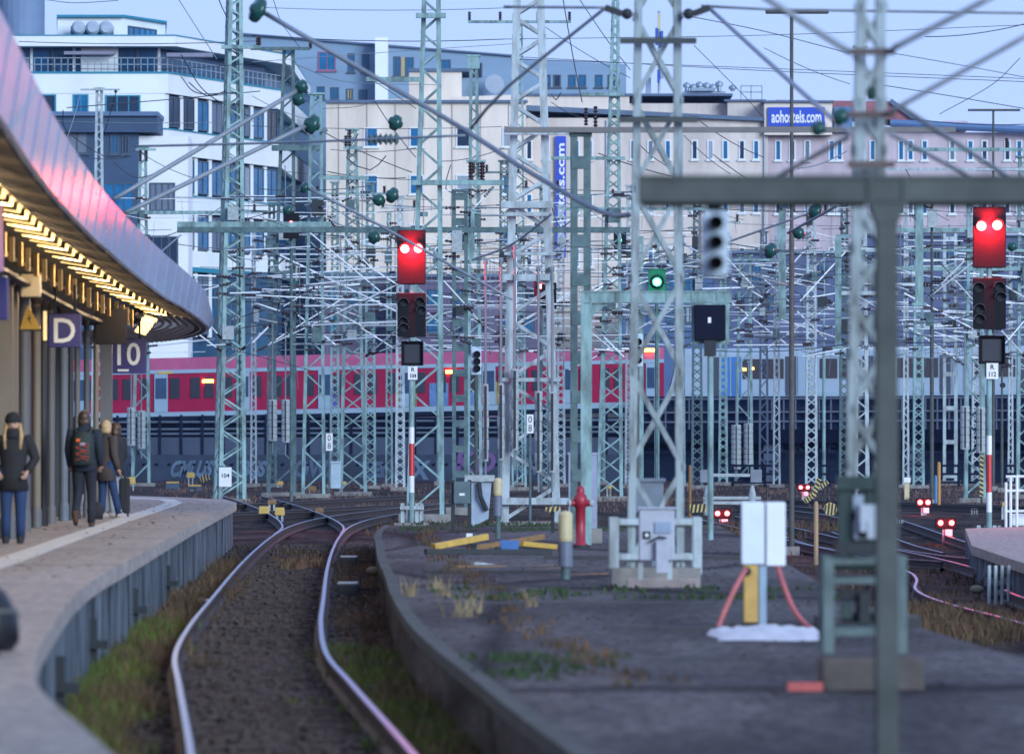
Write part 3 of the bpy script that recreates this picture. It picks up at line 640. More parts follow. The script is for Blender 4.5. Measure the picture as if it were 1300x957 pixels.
for row, py in enumerate((178, 246, 314)):
    for px in (668, 690, 728, 745, 800, 822, 844, 878, 898, 917, 938, 956):
        a = W(px, py + 25, YH); window(r, a.x, YH, a.z, .42, 1.35, 0, FRAMEW, GLASSB, 0); nwin += 1
    for px in (984, 1002, 1021, 1052, 1062, 1085, 1104, 1140, 1152, 1170, 1205, 1228, 1246, 1275, 1290):
        a = W(px, py + 26, YH + .4); window(r, a.x, YH + .4, a.z, .42, 1.4, 0, FRAMEW, GLASSB, 0); nwin += 1
for px in (770, 866, 970.5, 1090):
    o = MB(); o.tube([(xr(px, YH), YH - .1, zh(430)), (xr(px, YH), YH - .1, zh(153))], .07); o.build('downpipe', mat('downpipe_grey', (.4, .45, .52), .5, .2, .1, 1), r)
# roof plant: vents, frames, pipes
VENT = mat('roof_vent_metal', (.28, .34, .42), .5, .3, .2, 2)
for i, px in enumerate((872, 880, 888, 897, 905, 913, 930)):
    o = MB(); hgt = (6, 4, 7, 6, 4, 8, 3)[i]; a = W(px, 116, YH + 6); o.lathe([(.16, 0), (.16, hgt * .054 * .8), (.28, hgt * .054 * .85), (.28, hgt * .054 + .15), (.05, hgt * .054 + .3)], a, n=10); o.build('roof_vent', VENT, r)
o = MB(); o.b2((xr(870, YH), YH + 6, zh(116)), (xr(925, YH), YH + 9, zh(110))); o.b2((xr(880, YH), YH + 5.5, zh(110)), (xr(910, YH), YH + 8.5, zh(106))); o.build('roof_plant', VENT, r)
o = MB()
for px in (944, 957, 971):
    o.b2((xr(px, YH) - .04, YH + 5, zh(124)), (xr(px, YH) + .04, YH + 5.08, zh(104)))
for py in (104, 112): o.b2((xr(944, YH), YH + 5, zh(py) - .04), (xr(971, YH), YH + 5.08, zh(py) + .04))
o.build('roof_frame', VENT, r)
# low dark depot buildings between the hostel and the viaduct
SLATE = mat('slate_blue_wall', (.105, .13, .24), .8, 0, .3, .3); SLATE2 = mat('dark_mauve_wall', (.14, .115, .19), .8, 0, .3, .3)
for (x0, x1, yt, Y, m_, lb, ws) in ((228, 352, 352, 398, mat('dark_glass_hall', (.03, .10, .19), .3, 0, .4, .4), 'low dark glazed hall at the foot of the white office building', 12), (408, 505, 350, 412, SLATE2, 'low mauve shed left of the left red signal', 26), (505.5, 702, 352, 408, SLATE2, 'long low mauve shed behind the big grey tower', 30), (790, 905, 338, 410, mat('bright_slate_wall', (.08, .14, .28), .8, 0, .3, .3), 'low bright blue shed seen through the blurred grey tower', 24), (905.5, 1100, 322, 414, SLATE, 'slate blue workshop hall behind the hanging three lens signal', 21), (1100.5, 1420, 300, 418, SLATE, 'tall slate blue workshop hall behind the right red signal', 19)):
    r = thing('depot_building', (xr((x0 + x1) / 2, Y), Y + 3, -.2), lb, 'building', 'low buildings behind the viaduct')
    o = MB(); o.b2((xr(x0, Y), Y, -.2), (xr(x1, Y), Y + 8, zr(yt, Y))); o.build('wall', m_, r); o = MB(); o.b2((xr(x0, Y) - .1, Y - .3, zr(yt, Y)), (xr(x1, Y) + .1, Y + 8.2, zr(yt - 4, Y))); o.build('roof', ROOFG, r)
    px = x0 + 8
    while px < x1 - ws * .6:
        for py in (yt + 14, yt + 50):
            a = W(px, py + 22, Y); window(r, a.x, Y, a.z, ws * .5 * Y / F, 1.1, 0, FRAMED, GLASSB, 1, False)
        px += ws
# banners
BAN = mat('banner_blue', (.012, .06, .48), .5, 0, .1, 1)
def banner(x0, y0, x1, y1, Y, label, vertical):
    a = W(x0, y1, Y); b = W(x1, y0, Y); c = (a + b) / 2
    root = thing('banner', (c.x, Y, a.z), label, 'banner', 'blue banners of the hostel')
    o = MB(); o.b2((a.x, Y - .08, a.z), (b.x, Y + .08, b.z)); o.build('panel', BAN, root)
    if vertical: place = lambda x, y, z: Vector((c.x - y, Y - .10 - z, c.z + x))
    else: place = lambda x, y, z: Vector((c.x + x, Y - .10 - z, c.z + y))
    o = MB(); o.text('aohostels.com', 1.0, place, .022, .01); 
    vs = o.v; ax = 2 if vertical else 0
    lo = min(v[ax] for v in vs); hi = max(v[ax] for v in vs); tgt = ((b.z - a.z) if vertical else (b.x - a.x)) * .88; k = tgt / (hi - lo); cc = c[ax]
    ax2 = 0 if vertical else 2; lo2 = min(v[ax2] for v in vs); hi2 = max(v[ax2] for v in vs); t2 = ((b.x - a.x) if vertical else (b.z - a.z)) * (.74 if vertical else .66); k2 = t2 / (hi2 - lo2)
    m1 = (lo + hi) / 2; m2 = (lo2 + hi2) / 2
    for v in vs: v[ax] = cc + (v[ax] - m1) * k; v[ax2] = c[ax2] + (v[ax2] - m2) * k2
    o.build('lettering', WHITE, root)
banner(975, 136.5, 1047, 160.5, YH - .75, 'wide blue hostel banner on the roof corner, white lettering reading across', False)
banner(705, 173, 718.5, 327, YH - .2, 'tall narrow blue hostel banner with lettering reading upwards', True)
# far rooftops left of the sky gap
r = tag(MB().b2((-120, 520, -.2), (-60, 540, 20)).build('far_building', GREYB), 'far plain grey blue block hidden behind the platform canopy', 'building')
# antenna mast on the roof
r = thing('antenna_mast', (xr(839, YH), YH + 5, zh(117)), 'mobile phone antenna mast with pale panels on the hostel roof', 'antenna')
o = MB(); o.tube([(xr(839, YH), YH + 5, zh(117)), (xr(839, YH), YH + 5, zh(8))], .1, 8); o.build('pole', GALV, r)
for dx, y0, y1, m_ in ((0, 12, 32, CREAM), (-3.5, 30, 52, PALEBLUE), (3.5, 34, 55, PALEBLUE), (4, 72, 95, VENT), (-1, 84, 100, PALEBLUE)):
    o = MB(); o.b2((xr(839 + dx - 1.6, YH), YH + 4.7, zh(y1)), (xr(839 + dx + 1.6, YH), YH + 5.0, zh(y0))); o.build('antenna_panel', m_, r)
r = tag(MB().b2((xr(823, YH), YH + 6, zh(117)), (xr(829, YH), YH + 8, zh(92))).build('chimney', mat('pale_chimney', (.5, .58, .68), .7, 0, .2, 1)), 'pale square chimney left of the antenna mast on the hostel roof', 'chimney')

# ------------------------------------------------------------------ platform canopy with its lamps
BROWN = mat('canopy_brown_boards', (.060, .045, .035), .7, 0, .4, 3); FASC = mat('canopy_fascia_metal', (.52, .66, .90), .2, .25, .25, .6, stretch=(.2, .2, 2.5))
CE = [(-2.4, 22), (-2.95, 30), (-3.5, 40), (-3.95, 50), (-4.42, 60), (-4.9, 72), (-5.32, 85), (-5.58, 100), (-5.72, 112), (-5.85, 120)]
ce = catmull([(x, y, 0) for x, y in CE], 1.0)
cend = catmull([(-5.85, 120, 0), (-6.2, 131, 0), (-7.1, 140, 0), (-8.4, 145.5, 0), (-10.5, 148, 0), (-13, 149, 0)], 1.0)
can = thing('platform_canopy', (-6, 70, PTOP), 'long curved platform canopy with a shiny fascia and a row of warm lamps', 'canopy')
zt = [(22, 5.42), (50, 5.32), (60, 5.32), (85, 5.28), (105, 5.12), (120, 5.0), (150, 4.85)]; zb = [(22, 4.70), (60, 4.68), (85, 4.68), (105, 4.50), (120, 4.46), (150, 4.4)]
path = [(q.x, q.y) for q in ce] + [(q.x, q.y) for q in cend[1:]]
def zoff(i):                                       # height along the path: the end sweep is thinner
    y = path[i][1]; k = 1 if i < len(ce) else max(.25, 1 - (i - len(ce)) / 9)
    b = interp(zb, y); return b, b + (interp(zt, y) - b) * k
n = len(path); o = MB(); inn = inset(path, .07); lean = inset(path, .10)
vs = [(*path[i], zoff(i)[1]) for i in range(n)] + [(*lean[i], zoff(i)[0]) for i in range(n)] + [(*inset(path, .16)[i], zoff(i)[0]) for i in range(n)] + [(*inset(path, .1)[i], zoff(i)[1]) for i in range(n)]
fs = []
for i in range(n - 1):
    for a, b in ((0, 1), (1, 2), (2, 3), (3, 0)): fs.append((a * n + i, a * n + i + 1, b * n + i + 1, b * n + i))
o.add(vs, fs); o.build('fascia', FASC, can, smooth=False)
# roof sheet and stepped soffit boards
def band(d0, d1, dz0, dz1, i0=0, i1=n, skip=1):
    o = MB(); P = inset(path, d0); Q = inset(path, d1); vs = []; fs = []; idx = list(range(i0, i1, skip))
    for i in idx: vs += [(*P[i], zoff(i)[0] + dz0), (*Q[i], zoff(i)[0] + dz1), (*Q[i], zoff(i)[0] + dz1 + .05), (*P[i], zoff(i)[0] + dz0 + .05)]
    for k in range(len(idx) - 1):
        for a in range(4): fs.append((k * 4 + a, k * 4 + (a + 1) % 4, (k + 1) * 4 + (a + 1) % 4, (k + 1) * 4 + a))
    return o.add(vs, fs)
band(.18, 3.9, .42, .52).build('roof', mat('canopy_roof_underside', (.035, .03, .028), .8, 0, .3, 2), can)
o = band(.17, .62, .02, .12)
P, Q = inset(path, .17), inset(path, .62)
for i in range(0, n - 1):                          # ribs of the corrugated soffit
    for t in (0, .5):
        a = Vector(P[i]).lerp(Vector(P[i + 1]), t); b = Vector(Q[i]).lerp(Vector(Q[i + 1]), t); z = zoff(i)[0]; o.bar((a.x, a.y, z + .0), (b.x, b.y, z + .09), .16, .07)
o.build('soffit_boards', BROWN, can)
# end soffit: pale grooved boards following the sweep
o = MB(); hub = (-8.9, 121.0)
for i in range(len(ce) - 2, n - 1):
    z = zoff(i)[0]; a = Vector(inset(path, .12)[i]); a2 = Vector(inset(path, .12)[i + 1]); h = Vector(hub)
    b = a.lerp(h, .45); b2 = a2.lerp(h, .45)
    o.add([(a.x, a.y, z), (a2.x, a2.y, z), (b2.x, b2.y, z + .1), (b.x, b.y, z + .1)], [(0, 1, 2, 3)])
for k in range(1, 9):
    pts = []
    for i in range(len(ce) - 2, n):
        a = Vector(inset(path, .12)[i]).lerp(Vector(hub), .05 * k); pts.append((a.x, a.y, zoff(i)[0] - .005 + .011 * k))
    o.tube(pts, .03, 5)
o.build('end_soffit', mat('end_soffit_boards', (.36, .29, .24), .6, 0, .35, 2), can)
# lamps: short slanted tubes across, one behind the other, turning the corner at the end
s = 0; last = None; lamps = []; P1 = inset(path, .66); P2 = inset(path, 1.06); ncur = len(ce)
for i in range(n - 1):
    a, b = Vector(P1[i]), Vector(P1[i + 1]); L_ = (b - a).length; s += L_
    gap = 1.75
    if path[i][1] > 36 and s >= gap and i < ncur - 2:
        s = 0; lamps.append((Vector(P1[i]), Vector(P2[i]), zoff(i)[0], i))
endp = catmull([(P1[ncur - 3][0], P1[ncur - 3][1], 0), (-6.7, 117, 0), (-7.2, 124, 0), (-7.85, 133, 0)], 1.4)
for q in endp[1::2]: lamps.append((Vector((q.x + .10, q.y)), Vector((q.x - .12, q.y + .05)), 4.26, n - 12))
DIFF = WARML
for (a, b, z, i) in lamps:
    o = MB(); o.tube([(a.x, a.y, z + .10), (b.x, b.y, z + .17)], .095 if i < ncur - 2 else .035, 8); o.build('lamp', DIFF, can)
    if (lamps.index((a, b, z, i)) % 2) == 0 and i < ncur - 2:       # the tube's own light
        pl_ = bpy.data.lights.new('lamp_light', 'POINT'); pl_.color = (1, .74, .42); pl_.energy = 62; pl_.shadow_soft_size = .12
        lo_ = bpy.data.objects.new('lamp_light', pl_); COL.objects.link(lo_); lo_.parent = can; lo_.location = Vector(((a.x + b.x) / 2, (a.y + b.y) / 2, z - .06)) - can.location
    if i < ncur - 2: o = MB(); o.bar((a.x, a.y - .55, z + .06), (b.x, b.y - .55, z + .13), .03, .11); o.build('added_baffle', BROWN, can)  # dark bar added to hide part of each lamp and break up the row
# hanging boards inside the lamp row, lit by it
for (a, b, z, i) in lamps:
    if i >= ncur - 2: continue
    d = (b - a).normalized(); q = b + d * .25
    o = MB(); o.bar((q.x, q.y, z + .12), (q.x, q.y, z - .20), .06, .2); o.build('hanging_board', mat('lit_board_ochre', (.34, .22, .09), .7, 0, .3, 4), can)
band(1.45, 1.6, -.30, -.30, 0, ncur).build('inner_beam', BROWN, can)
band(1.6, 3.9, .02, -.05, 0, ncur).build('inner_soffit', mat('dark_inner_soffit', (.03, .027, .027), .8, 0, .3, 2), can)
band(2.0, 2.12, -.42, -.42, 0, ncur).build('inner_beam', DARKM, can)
# shelter wall in the platform middle
sw = [(x - 3.0, y) for x, y in ((-4.35, 66), (-4.62, 78), (-4.93, 92), (-5.2, 106), (-5.35, 116))]
o_ = path[::3]
for i in range(6, len(ce), 3):                     # panel joints of the fascia
    a = Vector(inset(path, -.004)[i]); b = Vector(inset(path, .094)[i]); o = MB(); o.bar((a.x, a.y, zoff(i)[1] - .01), (b.x, b.y, zoff(i)[0] + .01), .02, .012); o.build('panel_joint', mat('fascia_joint', (.22, .25, .38), .5, .2, 0), can)
r = thing('platform_shelter', (-8.2, 95, PTOP), 'dark panelled shelter wall behind the row of columns on the left platform', 'shelter')
o = MB()
for a, b in zip(sw, sw[1:]): o.wall(b, a, PTOP, 4.5, -.3) if False else o.bar((a[0], a[1], 2.6), (b[0], b[1], 2.6), .25, 3.7)
o.build('wall', mat('shelter_dark_panel', (.010, .0095, .010), .5, 0, .3, 3, stretch=(2, 2, .2)), r)
for k in range(1, 22):
    t = k / 22; q0 = catmull([(x, y, 0) for x, y in sw], 1.0); q = q0[int(t * (len(q0) - 1))]
    o = MB(); o.b2((q.x + .12, q.y - .06, PTOP), (q.x + .2, q.y + .06, 4.5)); o.build('mullion', mat('mullion_grey', (.06, .058, .06), .5, .2, .2, 2), r)
# columns
COLM = [mat('column_tan_paint', (.21, .165, .12), .6, 0, .25, 2, stretch=(1, 1, .3)), mat('column_grey_paint', (.13, .125, .125), .6, 0, .25, 2, stretch=(1, 1, .3)), mat('column_bluish_paint', (.13, .15, .185), .6, 0, .25, 2), mat('column_dark_paint', (.025, .023, .023), .6, 0, .25, 2)]
CLS = [(8, 88, 0, .21, 'square'), (15.5, 90.5, 0, .2, 'square'), (31, 95, 1, .16, 'round'), (46.5, 99, 0, .13, 'round'), (55, 101, 3, .12, 'round'), (65, 103.5, 1, .12, 'round'), (81, 107.5, 2, .14, 'round'), (89.5, 109, 3, .1, 'round'), (98, 110.5, 1, .1, 'round'), (110, 112.5, 1, .1, 'round'), (122, 114.5, 0, .1, 'round'), (135, 118, 1, .25, 'square')]
cl = ['tan square column at the left picture edge', 'tan square column just right of the one at the picture edge', 'grey round column behind the woman in the black hat', 'pale tan round column below the warning triangle', 'thin black round column left of the letter sign', 'thin grey round column below the letter sign', 'bluish round column right below the letter sign', 'thin dark round column left of the walking man', 'thin grey column directly behind the walking man', 'thin grey column right above the head of the walking man', 'narrow tan column below the dark display box', 'broad grey square column at the far end of the row']
for (px, Y, k, rad, kind), lb in zip(CLS, cl):
    rad *= .52
    x = xr(px, Y); r = thing('canopy_column', (x, Y, PTOP), lb, 'column', 'columns carrying the platform canopy')
    o = MB(); o.box((x, Y, (PTOP + 4.4) / 2), (rad * 1.7, rad * 1.7, 4.4 - PTOP)) if kind == 'square' else o.lathe([(rad, PTOP + .3), (rad, 4.4)], (x, Y, 0), n=14)
    o.build('shaft', COLM[k], r, smooth=False)
    o = MB(); o.lathe([(rad * 1.25, PTOP), (rad * 1.25, PTOP + .25), (rad * 1.02, PTOP + .32)], (x, Y, 0), n=14); o.build('base', COLM[k if k != 0 else 1], r)
    if rad > .06: o = MB(); o.lathe([(rad * .9, 4.25), (rad * 1.6, 4.38), (rad * 1.6, 4.46)], (x, Y, 0), n=14); o.build('capital', BROWN, r)
# ------------------------------------------------------------------ masts
MG = 'masts carrying the overhead lines'
MAST = {}
GALVN = mat('weathered_near_steel', (.31, .37, .39), .6, .1, .4, 6, .05, stretch=(1, 1, .25), thr=(.38, .58), col2=(.13, .145, .14))
def gzz(X, Y):
    return gz(X, Y)
def lattice(key, label, bL, bR, tL, tR, ytop, Y, zb=None, m=GREEN, leg=.10, pan=1.0, dep=.8, bw=.055, rot=0.0, xbr=False, caps=(), nm='lattice_mast', found=True):
    x0 = xr((bL + bR) / 2, Y); zb = gzz(x0, Y) if zb is None else zb; zt_ = zr(ytop, Y); s = Y / F
    wb = (bR - bL) * s - leg; wt = (tR - tL) * s - leg; x1 = xr((tL + tR) / 2, Y); wb = max(wb, .1); wt = max(wt, .1)
    r = thing(nm, (x0, Y, zb), label, 'lattice mast', MG)
    cs, sn = math.cos(rot), math.sin(rot)
    def corner(i, z):
        t = (z - zb) / (zt_ - zb); w = wb + (wt - wb) * t; cx = x0 + (x1 - x0) * t
        dx, dy = ((-1, -1), (1, -1), (1, 1), (-1, 1))[i]; lx = dx * w / 2; ly = dy * w / 2 * dep
        return Vector((cx + lx * cs - ly * sn, Y + lx * sn + ly * cs, z))
    for i in range(4):                             # angle-iron legs
        o = MB(); a = corner(i, zb); b = corner(i, zt_); ix, iy = ((1, 1), (-1, 1), (-1, -1), (1, -1))[i]; th = leg * .16
        ex = Vector((cs * ix, sn * ix, 0)); ey = Vector((-sn * iy, cs * iy, 0))
        o.prism([a, a + ex * leg, a + ex * leg + ey * th, a + ex * th + ey * th, a + ex * th + ey * leg, a + ey * leg], b - a); o.build('leg', m, r)
    o = MB(); z = zb + .25; k = 0
    while z < zt_ - .1:
        t = (z - zb) / (zt_ - zb); h = max(.35, (wb + (wt - wb) * t) * pan); z2 = min(z + h, zt_)
        for f in range(4):
            i, j = f, (f + 1) % 4
            a, b = corner(i, z), corner(j, z2)
            if (k + (f in (1, 2))) % 2: a, b = corner(j, z), corner(i, z2)
            nrm = (corner(i, z) + corner(j, z)) / 2 - (corner(0, z) + corner(2, z)) / 2; nrm.normalize()
            o.bar(a + nrm * -.012, b + nrm * -.012, .012, bw, up=nrm.cross(b - a))
            if xbr:
                a, b = (corner(j, z), corner(i, z2)) if a == corner(i, z) else (corner(i, z), corner(j, z2)); o.bar(a - nrm * .035, b - nrm * .035, .012, bw, up=nrm.cross(b - a))
        z = z2; k += 1
    o.build('bracing', m, r)
    if found: o = MB(); o.box((x0, Y, zb + .02), (wb + leg + .3, wb * dep + leg + .3, .3 if Y > 200 else .45)); o.build('foundation', CONC, r)
    if ytop > -20:
        o = MB(); o.box((x1, Y, zt_ + .02), (wt + leg + .06, wt * dep + leg + .06, .08)); o.build('cap', m, r)
    for c_ in caps:                                # gusset plates near the head: (y0, y1)
        t = (zr(c_[0], Y) - zb) / (zt_ - zb); w = wb + (wt - wb) * t; cx = x0 + (x1 - x0) * t
        o = MB(); o.b2((cx - w / 2 - leg * .5, Y - w * dep / 2 - .07, zr(c_[1], Y)), (cx + w / 2 + leg * .5, Y - w * dep / 2 - .04, zr(c_[0], Y))); o.build('gusset_plate', m, r)
    MAST[key] = dict(r=r, Y=Y, xb=(bL + bR) / 2, xt=(tL + tR) / 2, yb=HY + (CZ - zb) * F / Y, yt=ytop, w=(bR - bL), m=m, dep=wb * dep / 2)
    return r
def batten(key, label, xL, xR, ytop, Y, zb=None, m=GREEN, step=.8, ch=.12):
    x0 = xr((xL + xR) / 2, Y); zb = gzz(x0, Y) if zb is None else zb; zt_ = zr(ytop, Y); w = (xR - xL) * Y / F
    r = thing('batten_mast', (x0, Y, zb), label, 'steel mast', MG)
    for sgn in (-1, 1):
        o = MB(); xc = x0 + sgn * (w / 2 - ch / 2); t = .018
        o.b2((xc - ch / 2, Y - .12, zb), (xc + ch / 2, Y - .12 + t, zt_)); o.b2((xc - ch / 2, Y + .12 - t, zb), (xc + ch / 2, Y + .12, zt_)); o.b2((xc + sgn * (ch / 2 - t), Y - .12 + t, zb), (xc + sgn * ch / 2, Y + .12 - t, zt_)); o.build('leg', m, r)
    z = zb + .4; step = max(step, (zt_ - zb) / 45)
    while z < zt_: o = MB(); o.b2((x0 - w / 2 + .02, Y - .14, z), (x0 + w / 2 - .02, Y - .122, z + .22)); o.build('batten_plate', m, r); o = MB(); o.b2((x0 - w / 2 + .02, Y + .122, z + .001), (x0 + w / 2 - .02, Y + .14, z + .22)); o.build('batten_plate', m, r); z += step
    o = MB(); o.b2((x0 - w / 2 - .02, Y - .15, zt_ - .02), (x0 + w / 2 + .02, Y + .15, zt_ + .06)); o.build('cap', m, r)
    o = MB(); o.box((x0, Y, zb + .03), (w + .4, .8, .45)); o.build('foundation', CONC, r)
    MAST[key] = dict(r=r, Y=Y, xb=(xL + xR) / 2, xt=(xL + xR) / 2, yb=HY + (CZ - zb) * F / Y, yt=ytop, w=xR - xL, m=m, dep=.14)
    return r
def pole(key, label, x, wpx, ytop, Y, zb=None, m=GREY, nm='steel_pole', cat='pole', grp=MG, flat=False, taper=.7):
    X = xr(x, Y); zb = gzz(X, Y) if zb is None else zb; r_ = wpx * Y / F / 2; zt_ = zr(ytop, Y)
    r = thing(nm, (X, Y, zb), label, cat, grp)
    o = MB()
    if flat:                                       # broad-flange section
        o.b2((X - r_, Y - .1, zb), (X + r_, Y - .085, zt_)); o.b2((X - r_, Y + .085, zb), (X + r_, Y + .1, zt_)); o.b2((X - .01, Y - .085, zb), (X + .01, Y + .085, zt_))
        o.build('shaft', m, r)
    else:
        o.lathe([(r_ * 1.05, zb), (r_, zb + (zt_ - zb) * .6), (r_ * taper, zb + (zt_ - zb) * .6 + .05), (r_ * taper, zt_)], (X, Y, 0), n=12); o.build('shaft', m, r, smooth=False)
    o = MB(); o.box((X, Y, zb + .06), (r_ * 2 + .25, r_ * 2 + .25, .3)); o.build('foundation', CONC, r)
    MAST[key] = dict(r=r, Y=Y, xb=x, xt=x, yb=HY + (CZ - zb) * F / Y, yt=ytop, w=wpx, m=m, dep=r_ if not flat else .1)
    return r
def weights(key, x0, x1, y0, y1, rnd=False):
    d = MAST[key]; Y = d['Y'] - d['dep'] - .25; X = xr((x0 + x1) / 2, Y); rr = (x1 - x0) * Y / F / 2; zt_, zb = zr(y0, Y), zr(y1, Y); n_ = max(4, int((zt_ - zb) / .26)); h = (zt_ - zb) / n_
    o = MB()
    for k in range(n_):
        z = zb + k * h; a = rr * (1 if not rnd or k % 2 else .82)
        o.lathe([(a * .92, z + .006), (a, z + h * .18), (a, z + h * .82), (a * .92, z + h - .006)], (X, Y, 0), n=14)
    w = o.build('tension_weight', WEIGHT, d['r'])
    o = MB()
    o.b2((X - .03, Y - rr - .012, zb + h * .25), (X + .03, Y - rr * .9, zt_ - h * .2)); o.build('slot', INK, w)
    o = MB(); o.tube([(X, Y, zt_), (X, Y, zt_ + 3.2)], .035); o.build('weight_rod', WIRE2, d['r']); o = MB(); o.tube([(X, Y, zb), (X, Y, zb - .5)], .03); o.build('weight_rod', WIRE2, d['r']); o = MB(); o.bar((X, Y, zt_ + 3.2), (X, Y + .3 + d['dep'], zt_ + 3.2), .12, .12); o.build('pulley_arm', WIRE2, d['r'])
def xat(d, y): return d['xb'] + (d['xt'] - d['xb']) * (d['yb'] - y) / (d['yb'] - d['yt'])
def insul(o, a, b, r_=.075, n_=6):                 # ribbed insulator from a to b
    a, b = Vector(a), Vector(b); L = (b - a).length; pr = []
    for k in range(n_): z = L * k / n_; pr += [(r_ * .45, z), (r_, z + L / n_ * .45), (r_ * .45, z + L / n_ * .9)]
    o.lathe(pr, a, (b - a), n=10); return o
def arm(key, y, x0, x1, w=.14, ins=(), m=None, name='crossarm', dy=0):
    d = MAST[key]; Y = d['Y'] - d['dep'] - w / 2 - .02 + dy
    o = MB(); o.bar(W(x0, y, Y), W(x1, y, Y), w, w * .8); a_ = o.build(name, m or d['m'], d['r'])
    for (ix, iy0, iy1) in ins:
        o = MB(); insul(o, W(ix, iy0, Y), W(ix, iy1, Y), .10); o.build('insulator', BRPORC, a_)
lattice('A', 'tapered green lattice mast standing just past the platform end, white box at its foot', 271, 312, 287, 309, -40, 238, leg=.15, pan=.62, rot=.28, dep=.9, bw=.07)
lattice('B', 'green lattice mast with two brown grey weight stacks, right of the tapered mast', 337, 378, 357, 376, 62, 268, leg=.13, pan=.9, m=GREEN2)
lattice('C', 'green lattice mast standing close to the right of the one with brown grey weights', 381, 415, 392, 411, 120, 262, leg=.12, pan=.9)
lattice('D', 'broad based green lattice mast rising behind the small white cable cabinet', 429, 468, 439, 455, 165, 272, leg=.13, pan=.75, xbr=True)
lattice('E', 'very tall green lattice mast directly behind the left red signal', 513, 567, 534, 562, -40, 182, leg=.13, pan=.85, caps=())
lattice('FF', 'green lattice mast with a flat plate head, right of the left red signal', 590, 615, 594, 609, 72, 236, leg=.12, pan=.9, caps=((72, 88),))
batten('GG', 'dark green battened twin channel mast between the left red signal and the big grey tower', 574, 594, 243, 200, m=GREEN2)
lattice('H', 'big pale grey square lattice tower in the centre of the yard', 631, 717, 648, 694, -60, 165, m=GALV, leg=.20, pan=.62, dep=.9, bw=.085)
lattice('I', 'slim green lattice mast seen through the big grey tower', 648, 670, 653, 665, 30, 300, leg=.10, pan=.9)
lattice('J', 'tall slender green lattice mast left of the blurred grey tower', 755, 793, 776, 788, -40, 250, leg=.13, pan=.75, xbr=True)
lattice('K', 'blurred pale grey lattice tower standing on a concrete block behind the grey locker', 791, 873, 802, 869, -80, 79, zb=.3, m=GALVN, leg=.095, pan=1.75, dep=.8, bw=.06, xbr=True)
lattice('L', 'nearest and most blurred pale grey lattice tower, left of the foreground gantry post', 1066, 1128, 1084, 1130, -110, 46.5, zb=1.27, found=False, m=GALVN, leg=.07, pan=1.5, xbr=True, dep=.9, bw=.05)
batten('M', 'green grey battened mast beside the red hydrant', 724, 750, 172, 113, zb=.3, m=GREEN2, step=.7, ch=.13)
lattice('O', 'slim pale green lattice mast with a short top arm above the platform canopy', 113, 136, 120, 132, 113, 300, leg=.12, pan=.9, m=GALV)
lattice('P', 'pale green lattice mast with two white weight stacks behind the platform number sign', 165, 193, 175, 188, 188, 330, leg=.14, pan=1.0)
lattice('Q', 'pale green lattice mast with two white weight stacks right of the dark display panel', 931, 958, 936, 955, 325, 330, leg=.13, pan=1.1)
lattice('RR', 'dark blue grey lattice mast far behind the dark display panel on the right', 962, 977, 964, 975, 295, 345, leg=.10, pan=1.2, m=mat('mast_dark_blue_grey', (.07, .10, .15), .6, 0, .2, 2))
batten('SS', 'twin pole mast with small switch boxes left of the weights beside the right red signal', 1197, 1215, 290, 335, m=GALV, step=1.8, ch=.16)
lattice('T', 'green lattice mast with two white weight stacks just left of the right red signal post', 1222, 1253, 1226, 1249, 240, 242, leg=.12, pan=.9)
lattice('U', 'green lattice mast cut by the right picture edge', 1288, 1312, 1291, 1308, 200, 258, leg=.13, pan=.9)
lattice('V', 'pale lattice mast half hidden behind the foreground gantry post', 1082, 1106, 1084, 1100, 60, 255, leg=.14, pan=.8, m=GALV)
pole('W', 'thin grey lamp post carrying a wide flat lamp bar, left of the nearest tower', 1005, 6.5, 16, 152, nm='lamp_post', cat='lamp post', grp='lamp posts with flat lamp bars')
pole('X', 'thin grey lamp post with a flat lamp bar beside the beam, far right', 1261, 4, 140, 300, nm='lamp_post', cat='lamp post', grp='lamp posts with flat lamp bars')
pole('Y', 'slim plain grey pole right of the foreground gantry post', 1183, 5, 250, 232)
pole('Z', 'thin grey pole with a round buffer head right of the right red signal', 1272, 3.5, 455, 290)
pole('a', 'flat teal steel column behind the left leg of the blurred grey tower', 812, 10, 300, 255, flat=True, m=GREEN)
pole('b', 'slim teal column behind the blurred grey tower', 834, 6, 290, 300, flat=True, m=GREEN)
for key, x, y, wpx in (('W', 1012, 15, 80), ('X', 1262, 140, 66)):
    d = MAST[key]; o = MB(); o.bar(W(x - wpx / 2, y, d['Y']), W(x + wpx / 2, y, d['Y']), .30, .10); o.build('lamp_bar', GREY, d['r'], bevel=.02)
d = MAST['Z']; MB().lathe([(.02, -.12), (.13, -.1), (.13, .05), (.07, .06), (.07, .02), (.02, .02)], W(1273, 489, d['Y'] - .15), (0, -1, 0), 14).build('round_head', DARKM, d['r'])
PALEJ = mat('pale_gear_plate', (.30, .36, .42), .5, 0, .25, 6)
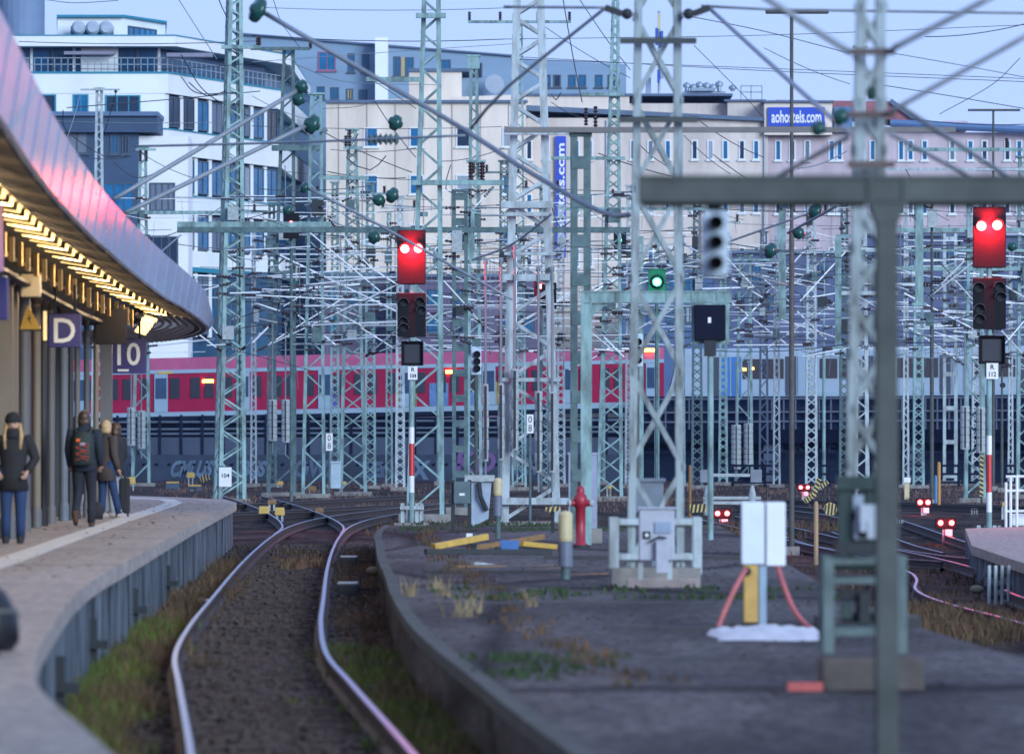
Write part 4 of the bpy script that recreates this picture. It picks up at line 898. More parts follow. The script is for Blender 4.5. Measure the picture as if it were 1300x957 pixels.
# nearest tower: heavy base frame on a concrete block, batten plates
d = MAST['L']; Y = 46.5
for dy in (-.3, .3):
    o = MB()
    for x0, x1, y0, y1 in ((1042, 1056, 704, 828), (1136, 1148, 704, 828)): a = W(x0, y1, Y); b = W(x1, y0, Y); o.b2((a.x, Y + dy - .045, a.z), (b.x, Y + dy + .045, b.z))
    for y0, y1 in ((706, 716), (732, 740), (794, 806)): a = W(1056, y1, Y); b = W(1136, y0, Y); o.b2((a.x, Y + dy - .035, a.z), (b.x, Y + dy + .035, b.z))
    o.build('base_frame', mat('base_frame_grey_green', (.15, .20, .20), .6, .1, .4, 5, .05, spec=.25), d['r'], bevel=.006)
o = MB(); a = W(1040, 872, Y); b = W(1170, 832, Y); o.b2((a.x, Y - .35, .2), (b.x, Y + .35, b.z)); o.build('foundation_block', mat('dark_brown_concrete', (.12, .10, .09), .9, 0, .45, 3, .2), d['r'], bevel=.03)
for y in (612, 655, 690): o = MB(); a = W(1066, y + 8, Y - .26); b = W(1128, y - 5, Y - .26); o.b2((a.x, Y - .3, a.z), (b.x, Y - .22, b.z)); o.build('batten_plate', GREEN2, d['r'])
o = MB(); a = W(1086, 684, Y - .3); b = W(1112, 640, Y - .3); o.b2((a.x, Y - .42, a.z), (b.x, Y - .3, b.z)); o.b2((a.x + .02, Y - .5, a.z + .05), (a.x + .07, Y - .42, b.z)); o.build('junction_box', mat('pale_junction_box', (.42, .46, .52), .5, 0, .2, 6), d['r'], bevel=.01)
o = MB()
for x in (1086, 1099): a = W(x, 790, Y); b = W(x + 4, 742, Y); o.b2((a.x, Y - .03, a.z), (b.x, Y + .03, b.z))
o.b2((W(1070, 790, Y).x, Y + .1, W(0, 790, Y).z), (W(1128, 778, Y).x, Y + .2, W(0, 778, Y).z)); o.build('drive_rod', DARKM, d['r'])
o = MB(); a = W(1042, 812, Y); o.b2((xr(996, Y), Y - .55, .3), (xr(1040, Y), Y - .35, .36)); 
tag(o.build('red_plank', mat('faded_red_board', (.5, .10, .09), .7, 0, .3, 4)), 'faded red board lying left of the nearest tower foot', 'board')
GD = mat('mast_gear_dark_green', (.05, .075, .07), .7, 0, .35, 5, spec=.2)
for x0, x1, y0, y1, dy, m_ in ((1062, 1112, 604, 622, -.34, GD), (1064, 1080, 622, 690, -.3, GD), (1098, 1112, 622, 690, -.3, GD), (1060, 1114, 688, 704, -.36, DARKM), (1082, 1096, 628, 650, -.33, PALEJ), (1084, 1102, 660, 684, -.36, PALEJ), (1058, 1130, 716, 724, -.2, GD), (1064, 1128, 748, 760, -.15, DARKM), (1068, 1082, 764, 786, -.2, GD), (1090, 1104, 752, 792, -.22, DARKM), (1110, 1118, 724, 792, -.18, GD)):
    o = MB(); a = W(x0, y1, Y + dy); b = W(x1, y0, Y + dy); o.b2((a.x, Y + dy - .06, a.z), (b.x, Y + dy + .06, b.z)); o.build('switch_gear', m_, d['r'], bevel=.008)
for y in (65, 145, 208): # clamp plates of the nearest tower
    o = MB(); a = W(1076, y + 5, Y - .27); b = W(1136, y - 3, Y - .27); o.b2((a.x, Y - .33, a.z), (b.x, Y - .25, b.z)); o.build('clamp_plate', mat('rusty_clamp', (.12, .085, .08), .7, 0, .3, 5), d['r'])
# blurred grey tower: base frame, block, batten bars
d = MAST['K']; Y = 79
for dy in (-.33, .33):
    o = MB()
    for x0, x1 in ((773, 785), (879, 890)): a = W(x0, 728, Y); b = W(x1, 656, Y); o.b2((a.x, Y + dy - .05, a.z), (b.x, Y + dy + .05, b.z))
    for y0, y1 in ((658, 666), (702, 710)): a = W(785, y1, Y); b = W(879, y0, Y); o.b2((a.x, Y + dy - .04, a.z), (b.x, Y + dy + .04, b.z))
    o.build('base_frame', GALV, d['r'], bevel=.008)
o = MB(); a = W(795, 757, Y - .5); b = W(888, 733, Y - .5); o.b2((a.x, Y - .5, .2), (b.x, Y + .4, b.z)); o.build('foundation_block', mat('pinkish_concrete', (.34, .28, .27), .85, 0, .4, 3, .2), d['r'], bevel=.03)
for y, xa, xb_ in ((52, 787, 884), (152, 786, 886)):
    o = MB(); o.bar(W(xa, y, Y - .42), W(xb_, y, Y - .42), .09, .07); o.build('crossarm', mat('blackened_bar', (.05, .06, .06), .6, 0, .3, 5), d['r'])
for xa, xb_ in ((790, 768), (880, 901)):
    o = MB(); o.bar(W(xa, 18, Y - .38), W(xb_, 10, Y - .38), .06, .08); o.ball(W(xa + (6 if xa < 800 else -6), 18, Y - .38), .07, 8); o.build('clamp', DARKM, d['r'])
# weights
weights('B', 340, 352, 507, 560); weights('B', 357, 368, 507, 562); weights('P', 161, 172, 517, 566); weights('P', 174, 185, 521, 570)
weights('H', 612, 621, 487, 586, True); weights('H', 631, 641, 486, 585, True); weights('H', 648, 659, 468, 572, True); weights('H', 678, 689, 496, 600, True); weights('H', 695, 707, 497, 600, True)
weights('Q', 928, 941, 539, 596); weights('Q', 944, 956, 537, 590); weights('T', 1219, 1231, 515, 571); weights('T', 1239, 1251, 517, 575)
# cross arms and insulators of the masts
arm('B', 62, 318, 394, .16, ((327, 60, 48), (394, 62, 54))); arm('O', 114, 102, 152, .10, ((147, 114, 118),)); arm('A', 285, 225, 420, .25); arm('A', 60, 281, 330, .16, ((329, 58, 46),))
arm('I', 28, 594, 725, .16, ((596, 28, 15), (635, 28, 15), (683, 28, 15), (723, 28, 15))); arm('E', 20, 528, 566, .18); arm('E', 101, 464, 532, .16); arm('E', 232, 522, 640, .18, ((598, 230, 205), (612, 230, 205)))
arm('FF', 205, 592, 617, .14, ((601, 220, 206), (613, 222, 206))); arm('J', 120, 735, 793, .16, ((744, 137, 160), (756, 135, 162))); arm('J', 201, 700, 794, .16); arm('M', 165, 640, 1213, .12, (), mat('span_beam_brown_grey', (.18, .165, .16), .6, 0, .3, 2), 'span_beam')
arm('H', 260, 636, 702, .22); arm('H', 272, 640, 702, .12); arm('H', 322, 640, 706, .10); arm('H', 352, 636, 704, .20); arm('H', 168, 640, 750, .18); arm('H', 482, 636, 712, .12); arm('H', 636, 628, 722, .22)
arm('D', 188, 436, 460, .16, ((439, 188, 172), (444, 186, 164))); arm('C', 166, 388, 416, .14); arm('GG', 292, 225, 800, .22, (), None, 'portal_beam'); arm('D', 226, 405, 468, .20); arm('B', 188, 345, 410, .3)
arm('U', 190, 1150, 1312, .18, ((1278, 190, 175),)); arm('T', 292, 1130, 1300, .2); arm('T', 318, 1150, 1300, .12); arm('U', 341, 1130, 1310, .22); arm('V', 215, 1090, 1300, .14); arm('SS', 402, 1186, 1232, .16); arm('Q', 330, 905, 985, .14); arm('V', 318, 1060, 1130, .16); arm('V', 372, 1062, 1140, .2); arm('J', 265, 715, 900, .14)
arm('X', 215, 1240, 1302, .2); arm('P', 270, 160, 330, .22); arm('P', 190, 172, 198, .14, ((178, 205, 190), (186, 205, 190)))
for px, y0, y1, Y, wp in ((993, 262, 402, 240, 9), (1064, 300, 440, 250, 8), (1167, 250, 384, 200, 10), (600, 268, 330, 201, 5), (530, 272, 300, 205, 5)):
    k = min(MAST, key=lambda q: abs(MAST[q]['xb'] - px) + (1000 if MAST[q]['Y'] < 120 else 0)); d = MAST[k]
    o = MB(); hw = wp / 2 * Y / F; X = xr(px, Y); o.b2((X - hw, Y - .08, zr(y1, Y)), (X + hw, Y + .08, zr(y0, Y))); o.b2((X - hw * 1.8, Y - .1, zr(y1, Y) - .1), (X + hw * 1.8, Y + .1, zr(y1, Y))); o.bar((X, Y, zr(y0, Y)), W(d['xb'], y0, d['Y']), .14, .14); o.build('hanging_post', GREEN, d['r'])

# bright cantilever tubes, each fixed to its mast (coordinates read off three enlargements)
SEG = {(320, 220): [(80,515,740,465),(100,520,720,520),(0,598,540,555),(50,580,720,600),(20,610,640,640),(135,405,880,410),(80,860,720,560),(90,850,480,610),(0,850,80,770),(140,410,720,690),(250,265,640,590),(425,280,590,470),(590,470,730,560),(260,665,720,655),(300,760,720,740),(600,890,740,770),(540,770,700,870),(230,710,420,860),(370,840,620,820),(640,890,780,840),(430,700,560,770),(880,420,1160,120),(960,540,1060,650),(1060,650,1130,730),(1080,670,1240,560),(880,700,1000,800),(340,440,560,390),(20,650,140,690),(430,280,560,420),(260,560,640,520),(900,420,1240,440),(900,610,1160,640),(540,350,730,385)],
 (640, 220): [(0,780,330,610),(70,500,330,340),(0,600,330,600),(20,785,325,600),(60,780,270,670),(440,575,810,400),(450,590,610,500),(660,560,870,480),(650,790,860,670),(440,385,760,390),(440,430,720,430),(930,520,1110,520),(940,580,1250,570),(1110,510,1290,620),(910,360,980,400),(1110,420,1250,570),(1130,640,1300,770),(500,820,600,920),(540,880,440,800),(640,850,850,860),(1150,800,1300,790),(1180,750,1280,650),(450,880,600,890),(690,700,850,720),(70,310,180,310),(70,380,240,380),(60,310,60,760),(178,310,178,760),(520,620,860,620),(660,660,870,664)],
 (970, 220): [(10,600,240,345),(60,630,320,410),(180,640,410,390),(0,530,125,640),(0,770,120,860),(20,870,350,650),(165,690,310,830),(240,620,390,595),(460,610,580,680),(700,600,1050,780),(690,750,950,920),(690,740,960,930),(770,440,1000,430),(690,690,950,690),(700,780,980,760),(960,540,1050,640),(850,600,1040,450),(860,580,1000,440),(1040,170,1300,310),(960,400,1300,420),(950,720,1050,740),(1190,870,1300,740),(1190,790,1290,900),(1200,560,1300,620),(950,790,1050,800),(1200,650,1300,650),(1000,500,1300,520),(20,740,360,770),(30,660,380,680),(20,560,130,545)],
 (0, 220): [(810,390,910,305),(965,510,1080,515),(960,780,1080,870),(1030,735,1085,800),(1230,865,1300,800),(770,530,900,525),(1150,600,1300,596),(1190,420,1300,440),(790,860,1070,830)]}
CK = [k for k in MAST if 195 <= MAST[k]['Y'] <= 345]
rng = random.Random(5)
for (ox, oy), L in SEG.items():
    for (x0, y0, x1, y1) in L:
        p = (ox + x0 / 3.94, oy + y0 / 3.94); q = (ox + x1 / 3.94, oy + y1 / 3.94); best = None
        for k in CK:
            d = MAST[k]
            if d['yt'] > min(p[1], q[1]) + 15: continue
            for e, f in ((p, q), (q, p)):
                c = abs(xat(d, e[1]) - e[0])
                if best is None or c < best[0]: best = (c, k, e, f)
        c, k, e, f = best; d = MAST[k]; Y = d['Y'] - d['dep'] - .12
        Y2 = Y - rng.uniform(.0, 2.5)
        a, b = W(e[0], e[1], Y), W(f[0], f[1], Y2); L_ = (b - a).length
        o = MB(); o.tube([a, b], .031 * (.8 + .4 * rng.random()) * Y / 260, 7)
        t_ = o.build('cantilever_tube', ALU, d['r'])
        o = MB(); dr = (b - a).normalized(); insul(o, a - dr * .55, a, .065 * Y / 260, 5); o.build('insulator', BRPORC if rng.random() < .6 else WIRE2, t_)
        mx = xat(d, e[1]); ma = W(mx, e[1] + rng.uniform(-1, 2), d['Y'] - d['dep'] - .03)
        if (ma - (a - dr * .55)).length > .25:
            o = MB(); o.tube([a - dr * .55, ma], .022 * Y / 260, 5); o.build('bracket', WIRE2, d['r'])

# slim far masts, then shorter registration arms and struts that thicken the web round every mast
for i, (x, yt, Y, w, kd, lb) in enumerate(((322, 292, 325, 9, 1, 'slim far mast between the tapered mast and the mast with brown grey weights'), (494, 270, 322, 10, 1, 'slim far mast just left of the left red signal'), (556, 300, 338, 6, 0, 'thin far pole right behind the left red signal post'), (660, 300, 335, 9, 1, 'slim far mast hidden inside the big grey tower'), (766, 330, 342, 8, 0, 'thin far pole below the slender tall mast'), (866, 300, 328, 9, 1, 'slim far mast along the right leg of the blurred grey tower'), (986, 285, 320, 10, 1, 'slim far mast left of the wide lamp post'), (1046, 320, 338, 7, 0, 'thin far pole between the lamp post and the nearest tower'), (1150, 270, 318, 9, 1, 'slim far mast just right of the foreground gantry post'), (1214, 300, 340, 6, 0, 'thin far pole left of the right red signal'), (1283, 330, 330, 8, 1, 'slim far mast right of the right red signal'))):
    if kd: lattice('far%d' % i, lb, x - w / 2 - 1, x + w / 2 + 1, x - w / 2 + 1, x + w / 2 - 1, yt, Y, leg=.09, pan=1.1, m=GREEN if i % 2 else GALV)
    else: pole('far%d' % i, lb, x, w * .6, yt, Y, m=GREEN)
for i, (x, yt, Y, w, lb) in enumerate(((470, 232, 310, 15, 'far lattice mast between the broad based mast and the left red signal'), (508, 250, 300, 13, 'far lattice mast partly behind the left red signal boards'), (640, 205, 315, 16, 'far lattice mast along the left leg of the big grey tower'), (690, 225, 305, 15, 'far lattice mast inside the right leg of the big grey tower'), (712, 262, 325, 12, 'far lattice mast just left of the battened mast'), (885, 250, 312, 15, 'far lattice mast under the hanging three lens signal'), (918, 268, 335, 12, 'far lattice mast right behind the dark display panel'), (1030, 255, 305, 16, 'far lattice mast right of the wide lamp post'), (1072, 235, 315, 14, 'far lattice mast just left of the nearest tower'), (1166, 236, 312, 15, 'far lattice mast between the gantry post and the slim plain pole'), (1240, 300, 330, 14, 'far lattice mast behind the right red signal post'), (345, 255, 325, 13, 'far lattice mast behind the brown grey weights'), (425, 232, 318, 13, 'far lattice mast behind the white distance plate'), (800, 236, 318, 14, 'far lattice mast inside the left leg of the blurred grey tower'))):
    lattice('web%d' % i, lb, x - w / 2 - 1.5, x + w / 2 + 1.5, x - w / 2 + 1, x + w / 2 - 1, yt, Y, leg=.11, pan=.8, m=(GREEN, GALV, GREEN2)[i % 3], xbr=True)
    arm('web%d' % i, yt + 14, x - 26, x + 22, .12, ((x - 22, yt + 14, yt + 4), (x + 18, yt + 14, yt + 4)))
rng = random.Random(77)
for k in list(MAST):
    d = MAST[k]
    if not 195 <= d['Y'] <= 345: continue
    for _ in range(14):
        y = rng.uniform(max(d['yt'] + 12, 238), 448); x0 = xat(d, y); sg = rng.choice((-1, 1)); L_ = rng.uniform(26, 110); dy_ = rng.choice((rng.uniform(-2, 2), rng.uniform(-3, 3), rng.uniform(-30, 30))); Y = d['Y'] - d['dep'] - .1; br = rng.random()
        a, b = W(x0, y, Y), W(x0 + sg * L_, y + dy_, Y - rng.uniform(0, 2)); dr = (b - a).normalized(); c = a + dr * .5; rad = (.012 + .010 * rng.random()) * Y / 260
        o = MB(); o.tube([c, b], rad, 6); t_ = o.build('registration_arm', ALU if br < .45 else WIRE2 if br < .8 else DARKM, d['r']); o = MB(); insul(o, a, c, .06 * Y / 260, 4); o.build('insulator', BRPORC if br < .7 else WIRE2, t_)
        if rng.random() < .5: q = a.lerp(b, rng.uniform(.5, .9)); o = MB(); o.tube([q, q + Vector((rng.uniform(-.1, .1), 0, -rng.uniform(.5, 1.4)))], rad * .6, 5); o.build('dropper', WIRE2, t_)
    for y in (rng.uniform(255, 330), rng.uniform(340, 440)):   # switch gear and clamps bolted to the mast
        if y < d['yt'] + 8: continue
        x0 = xat(d, y); q = W(x0 + rng.uniform(-4, 4), y, d['Y'] - d['dep'] - .22); o = MB(); o.box(q, (rng.uniform(.25, .5), .3, rng.uniform(.25, .7))); o.build('clamp_box', rng.choice((DARKM, GREEN2, WEIGHT)), d['r'])

# ------------------------------------------------------------------ overhead wires and stays
LM = [(0, 'the canopy'), (120, 'the slim mast'), (215, 'the office corner'), (292, 'the tapered mast'), (367, 'the weights mast'), (447, 'the broad mast'), (548, 'the signal mast'), (601, 'the flat-headed mast'), (670, 'the grey tower'), (737, 'the battened mast'), (782, 'the slender mast'), (836, 'the blurred tower'), (905, 'the antenna'), (944, 'the panel mast'), (1010, 'the lamp post'), (1095, 'the nearest tower'), (1185, 'the plain pole'), (1256, 'the right signal'), (1300, 'the right edge')]
used = {}
def wire(pts, Y0, Y1, rad, m=WIRE, kind='thin wire', sag=0.0, label=None, grp='overhead wires', nm='overhead_wire'):
    (xa, ya), (xb, yb) = pts[0], pts[-1]
    P = []; n_ = len(pts)
    if n_ == 2:
        N_ = 9; P = []
        for k in range(N_): 
            t = k / (N_ - 1); Y = Y0 + (Y1 - Y0) * t; q = W(xa + (xb - xa) * t, ya + (yb - ya) * t, Y); q.z -= sag * 4 * t * (1 - t); P.append(q)
    else:
        P = [W(x, y, Y0 + (Y1 - Y0) * i / (n_ - 1)) for i, (x, y) in enumerate(pts)]; P = catmull(P, max(.5, (P[-1] - P[0]).length / 24))
    o = MB(); o.tube(P, rad, 6); w = o.build(nm, m, smooth=True)
    if label is None:
        my = (ya + yb) / 2
        A_ = min(LM, key=lambda l: abs(l[0] - xa))[1]; B_ = min(LM, key=lambda l: abs(l[0] - xb))[1]
        hgt = 'in the sky' if my < 62 else 'across the rooftops' if my < 150 else 'at window height' if my < 260 else 'among the tubes'
        sl_ = 'level' if abs(yb - ya) < .06 * abs(xb - xa) + 3 else 'falling right' if yb > ya else 'rising right'
        if 'dropper' in kind: label = f'{kind} {hgt} by {A_}'
        elif A_ == B_: label = f'{kind} {sl_} {hgt} by {A_}'
        else: label = f'{kind} {sl_} from {A_} to {B_} {hgt}'
        used.setdefault(label, []).append((w, my, xa))
    return tag(w, label, 'wire', grp)
THIN = [((58,0),(95,4),(150,1)),((227,0),(250,36),(275,75)),((278,0),(282,10),(288,22)),((24,53),(330,52)),((45,87),(210,88),(330,80)),((85,137),(210,127),(330,116)),((30,152),(330,154)),((102,120),(82,182)),((147,118),(124,194)),((337,10),(650,10)),((320,45),(640,50)),((320,79),(528,64),(650,56)),((375,82),(440,104),(560,108)),((404,57),(470,100),(528,138)),((406,165),(523,219)),((476,129),(528,200)),((320,160),(637,161)),((410,138),(450,136),(476,129)),((416,218),(515,226)),((320,122),(391,152)),((347,0),(358,30),(381,61)),
 ((715,0),(739,130)),((736,0),(770,50),(800,89)),((693,35),(800,99)),((700,130),(742,150)),((650,72),(970,90),(1300,104)),((650,75),(970,87),(1300,100)),((640,50),(970,45),(1300,32)),((870,20),(970,40),(1079,68)),((881,58),(940,117),(970,150)),((810,182),(858,216)),((868,172),(927,221)),((886,152),(970,200)),((1135,68),(1220,83),(1300,98)),((970,61),(1079,107)),((1112,107),(1200,121),(1300,138)),((1193,145),(1259,108),(1295,74)),((1175,47),(1300,31)),((1150,150),(1300,158)),((640,161),(780,168)),((1013,214),(1075,192)),
 ((420,190),(528,188)),((560,262),(700,250)),((330,215),(640,232)),((330,240),(470,236)),((640,236),(1000,246)),((700,245),(805,243)),((880,262),(1080,268)),((640,300),(800,318)),((880,300),(1100,330)),((1140,262),(1300,268)),((330,318),(640,306)),((225,310),(345,312)),((225,355),(420,350)),((330,360),(510,352)),((545,318),(700,322)),((545,368),(640,372)),((640,395),(800,390)),((900,350),(1090,346)),((900,398),(1080,402)),((960,428),(1230,434)),((1140,372),(1240,366)),((1140,408),(1235,400)),((210,300),(282,262)),((180,195),(260,230)),((330,275),(430,300)),((420,262),(500,300)),((640,205),(724,260)),((560,288),(640,340)),((745,262),(800,300)),((870,262),(930,330)),((1145,240),(1205,280)),((1190,330),(1240,372)),((560,205),(640,188)),((350,395),(470,380)),((470,420),(640,410)),((900,445),(1080,436)),((1150,452),(1230,448)),((225,430),(330,424)),((760,195),(905,236)),((905,196),(1010,262)),((600,262),(640,262),(700,282)),((230,70),(262,118),(320,150)),((230,98),(250,118),(300,118)),((80,140),(84,165),(125,195),(150,200),(172,190)),((90,195),(125,202),(160,200)),((145,207),(170,225),(195,222))]
rng = random.Random(9)
for pts in THIN:
    Y0 = rng.uniform(195, 320); Y1 = Y0 + rng.uniform(-25, 25)
    wire([(x, y) for x, y in pts], Y0, Y1, rng.choice((.014, .018, .022)) * Y0 / 250, WIRE if rng.random() < .8 else WIRE2, sag=.12)
for i in range(46):                                # the fine web of contact and catenary wires among the masts
    x = rng.uniform(215, 1180); L_ = rng.uniform(90, 330); y = rng.uniform(246, 446); dy = rng.choice((rng.uniform(-5, 5), rng.uniform(-5, 5), rng.uniform(-26, 26))); Y0 = rng.uniform(200, 330)
    wire([(x, y), (min(1306, x + L_), y + dy)], Y0, Y0 + rng.uniform(-12, 12), rng.choice((.010, .013, .016)) * Y0 / 250, rng.choice((WIRE, WIRE, WIRE2, ALU)), sag=.06)
LOOP = [((455, 170), (440, 200), (470, 216), (490, 198)), ((572, 210), (566, 240), (590, 252)), ((700, 262), (712, 290), (735, 268)), ((1150, 215), (1166, 240), (1190, 226)), ((352, 395), (362, 372), (395, 378)), ((700, 120), (706, 127), (712, 118)), ((240, 105), (262, 122), (286, 116))]
for i, pts in enumerate(LOOP): wire(list(pts), 240, 238, .02, WIRE, kind='slack looping cable')
VERT = [(362, 210, 300), (372, 240, 330), (405, 260, 420), (432, 300, 372), (556, 320, 430), (622, 330, 450), (690, 390, 470), (702, 300, 420), (716, 330, 470), (765, 270, 350), (928, 300, 392), (968, 260, 300), (985, 300, 440), (1143, 285, 360), (1205, 285, 352), (1215, 330, 420), (1232, 260, 330), (460, 230, 330), (585, 330, 402), (380, 330, 420)]
for x, y0, y1 in VERT: wire([(x, y0), (x + rng.uniform(-1, 1), y1)], 262, 262, .02, WIRE2, kind='thin vertical dropper', grp='vertical droppers')
# blurred, thick stay tubes close to the two near towers
THICK = [(((338,18),(590,165),(650,205),(760,268),(798,273)), 84, 79, .035, 'thick blurred stay running down from the green ball to the blurred grey tower'),
 (((598,163),(645,110),(769,10)), 82, 80, .022, 'blurred stay rising right from the joint above the rooftops to the top clamp'),
 (((640,9),(767,10)), 80, 79, .02, 'blurred level stay reaching the left top clamp of the blurred grey tower'), (((890,8),(970,12),(1300,17)), 79, 79, .02, 'blurred level stay leaving the right top clamp of the blurred grey tower'),
 (((903,13),(970,74),(1044,140),(1078,168)), 79, 52, .026, 'blurred stay falling right from the top clamp to the nearest tower'),
 (((145,253),(378,115)), 110, 112, .042, 'thick grey stay tube rising from the canopy to the upper pair of green balls'), (((160,270),(392,158)), 110, 112, .042, 'thick grey stay tube rising from the canopy to the lower green ball'),
 (((172,186),(330,182),(450,178),(590,172)), 105, 100, .022, 'blurred grey level stay with disc insulators crossing the beige building'),
 (((968,-5),(1078,66)), 46, 46.1, .026, 'very thick blurred stay tube descending from the top to the nearest tower'), (((1133,62),(1262,-5)), 46.1, 46, .026, 'very thick blurred stay tube climbing right from the nearest tower'),
 (((1130,142),(1310,42)), 46.1, 46, .022, 'thick blurred stay climbing right from the middle clamp of the nearest tower'), (((1143,135),(1285,228)), 47.5, 53, .02, 'blurred stay falling right from the nearest tower to the beam'),
 (((980,228),(1076,174)), 49, 46.5, .02, 'blurred stay rising from the gantry beam to the nearest tower'), (((1130,170),(1245,232)), 47.5, 53, .018, 'lower blurred stay falling right behind the gantry beam'),
 (((385,236),(480,285),(560,330),(650,380)), 130, 128, .03, 'grey stay falling right across the front of the left red signal'), (((600,330),(650,310),(700,272)), 128, 120, .02, 'grey stay rising right toward the big grey tower'),
 (((1000,296),(1062,262)), 140, 138, .03, 'grey stay rising right to the round ball under the gantry beam'), (((860,330),(1035,268)), 142, 140, .025, 'long grey stay rising right behind the hanging three lens signal'), (((785,318),(880,330),(1000,362)), 150, 150, .02, 'grey stay falling right through the blurred grey tower')]
for pts, Y0, Y1, rad, lb in THICK: wire(list(pts), Y0, Y1, rad, mat('stay_tube_grey', (.26, .29, .33), .5, .2, .25, 3) , label=lb, grp='stay tubes and tension cables', nm='stay_tube')
# green insulator balls on the stays, disc insulators on the level one
BALLS = [(327, 13, 84, 10, 13, 'large green insulator ball at the top left, end of the long blurred stay'), (383, 110, 112, 8, 7, 'upper green ball of the pair above the mast arm'), (379, 126, 112, 8, 7, 'lower green ball of the close pair above the mast arm'), (396, 158, 112, 10, 10, 'round green ball at the end of the lower canopy stay'), (502, 156, 108, 9, 8, 'single green ball in front of the beige building'), (365, 267, 130, 6, 6, 'small dark green ball beside the tapered mast'), (386, 238, 130, 5, 6, 'green ball at the start of the stay across the left signal'), (481, 254, 130, 8, 6, 'brown green ball left in the pair above the left signal'), (498, 248, 130, 8, 8, 'brown green ball right in the pair above the left signal'), (475, 301, 130, 8, 7, 'dark ball just left of the lit red lamps'), (1100, 107, 49, 8, 9, 'dark green ball high on the nearest tower'), (1107, 119, 49, 7, 7, 'dark green ball low in the pair on the nearest tower'), (1067, 148, 53, 10, 9, 'green ball just left of the nearest tower'), (1039, 163, 53, 9, 8, 'green ball overlapping the end of the wide banner'), (1035, 268, 140, 8, 8, 'dark green ball right under the gantry beam'), (1014, 296, 140, 8, 6, 'bright green ball below the ball under the gantry beam'), (978, 318, 150, 8, 8, 'dark green ball beside the hanging post right of the three lens signal'), (1285, 313, 130, 6, 5, 'dark reddish ball right of the right red signal')]
for x, y, Y, rx, ry, lb in BALLS:
    s = Y / F * 1.3; c = W(x, y, Y); o = MB(); q = .55
    o.lathe([(.02, -1.5 * q * rx * s), (rx * .35 * s, -1.4 * q * rx * s), (rx * .5 * s, -.9 * q * rx * s), (ry * .95 * s, -.55 * q * rx * s), (ry * s, 0), (ry * .95 * s, .55 * q * rx * s), (rx * .5 * s, .9 * q * rx * s), (rx * .35 * s, 1.4 * q * rx * s), (.02, 1.5 * q * rx * s)], c, (1, .5, -.45), 16)
    tag(o.build('ball_insulator', PORC, smooth=True), lb, 'insulator', 'green ball insulators on the stays')
for i, (x, lb) in enumerate(((474, 'left disc insulator on the level stay'), (487, 'middle disc insulator on the level stay'), (500, 'right disc insulator on the level stay'))):
    c = W(x, 177, 102); o = MB(); insul(o, c - Vector((.09, 0, 0)), c + Vector((.09, 0, 0)), .10, 2); tag(o.build('disc_insulator', GREEN2), lb, 'insulator', 'disc insulators on the level stay')

for lb, ws in used.items():                        # same wording twice: tell them apart by height (droppers by place)
    if len(ws) > 1:
        dr = 'dropper' in lb; ws.sort(key=lambda q: q[2] if dr else q[1]); k = len(ws)
        adj = {2: ('left', 'right'), 3: ('left', 'middle', 'right')}.get(k) if dr else {2: ('upper', 'lower'), 3: ('upper', 'middle', 'lower'), 4: ('topmost', 'upper', 'lower', 'lowest'), 5: ('topmost', 'second', 'third', 'fourth', 'lowest'), 6: ('topmost', 'second', 'third', 'fourth', 'fifth', 'lowest')}.get(k)
        for i, (w, _, _) in enumerate(ws): w['label'] = (adj[i] if adj else 'faint') + ' ' + lb
# ------------------------------------------------------------------ foreground gantry with its hanging signal
Y = 36.0
r = thing('signal_gantry', (xr(1125, Y), Y, .1), 'thick grey gantry post with a long horizontal beam in the right foreground', 'gantry')
def hbeam_post(o, x0, x1, zb, zt_, Y, d):          # broad flange column, flanges facing the camera
    o.b2((x0, Y - d, zb), (x1, Y - d + .02, zt_)); o.b2((x0, Y + d - .02, zb), (x1, Y + d, zt_)); c = (x0 + x1) / 2; o.b2((c - .012, Y - d + .02, zb), (c + .012, Y + d - .02, zt_)); return o
o = MB(); hbeam_post(o, xr(1112, Y), xr(1139, Y), .1, zr(270, Y), Y, .11); o.build('post', GREY, r, bevel=.004)
o = MB(); a = W(1100, 262, Y); b = W(1152, 258, Y); o.prism([(xr(1112, Y), Y - .115, zr(285, Y)), (xr(1139, Y), Y - .115, zr(285, Y)), (xr(1150, Y), Y - .115, zr(259, Y)), (xr(1101, Y), Y - .115, zr(259, Y))], (0, .23, 0)); o.build('head_plate', GREY, r, bevel=.004)
o = MB(); z0, z1 = zr(258, Y), zr(223, Y); xa, xb_ = xr(810, Y), xr(1420, Y)
o.b2((xa, Y - .10, z0), (xb_, Y + .10, z0 + .022)); o.b2((xa, Y - .10, z1 - .022), (xb_, Y + .10, z1)); o.b2((xa, Y - .088, z0 + .022), (xb_, Y - .07, z1 - .022)); o.b2((xa, Y + .07, z0 + .022), (xb_, Y + .088, z1 - .022)); o.build('beam', GREY, r, bevel=.004)
o = MB(); o.b2((xa + .02, Y - .06, z0 - .022), (xr(1098, Y), Y + .06, z0 - .001)); o.b2((xr(1152, Y), Y - .06, z0 - .022), (xb_, Y + .06, z0 - .001)); o.build('lower_flange', BLACK, r)
for px in (1104, 1148):
    o = MB(); X = xr(px, Y); o.b2((X - .015, Y - .105, z0), (X + .015, Y - .088, z1)); o.build('stiffener', GREY, r)
o = MB(); o.box((xr(1125, Y), Y, .31), (.26, .34, .03)); o.build('base_plate', GREY, r)
